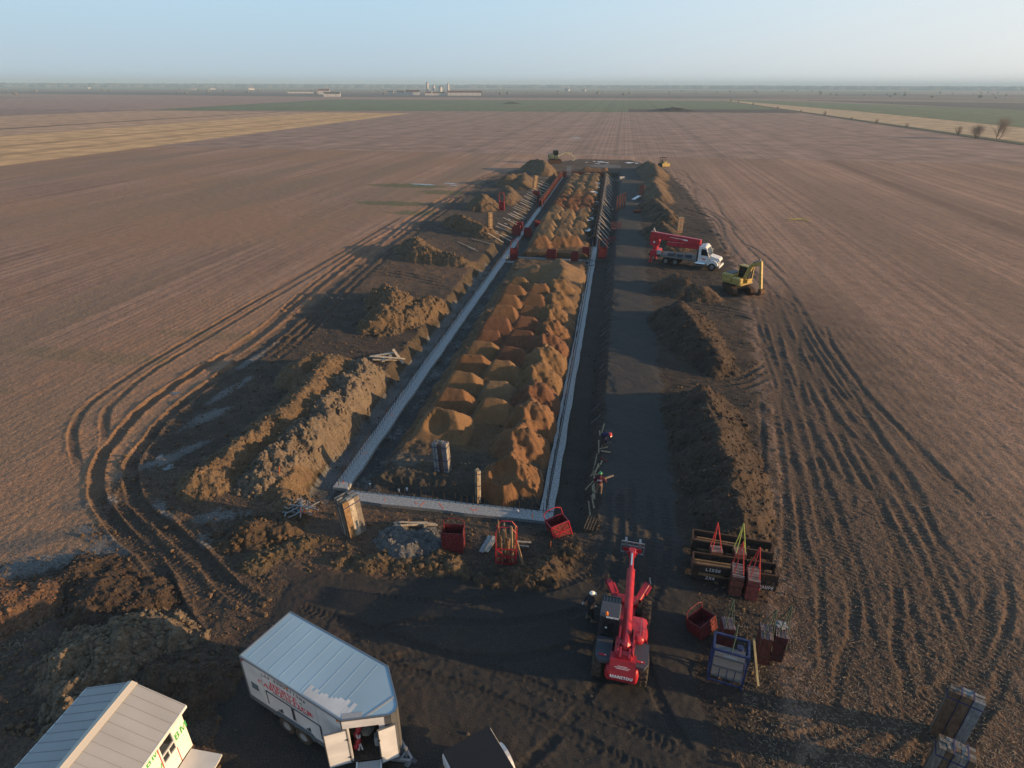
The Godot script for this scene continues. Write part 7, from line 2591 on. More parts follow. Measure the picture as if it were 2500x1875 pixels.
func blue_rack() -> void:
	var o := thing("blue_rack", "blue steel rack with three grey trays, between the red cage and the form bundles", "steel rack", ground(5.95, -18.2), -0.18)
	var w := 1.32
	var d := 0.85
	var h := 1.85
	var m: Material = M["blue"]
	var mb := MB.new()
	for x: float in [-0.5, 0.5]:
		for z: float in [-0.5, 0.5]:
			mb.box(V(x * w, h * 0.5, z * d), V(0.07, h, 0.07))
	for z: float in [-0.5, 0.5]:
		mb.box(V(0, h, z * d), V(w, 0.08, 0.08))
		mb.box(V(0, 0.1, z * d), V(w, 0.06, 0.06))
	for x: float in [-0.5, 0.5]:
		mb.box(V(x * w, h, 0), V(0.08, 0.08, d))
		mb.box(V(x * w, 0.1, 0), V(0.06, 0.06, d))
		mb.box(V(x * w, 0.9, 0), V(0.06, 0.06, d))
	part("frame", mb, m, o)
	for k in 3:
		mb = MB.new()
		mb.box(V(0, 1.40 - k * 0.42, 0.02 + k * 0.10), V(w - 0.16, 0.03, 0.42), Basis(Vector3.RIGHT, 0.55))
		mb.box(V(0, 1.27 - k * 0.42, 0.22 + k * 0.10), V(w - 0.16, 0.12, 0.03))
		part("tray", mb, M["grey"], o)
	mb = MB.new()
	mb.box(V(0, 1.66, d * 0.5 + 0.045), V(0.5, 0.1, 0.02))
	part("name_plate", mb, M["light_grey"], o)
	mb = MB.new()
	mb.cyl(V(0.38, 1.0, -0.25), V(0.38, 1.6, -0.25), 0.14, 0.14, 12)
	part("drum", mb, m, o)
	mb = MB.new()
	for x: float in [-0.3, 0.0, 0.3]:
		mb.box(V(x, 0.5, d * 0.5), V(0.03, 0.8, 0.03))
	part("guard_bar", mb, m, o)
	sling(o, [V(0.05, h, -d * 0.5), V(0.0, h, d * 0.5)], V(0.05, h + 1.15, 0.0), M["dark_sling"])

# ------------------------------------------------------------------ people
func sdf_mesh(bones: Array, cell: float, blend: float, mb: MB, colors: Array) -> void:
	# bones: [a, b, ra, rb, colour]; a smooth union of tapered capsules, meshed with surface nets
	var lo := Vector3(1e9, 1e9, 1e9)
	var hi := -lo
	for b: Array in bones:
		var r: float = maxf(b[2], b[3]) + blend + cell * 2.0
		lo = lo.min(b[0] - Vector3.ONE * r).min(b[1] - Vector3.ONE * r)
		hi = hi.max(b[0] + Vector3.ONE * r).max(b[1] + Vector3.ONE * r)
	var nx := int((hi.x - lo.x) / cell) + 2
	var ny := int((hi.y - lo.y) / cell) + 2
	var nz := int((hi.z - lo.z) / cell) + 2
	var f := PackedFloat32Array()
	f.resize(nx * ny * nz)
	f.fill(9.0)
	var cid := PackedInt32Array()
	cid.resize(nx * ny * nz)
	var best := PackedFloat32Array()
	best.resize(nx * ny * nz)
	best.fill(9.0)
	for b: Array in bones:
		var a: Vector3 = b[0]
		var e: Vector3 = b[1] - b[0]
		var l2 := maxf(e.length_squared(), 1e-8)
		var r0: float = b[2]
		var r1: float = b[3]
		var m := maxf(r0, r1) + blend * 2.0 + cell * 2.0
		var p0 := (a.min(b[1]) - Vector3.ONE * m - lo) / cell
		var p1 := (a.max(b[1]) + Vector3.ONE * m - lo) / cell
		for k in range(maxi(0, int(p0.z)), mini(nz - 1, int(p1.z)) + 1):
			for j in range(maxi(0, int(p0.y)), mini(ny - 1, int(p1.y)) + 1):
				for i in range(maxi(0, int(p0.x)), mini(nx - 1, int(p1.x)) + 1):
					var p := lo + Vector3(i, j, k) * cell
					var t := clampf((p - a).dot(e) / l2, 0.0, 1.0)
					var d := (p - a - e * t).length() - lerpf(r0, r1, t)
					var q := (k * ny + j) * nx + i
					if d < best[q]:
						best[q] = d
						cid[q] = b[4]
					var g := f[q]
					var h := maxf(blend - absf(d - g), 0.0) / blend
					f[q] = minf(d, g) - h * h * blend * 0.25
	var idx := PackedInt32Array()
	idx.resize(nx * ny * nz)
	idx.fill(-1)
	var pos := PackedVector3Array()
	var nrm := PackedVector3Array()
	var col := PackedColorArray()
	var off := [0, 1, nx, nx + 1, nx * ny, nx * ny + 1, nx * ny + nx, nx * ny + nx + 1]
	var cor := [Vector3(0, 0, 0), Vector3(1, 0, 0), Vector3(0, 1, 0), Vector3(1, 1, 0), Vector3(0, 0, 1), Vector3(1, 0, 1), Vector3(0, 1, 1), Vector3(1, 1, 1)]
	var edges := [[0, 1], [2, 3], [4, 5], [6, 7], [0, 2], [1, 3], [4, 6], [5, 7], [0, 4], [1, 5], [2, 6], [3, 7]]
	for k in nz - 1:
		for j in ny - 1:
			for i in nx - 1:
				var q := (k * ny + j) * nx + i
				var inside := 0
				for c in 8:
					if f[q + off[c]] < 0.0:
						inside += 1
				if inside == 0 or inside == 8:
					continue
				var s := Vector3.ZERO
				var n := 0
				for e in edges:
					var va := f[q + off[e[0]]]
					var vb := f[q + off[e[1]]]
					if (va < 0.0) != (vb < 0.0):
						s += cor[e[0]].lerp(cor[e[1]], va / (va - vb))
						n += 1
				idx[q] = pos.size()
				pos.append(lo + (Vector3(i, j, k) + s / n) * cell)
				var g := Vector3(f[q + 1] - f[q] + f[q + off[7]] - f[q + off[6]], f[q + off[2]] - f[q] + f[q + off[7]] - f[q + off[5]], f[q + off[4]] - f[q] + f[q + off[7]] - f[q + off[3]])
				nrm.append(g.normalized())
				col.append(colors[cid[q]])
	var st := [1, nx, nx * ny]
	for k in range(1, nz - 1):
		for j in range(1, ny - 1):
			for i in range(1, nx - 1):
				var q := (k * ny + j) * nx + i
				for ax in 3:
					if (f[q] < 0.0) == (f[q + st[ax]] < 0.0):
						continue
					var u: int = st[(ax + 1) % 3]
					var w: int = st[(ax + 2) % 3]
					var v0 := idx[q]
					var v1 := idx[q - u]
					var v2 := idx[q - u - w]
					var v3 := idx[q - w]
					if v0 < 0 or v1 < 0 or v2 < 0 or v3 < 0:
						continue
					mb.col = col[v0]
					mb.tri(pos[v0], pos[v1], pos[v2], nrm[v0], nrm[v1], nrm[v2])
					mb.tri(pos[v0], pos[v2], pos[v3], nrm[v0], nrm[v2], nrm[v3])

func hand_mesh(c: int, colors: Array) -> MB:
	# a relaxed open hand: wrist at the origin, fingers towards -y, thumb towards +x, palm facing +z
	var b := [[V(0, 0.01, 0), V(0, -0.03, 0), 0.026, 0.030, c], [V(-0.018, -0.045, 0), V(-0.026, -0.085, 0.0), 0.018, 0.014, c], [V(0.012, -0.045, 0), V(0.022, -0.09, 0.0), 0.018, 0.014, c]]
	var len_ := [0.062, 0.074, 0.068, 0.052]
	for k in 4:
		var x := 0.030 - k * 0.020
		var p := V(x, -0.088 + 0.004 * absf(k - 1.0), 0.0)
		var l: float = len_[k]
		var q := p + V((1.5 - k) * 0.005, -l * 0.5, 0.006)
		b.append([p, q, 0.0095, 0.0088, c])
		b.append([q, q + V((1.5 - k) * 0.003, -l * 0.44, 0.020), 0.0088, 0.0075, c])
	b.append([V(0.026, -0.02, 0.006), V(0.055, -0.052, 0.014), 0.013, 0.011, c])
	b.append([V(0.055, -0.052, 0.014), V(0.064, -0.082, 0.020), 0.011, 0.009, c])
	var mb := MB.new()
	sdf_mesh(b, 0.0065, 0.008, mb, colors)
	return mb

func add_mb(dst: MB, src: MB, t: Transform3D) -> void:
	for k in src.v.size():
		dst.v.append(t * src.v[k])
		dst.n.append((t.basis * src.n[k]).normalized())
	dst.c.append_array(src.c)

func person(label: String, at: Vector3, turn: float, j: Dictionary, colors: Array, helmet: Material, glove: int) -> Node3D:
	# colours: 0 skin, 1 jacket, 2 trousers, 3 boots, 4 gloves, 5 hair; j holds the joints, facing +z
	var o := thing("person", label, "person", at, turn)
	var b := []
	var hipc: Vector3 = j.pelvis
	var nk: Vector3 = j.neck
	var ch: Vector3 = lerp(hipc, nk, 0.62)
	b.append([hipc, lerp(hipc, nk, 0.3), 0.150, 0.140, 2])
	b.append([lerp(hipc, nk, 0.22), ch, 0.148, 0.165, 1])
	b.append([ch, lerp(hipc, nk, 0.9), 0.165, 0.10, 1])
	b.append([lerp(hipc, nk, 0.92), nk, 0.075, 0.058, 0])
	for s in [0, 1]:
		var sh: Vector3 = j.sh[s]
		var el: Vector3 = j.el[s]
		var wr: Vector3 = j.wr[s]
		b.append([lerp(ch, nk, 0.62), sh, 0.10, 0.078, 1])
		b.append([sh, el, 0.075, 0.058, 1])
		b.append([el, wr, 0.056, 0.042, 1])
		var hp: Vector3 = j.hip[s]
		var kn: Vector3 = j.kn[s]
		var an: Vector3 = j.an[s]
		b.append([hp, kn, 0.098, 0.068, 2])
		b.append([kn, lerp(kn, an, 0.6), 0.066, 0.060, 2])
		b.append([lerp(kn, an, 0.6), an, 0.064, 0.058, 3])
		b.append([an + V(0, -0.03, -0.03), j.toe[s], 0.050, 0.040, 3])
	var mb := MB.new()
	sdf_mesh(b, 0.026, 0.045, mb, colors)
	var hand := hand_mesh(4 if glove == 1 else 0, colors)
	for s in [0, 1]:
		var d: Vector3 = (j.wr[s] - j.el[s]).normalized()
		var y := -d
		var x: Vector3 = (V(0, 0, 1) if s == 0 else V(0, 0, 1))
		x = (x - y * x.dot(y)).normalized()
		if absf(V(0, 0, 1).dot(y)) > 0.9:
			x = (V(0, 1, 0) - y * y.y).normalized()
		add_mb(mb, hand, Transform3D(Basis(x, y, x.cross(y)), j.wr[s] + d * 0.01))
	# head with a face, in its own finer grid
	var hd := MB.new()
	var hb := [[V(0, 0.02, 0.0), V(0, 0.05, -0.02), 0.086, 0.090, 0], [V(0, -0.05, 0.03), V(0, -0.085, 0.05), 0.055, 0.036, 0], [V(0, 0.0, 0.085), V(0, -0.025, 0.102), 0.012, 0.016, 0], [V(0.078, 0.0, 0.0), V(0.082, -0.03, 0.0), 0.018, 0.014, 0], [V(-0.078, 0.0, 0.0), V(-0.082, -0.03, 0.0), 0.018, 0.014, 0], [V(-0.022, -0.062, 0.078), V(0.022, -0.062, 0.078), 0.010, 0.010, 0], [V(0, 0.06, -0.03), V(0, -0.02, -0.06), 0.086, 0.066, 5], [V(0, -0.06, -0.01), V(0, -0.14, -0.02), 0.052, 0.055, 0]]
	sdf_mesh(hb, 0.011, 0.016, hd, colors)
	for x: float in [-0.032, 0.032]:
		hd.col = Color(0.03, 0.02, 0.02)
		hd.ball(V(x, 0.012, 0.082), V(0.012, 0.008, 0.006), Basis.IDENTITY, 4, 6)
	var hbase := Basis.from_euler(j.head_turn)
	add_mb(mb, hd, Transform3D(hbase, j.head))
	part("body", mb, M["body"], o)
	var hm := MB.new()
	hm.xf = Transform3D(hbase, j.head)
	hm.ball(V(0, 0.045, -0.012), V(0.118, 0.125, 0.138), Basis.IDENTITY, 7, 16, 0.05)
	hm.box(V(0, 0.055, 0.135), V(0.16, 0.012, 0.09), Basis(Vector3.RIGHT, 0.15), 0.004)
	hm.bar(V(0, 0.172, -0.08), V(0, 0.172, 0.07), 0.035, 0.016, 0.0, 0.005)
	part("helmet", hm, helmet, o)
	return o

func build_people() -> void:
	var skin := Color(0.42, 0.24, 0.17)
	var stand := {
		"pelvis": V(0, 0.96, 0), "neck": V(0, 1.50, 0.01), "head": V(0, 1.63, 0.03), "head_turn": V(0.1, 0.0, 0),
		"sh": [V(0.20, 1.40, 0), V(-0.20, 1.40, 0)], "el": [V(0.30, 1.14, -0.02), V(-0.28, 1.14, -0.04)], "wr": [V(0.32, 0.92, 0.10), V(-0.16, 1.02, 0.20)],
		"hip": [V(0.09, 0.92, 0), V(-0.09, 0.92, 0)], "kn": [V(0.12, 0.50, 0.03), V(-0.11, 0.50, 0.03)], "an": [V(0.13, 0.09, 0.0), V(-0.12, 0.09, -0.02)], "toe": [V(0.15, 0.045, 0.15), V(-0.14, 0.045, 0.13)]}
	var w1: Dictionary = stand.duplicate(true)
	w1.el = [V(0.28, 1.13, -0.16), V(-0.30, 1.13, -0.10)]
	w1.wr = [V(0.22, 1.00, -0.27), V(-0.16, 1.05, 0.12)]
	w1.kn = [V(0.12, 0.50, 0.02), V(-0.11, 0.50, 0.08)]
	w1.an = [V(0.13, 0.09, -0.10), V(-0.12, 0.09, 0.10)]
	w1.toe = [V(0.15, 0.045, 0.05), V(-0.14, 0.045, 0.25)]
	person("worker in a white helmet and dark clothes standing left of the red handler", V(0.25, height_at(0.25, -20.1), -20.1), deg_to_rad(105), w1, [skin, Color(0.022, 0.022, 0.035), Color(0.018, 0.018, 0.022), Color(0.20, 0.17, 0.13), Color(0.55, 0.60, 0.62), Color(0.03, 0.02, 0.015)], M["helmet_white"], 1)
	var w2: Dictionary = stand.duplicate(true)
	w2.pelvis = V(0, 0.90, -0.12)
	w2.neck = V(0, 1.16, 0.34)
	w2.head = V(0, 1.17, 0.47)
	w2.head_turn = V(0.9, 0, 0)
	w2.sh = [V(0.19, 1.10, 0.26), V(-0.19, 1.10, 0.26)]
	w2.el = [V(0.24, 0.84, 0.32), V(-0.24, 0.84, 0.30)]
	w2.wr = [V(0.14, 0.62, 0.42), V(-0.14, 0.62, 0.40)]
	w2.hip = [V(0.10, 0.87, -0.12), V(-0.10, 0.87, -0.12)]
	w2.kn = [V(0.16, 0.48, 0.02), V(-0.16, 0.48, 0.02)]
	person("worker in a red helmet bending over the boards on the road edge", V(0.38, height_at(0.38, -35.2), -35.25), deg_to_rad(50), w2, [skin, Color(0.04, 0.03, 0.10), Color(0.05, 0.045, 0.05), Color(0.20, 0.15, 0.10), Color(0.3, 0.2, 0.15), Color(0.03, 0.02, 0.015)], M["helmet_red"], 0)
	var w3: Dictionary = stand.duplicate(true)
	w3.wr = [V(0.30, 0.95, 0.22), V(-0.34, 1.10, 0.22)]
	w3.el = [V(0.30, 1.14, 0.0), V(-0.36, 1.16, 0.02)]
	var p3 := person("worker in a green helmet and maroon jacket seen from behind on the road edge", V(0.28, height_at(0.28, -29.65), -29.65), deg_to_rad(176), w3, [skin, Color(0.10, 0.012, 0.035), Color(0.24, 0.16, 0.12), Color(0.07, 0.075, 0.065), Color(0.3, 0.2, 0.15), Color(0.03, 0.02, 0.015)], M["helmet_green"], 0)
	text("JSC", 0.09, "Droid Sans", true, M["white_print"], p3, Transform3D(Basis(Vector3.UP, PI), V(0, 1.32, -0.185)), "jacket_lettering", 1.5)
	var mb := MB.new()
	mb.col = Color(0.45, 0.32, 0.2)
	mb.bar(V(-0.35, 0, 0.12), V(0.45, 0.12, -0.35), 0.10, 0.05)
	single("board", mb, M["wood"], "short board held by the worker in the maroon jacket", "board", V(0.62, height_at(0.6, -29.9) + 1.03, -29.93))

# ------------------------------------------------------------------ ground litter, plants, the horizon
func scatter(called: String, mesh: Mesh, xfs: Array, cols: PackedColorArray, kind := "stuff") -> void:
	var mm := MultiMesh.new()
	mm.transform_format = MultiMesh.TRANSFORM_3D
	mm.use_colors = true
	mm.mesh = mesh
	mm.instance_count = xfs.size()
	for k in xfs.size():
		mm.set_instance_transform(k, xfs[k])
		mm.set_instance_color(k, cols[k])
	var o := MultiMeshInstance3D.new()
	o.multimesh = mm
	o.name = numbered(called, self)
	add_child(o)
	o.set_meta("kind", kind)

func litter() -> void:
	var r := RandomNumberGenerator.new()
	r.seed = 1234
	# straw: broken stalks on the stubble and the worked soil
	var mb := MB.new()
	mb.quad(V(-0.5, 0, 0), V(0.5, 0.0, 0), V(0.5, 0.12, 0.5), V(-0.5, 0.12, 0.5), Vector3.UP)
	mb.quad(V(-0.5, 0.0, 1.0), V(0.5, 0.0, 1.0), V(0.5, 0.12, 0.5), V(-0.5, 0.12, 0.5), Vector3.UP)
	var straw := mb.mesh(M["straw"])
	var xf := []
	var cl := PackedColorArray()
	for q in 52000:
		var d := 13.0 + 46.0 * pow(r.randf(), 1.4)
		var x: float
		if r.randf() < 0.72:
			x = r.randf_range(6.5, 12.0 + d * 0.62)
		else:
			x = r.randf_range(-26.0 - d * 0.55, -24.0)
		var ow := own_at(x, -d)
		if ow == 1 or ow == 2:
			continue
		if ow == 3 and r.randf() < 0.45:
			continue
		if ow >= 10 and r.randf() < 0.7:
			continue
		var y := height_at(x, -d)
		var ln := r.randf_range(0.05, 0.17)
		var bs := Basis(Vector3.UP, r.randfn(0.0, 1.1)) * Basis(Vector3.RIGHT, r.randf_range(-0.35, 0.12)) * Basis.from_scale(V(r.randf_range(0.012, 0.032), 0.1, ln))
		xf.append(Transform3D(bs, V(x, y + 0.012, -d)))
		var t := r.randf_range(0.55, 1.15)
		cl.append(Color(0.26 * t, 0.19 * t, 0.125 * t))
	scatter("straw_litter", straw, xf, cl)
	# clods on mounds and banks
	mb = MB.new()
	var g := noise(1.4, 9, 0, 2)
	mb.ball(Vector3.ZERO, Vector3.ONE, Basis.IDENTITY, 3, 6)
	for k in range(mb.v.size()):
		var p := mb.v[k]
		mb.v[k] = p * (0.78 + 0.45 * g.get_noise_3d(p.x * 0.9, p.y * 0.9, p.z * 0.9)) * V(1, 0.75, 0.9)
	for k in range(0, mb.v.size(), 3):
		var nn := -(mb.v[k + 1] - mb.v[k]).cross(mb.v[k + 2] - mb.v[k]).normalized()
		mb.n[k] = nn
		mb.n[k + 1] = nn
		mb.n[k + 2] = nn
	var lump := mb.mesh(M["lump"])
	xf = []
	cl = PackedColorArray()
	for q in 95000:
		var d := 11.0 + 100.0 * pow(r.randf(), 1.8)
		var x := r.randf_range(-31.0, 14.0)
		var ow := own_at(x, -d)
		var keep := 0.0
		var base := V(0.15, 0.10, 0.06)
		var big := 0.05
		if ow >= 10:
			var p: Dictionary = piles[ow - 10]
			if p["mat"] == "sand":
				keep = 0.35 if p["lump"] > 0.2 else 0.05
				big = 0.035
			else:
				keep = 0.85
				big = 0.045 + 0.055 * float(p["lump"])
			base = p["cb"]
		elif ow == 3:
			keep = 0.26
		elif ow == 2:
			keep = 0.10
			base = V(0.12, 0.085, 0.055)
		elif ow == 1:
			keep = 0.20
			big = 0.018
			base = V(0.10, 0.085, 0.075)
		if r.randf() > keep:
			continue
		var s := minf(big * exp(r.randfn(0.0, 0.55)), 0.22)
		if ow >= 10 and d > 24.0 and piles[ow - 10]["lump"] > 0.35 and piles[ow - 10]["mat"] == "earth" and r.randf() < 0.07:
			s = r.randf_range(0.13, 0.27)
		var y := height_at(x, -d)
		xf.append(Transform3D(Basis.from_euler(V(r.randf() * 6.0, r.randf() * 6.0, r.randf() * 6.0)) * Basis.from_scale(Vector3.ONE * s), V(x, y + s * 0.25, -d)))
		var t := r.randf_range(0.75, 1.3)
		cl.append(Color(base.x * t, base.y * t, base.z * t))
	scatter("clods", lump, xf, cl)

func bare_tree(label: String, at: Vector3, h: float, spread: float, seed_: int, category := "tree", density := 1.0) -> void:
	var o := thing("bare_tree" if category == "tree" else "bare_bush", label, category, at)
	var r := RandomNumberGenerator.new()
	r.seed = seed_
	var wood := MB.new()
	var twigs := MB.new()
	var ends := []
	var stems := 3 if category == "tree" else 6
	for q in stems:
		var p := V(r.randf_range(-0.3, 0.3) * spread * 0.2, -0.1, r.randf_range(-0.3, 0.3) * spread * 0.2)
		var d := V(r.randfn(0, 0.25), 1.0, r.randfn(0, 0.25)).normalized()
		var rad := h * 0.018
		for k in 6:
			var e := p + d * h * 0.14
			wood.cyl(p, e, rad, rad * 0.8, 6, false)
			rad *= 0.8
			for s in 3:
				var bd := (d + V(r.randfn(0, 0.75), r.randf_range(-0.1, 0.5), r.randfn(0, 0.75))).normalized()
				var be := e + bd * spread * r.randf_range(0.18, 0.42) * (1.1 - k * 0.1)
				wood.cyl(e, be, rad * 0.5, rad * 0.2, 4, false)
				ends.append([e, be])
			p = e
			d = (d + V(r.randfn(0, 0.22), 0.15, r.randfn(0, 0.22))).normalized()
	for e: Array in ends:
		for q in int(8 * density):
			var b: Vector3 = lerp(e[0], e[1], r.randf_range(0.25, 1.0))
			var td := V(r.randfn(0, 0.8), r.randfn(0.9, 0.6), r.randfn(0, 0.8)).normalized()
			var te := b + td * spread * r.randf_range(0.08, 0.22)
			twigs.cyl(b, te, h * 0.0018, h * 0.0010, 3, false)
	part("trunk", wood, M["bark"], o)
	part("crown", twigs, M["twig"], o)

func barn(label: String, at: Vector3, turn: float, L: float, W: float, H: float, roof: Material, ends := false) -> void:
	var o := thing("barn", label, "barn", at, turn)
	var mb := MB.new()
	mb.box(V(0, H * 0.5, 0), V(L, H, W))
	for s: float in [-1.0, 1.0]:
		mb.face([V(s * L * 0.5, H, -W * 0.5), V(s * L * 0.5, H, W * 0.5), V(s * L * 0.5, H + W * 0.30, 0)], V(s, 0, 0))
	part("wall", mb, M["barn_wall"], o)
	mb = MB.new()
	for s: float in [-1.0, 1.0]:
		mb.bar(V(-L * 0.5 - 0.4, H + W * 0.15 + 0.1, s * W * 0.26), V(L * 0.5 + 0.4, H + W * 0.15 + 0.1, s * W * 0.26), W * 0.62, 0.2, -s * 0.54)
	part("roof", mb, roof, o)
	for k in maxi(2, int(L / 12.0)):
		mb = MB.new()
		mb.box(V(-L * 0.5 + L * (k + 0.5) / maxi(2, int(L / 12.0)), H * 0.5, W * 0.5 + 0.03), V(1.6, 1.2, 0.1))
		part("window", mb, M["dark_glass"], o)
	mb = MB.new()
	mb.box(V(L * 0.5 + 0.03, H * 0.42, 0), V(0.1, H * 0.8, W * 0.3))
	part("door", mb, M["grey"], o)

func silo(label: String, at: Vector3, r0: float, h: float) -> void:
	var o := thing("silo", label, "silo", at)
	var mb := MB.new()
	mb.cyl(Vector3.ZERO, V(0, h, 0), r0, r0, 18, false)
	part("wall", mb, M["barn_wall"], o)
	mb = MB.new()
	mb.ball(V(0, h, 0), V(r0 * 1.03, r0 * 0.8, r0 * 1.03), Basis.IDENTITY, 5, 18, 0.0)
	part("dome", mb, M["galvanised"], o)

func far_things() -> void:
	bare_tree("largest bare tree on the ditch bank at the right edge", V(173, 0, -336), 8.0, 15.0, 1, "tree", 2.2)
	bare_tree("bare bush hugging the left side of the largest ditch tree", V(166.0, 0, -340), 4.5, 12.0, 2, "bush", 1.6)
	bare_tree("small bare bush on the ditch bank, next left of the large tree", V(168.0, 0, -362), 4.0, 6.0, 3, "bush")
	var spots := [[168, 425, 2.4, 3.6], [166.5, 470, 2.8, 4.0], [166.0, 520, 1.8, 3.0], [165.5, 585, 4.0, 5.0], [165.0, 660, 2.2, 3.5], [165, 760, 2.4, 4.0], [164.5, 900, 3.0, 5.0], [164, 1010, 3.2, 6.0], [163.5, 1080, 3.5, 7.0]]
	for k in spots.size():
		var e: Array = spots[k]
		bare_tree("low bare bush along the right hand ditch, %s beyond the large tree" % ordinal(k + 2), V(e[0], 0, -e[1]), e[2], e[3], 20 + k, "bush", 0.7)
	# dark soil heap at the edge of the green field, and a smaller one far left of it
	for k in 2:
		var mb := MB.new()
		var c := V(0.08, 0.068, 0.06)
		mb.col = Color(c.x, c.y, c.z)
		var s: float = [1.0, 0.55][k]
		var f := noise(0.3, 60 + k, 0, 3)
		var n := 18
		var hgt := func(u: float, v: float) -> Vector3:
			var e := 1.0 - sqrt(u * u + v * v)
			var y := 4.6 * s * clampf(e, 0.0, 1.0) * (0.75 + 0.5 * f.get_noise_2d(u * 9.0, v * 9.0)) + 0.5 * f.get_noise_2d(u * 30.0, v * 30.0) * clampf(e * 3.0, 0.0, 1.0)
			return V(u * 26.0 * s, y - 0.05, v * 9.0 * s)
		for i in n:
			for j in n:
				var u0 := -1.0 + 2.0 * i / n
				var u1 := -1.0 + 2.0 * (i + 1) / n
				var v0 := -1.0 + 2.0 * j / n
				var v1 := -1.0 + 2.0 * (j + 1) / n
				mb.quad(hgt.call(u0, v0), hgt.call(u1, v0), hgt.call(u1, v1), hgt.call(u0, v1), Vector3.UP)
		single("earth_mound", mb, M["lump"], ["dark soil heap on the black strip beyond the fields", "small dark heap in the far part of the green field"][k], "earth mound", V([46.0, -148.0][k], 0.1, [-650.0, -868.0][k]))
	# farms
	var B := V(-437, 0, -1525)
	barn("long white barn with a faded red roof in the central farm", B + V(64, 0, 0), 0.25, 78, 14, 6, M["barn_roof"])
	barn("short barn with a reddish roof at the left of the central farm", B + V(-66, 0, -12), 0.25, 32, 14, 6.5, M["barn_roof"])
	silo("tallest pale silo of the central farm", B + V(-24, 0, 4), 2.9, 26.0)
	silo("second pale silo right of the tallest", B + V(-10, 0, 0), 2.8, 20.0)
	silo("wide feed silo in the middle of the central farm", B + V(8, 0, 6), 4.2, 16.0)
	silo("slim far silo of the central farm", B + V(20, 0, -18), 2.8, 23.0)
	silo("small feed bin before the tallest silo", B + V(-12, 0, 14), 3.0, 8.0)
	barn("low white shed below the silos of the central farm", B + V(-4, 0, 12), 0.25, 46, 10, 4.5, M["barn_roof"])
	barn("grey roofed barn nearest on the left of the central farm", V(-586, 0, -1270), 0.3, 32, 13, 5.0, M["barn_roof_grey"])
	barn("small white house between the grey barn and the central farm", V(-560, 0, -1540), 0.2, 14, 10, 6, M["barn_roof_grey"])
	barn("white house right of the small white house", V(-532, 0, -1530), 0.3, 16, 10, 6.5, M["barn_roof"])
	barn("long grey roofed barn far left of the central farm", V(-900, 0, -1750), 0.4, 70, 12, 3.5, M["barn_roof_grey"])
	barn("pale barn at the end of the long grey barns", V(-740, 0, -1560), 0.3, 26, 14, 8, M["barn_roof"])
	var hs := [[-1900, 2700], [-1840, 2750], [-1640, 2730], [-2700, 3000], [-900, 3000], [-250, 2900], [-180, 2920]]
	for k in hs.size():
		var e: Array = hs[k]
		barn("tiny pale farm building near the horizon, %s from the left of its row" % ordinal(k + 1), V(e[0], 0, -e[1]), 0.3 + k * 0.4, 18 + 5 * (k % 3), 10, 4 + k % 3, M["barn_roof_grey"] if k % 2 else M["barn_roof"])
		tag(get_child(get_child_count() - 1), "", "", "tiny farm buildings near the horizon")
	# woods: a ragged belt of bare crowns all along the horizon
	var r := RandomNumberGenerator.new()
	r.seed = 77
	var mb := MB.new()
	mb.ball(Vector3.ZERO, Vector3.ONE, Basis.IDENTITY, 3, 6)
	var crown := mb.mesh(M["woods"])
	var xf := []
	var cl := PackedColorArray()
	for q in 9000:
		var az := deg_to_rad(r.randf_range(-62, 52))
		var ds := r.randf_range(5200, 8200)
		var s := r.randf_range(11, 19)
		xf.append(Transform3D(Basis.from_scale(V(s * 2.6, s, s * 1.6)), V(sin(az) * ds, s * 0.5, -cos(az) * ds)))
		var t := r.randf_range(0.8, 1.2)
		cl.append(Color(0.085 * t, 0.095 * t, 0.095 * t))
	for q in 170:
		var az := deg_to_rad(r.randf_range(-50, 44))
		var ds := r.randf_range(1700, 3600)
		var s := r.randf_range(2.0, 4.6)
		if r.randf() < 0.5:
			az = snappedf(az, 0.09) + r.randf_range(-0.012, 0.012)
		xf.append(Transform3D(Basis.from_scale(V(s * 1.3, s, s * 1.3)), V(sin(az) * ds, s * 0.6, -cos(az) * ds)))
		cl.append(Color(0.13, 0.12, 0.10))
	scatter("far_woods", crown, xf, cl)
	# shallow water lying on the soil
	for e: Array in [[-48.5, 148.5, 2.6, 0.9], [-45.6, 148.0, 2.2, 0.7], [-41.0, 150.8, 2.4, 0.7], [-39.5, 147.8, 1.6, 0.5], [-33.4, 37.2, 0.5, 0.3], [-26.9, 27.8, 0.35, 0.5], [-28.3, 28.8, 0.25, 0.4], [-20.9, 303.0, 3.5, 1.6], [30.0, 300.0, 2.0, 0.8]]:
		puddle(e[0], e[1], e[2], e[3])

func puddle(x: float, d: float, a: float, b: float) -> void:
	var f := noise(0.8, int(x * 7), 0, 3)
	var mb := MB.new()
	var pts := []
	for k in 28:
		var t := TAU * k / 28.0
		var q := 0.75 + 0.6 * f.get_noise_2d(cos(t) * 2.0, sin(t) * 2.0)
		pts.append(V(cos(t) * a * q, 0, sin(t) * b * q))
	for k in 28:
		mb.tri(Vector3.ZERO, pts[k], pts[(k + 1) % 28], Vector3.UP, Vector3.UP, Vector3.UP)
	var o := part("water", mb, M["water"], self)
	o.position = V(x, height_at(x, -d) + 0.05, -d)
	o.set_meta("kind", "structure")

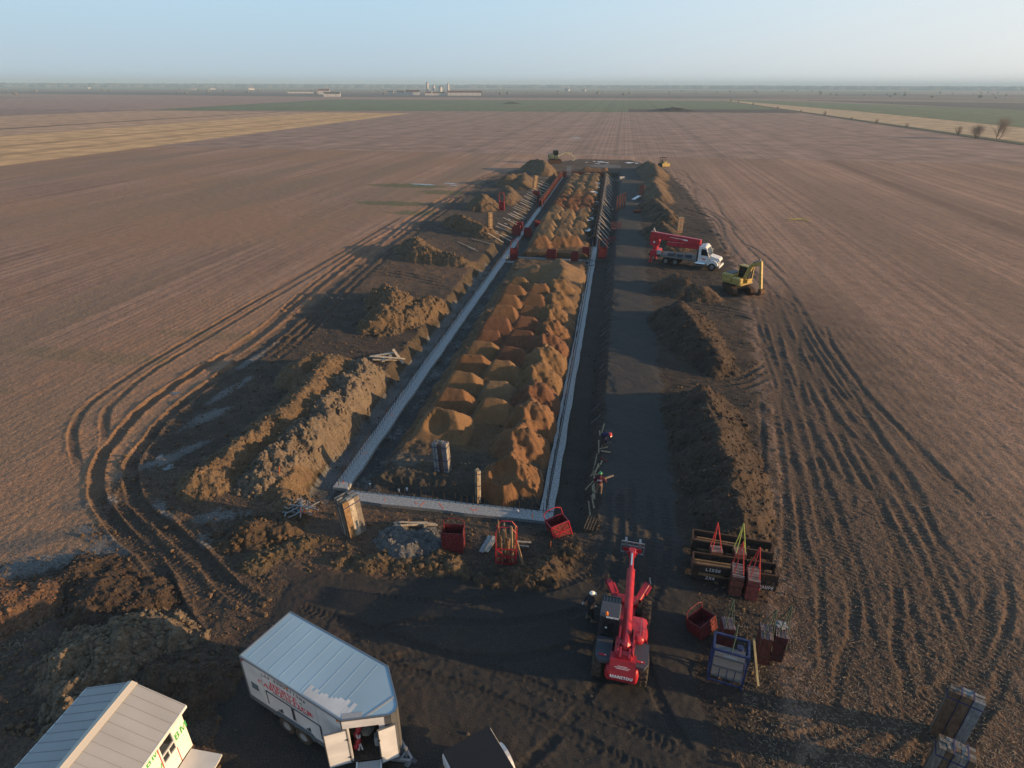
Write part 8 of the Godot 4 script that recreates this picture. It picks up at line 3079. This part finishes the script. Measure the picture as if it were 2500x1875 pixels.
func _ready() -> void:
	setup()
	make_materials()
	var t0 := Time.get_ticks_msec()
	build_terrain()
	print("terrain ", Time.get_ticks_msec() - t0)
	build_footing()
	print("footing ", Time.get_ticks_msec() - t0)
	build_vehicles()
	print("vehicles ", Time.get_ticks_msec() - t0)
	build_forms()
	print("forms ", Time.get_ticks_msec() - t0)
	build_people()
	print("people ", Time.get_ticks_msec() - t0)
	loose_timber()
	litter()
	print("litter ", Time.get_ticks_msec() - t0)
	far_things()
	print("far ", Time.get_ticks_msec() - t0)
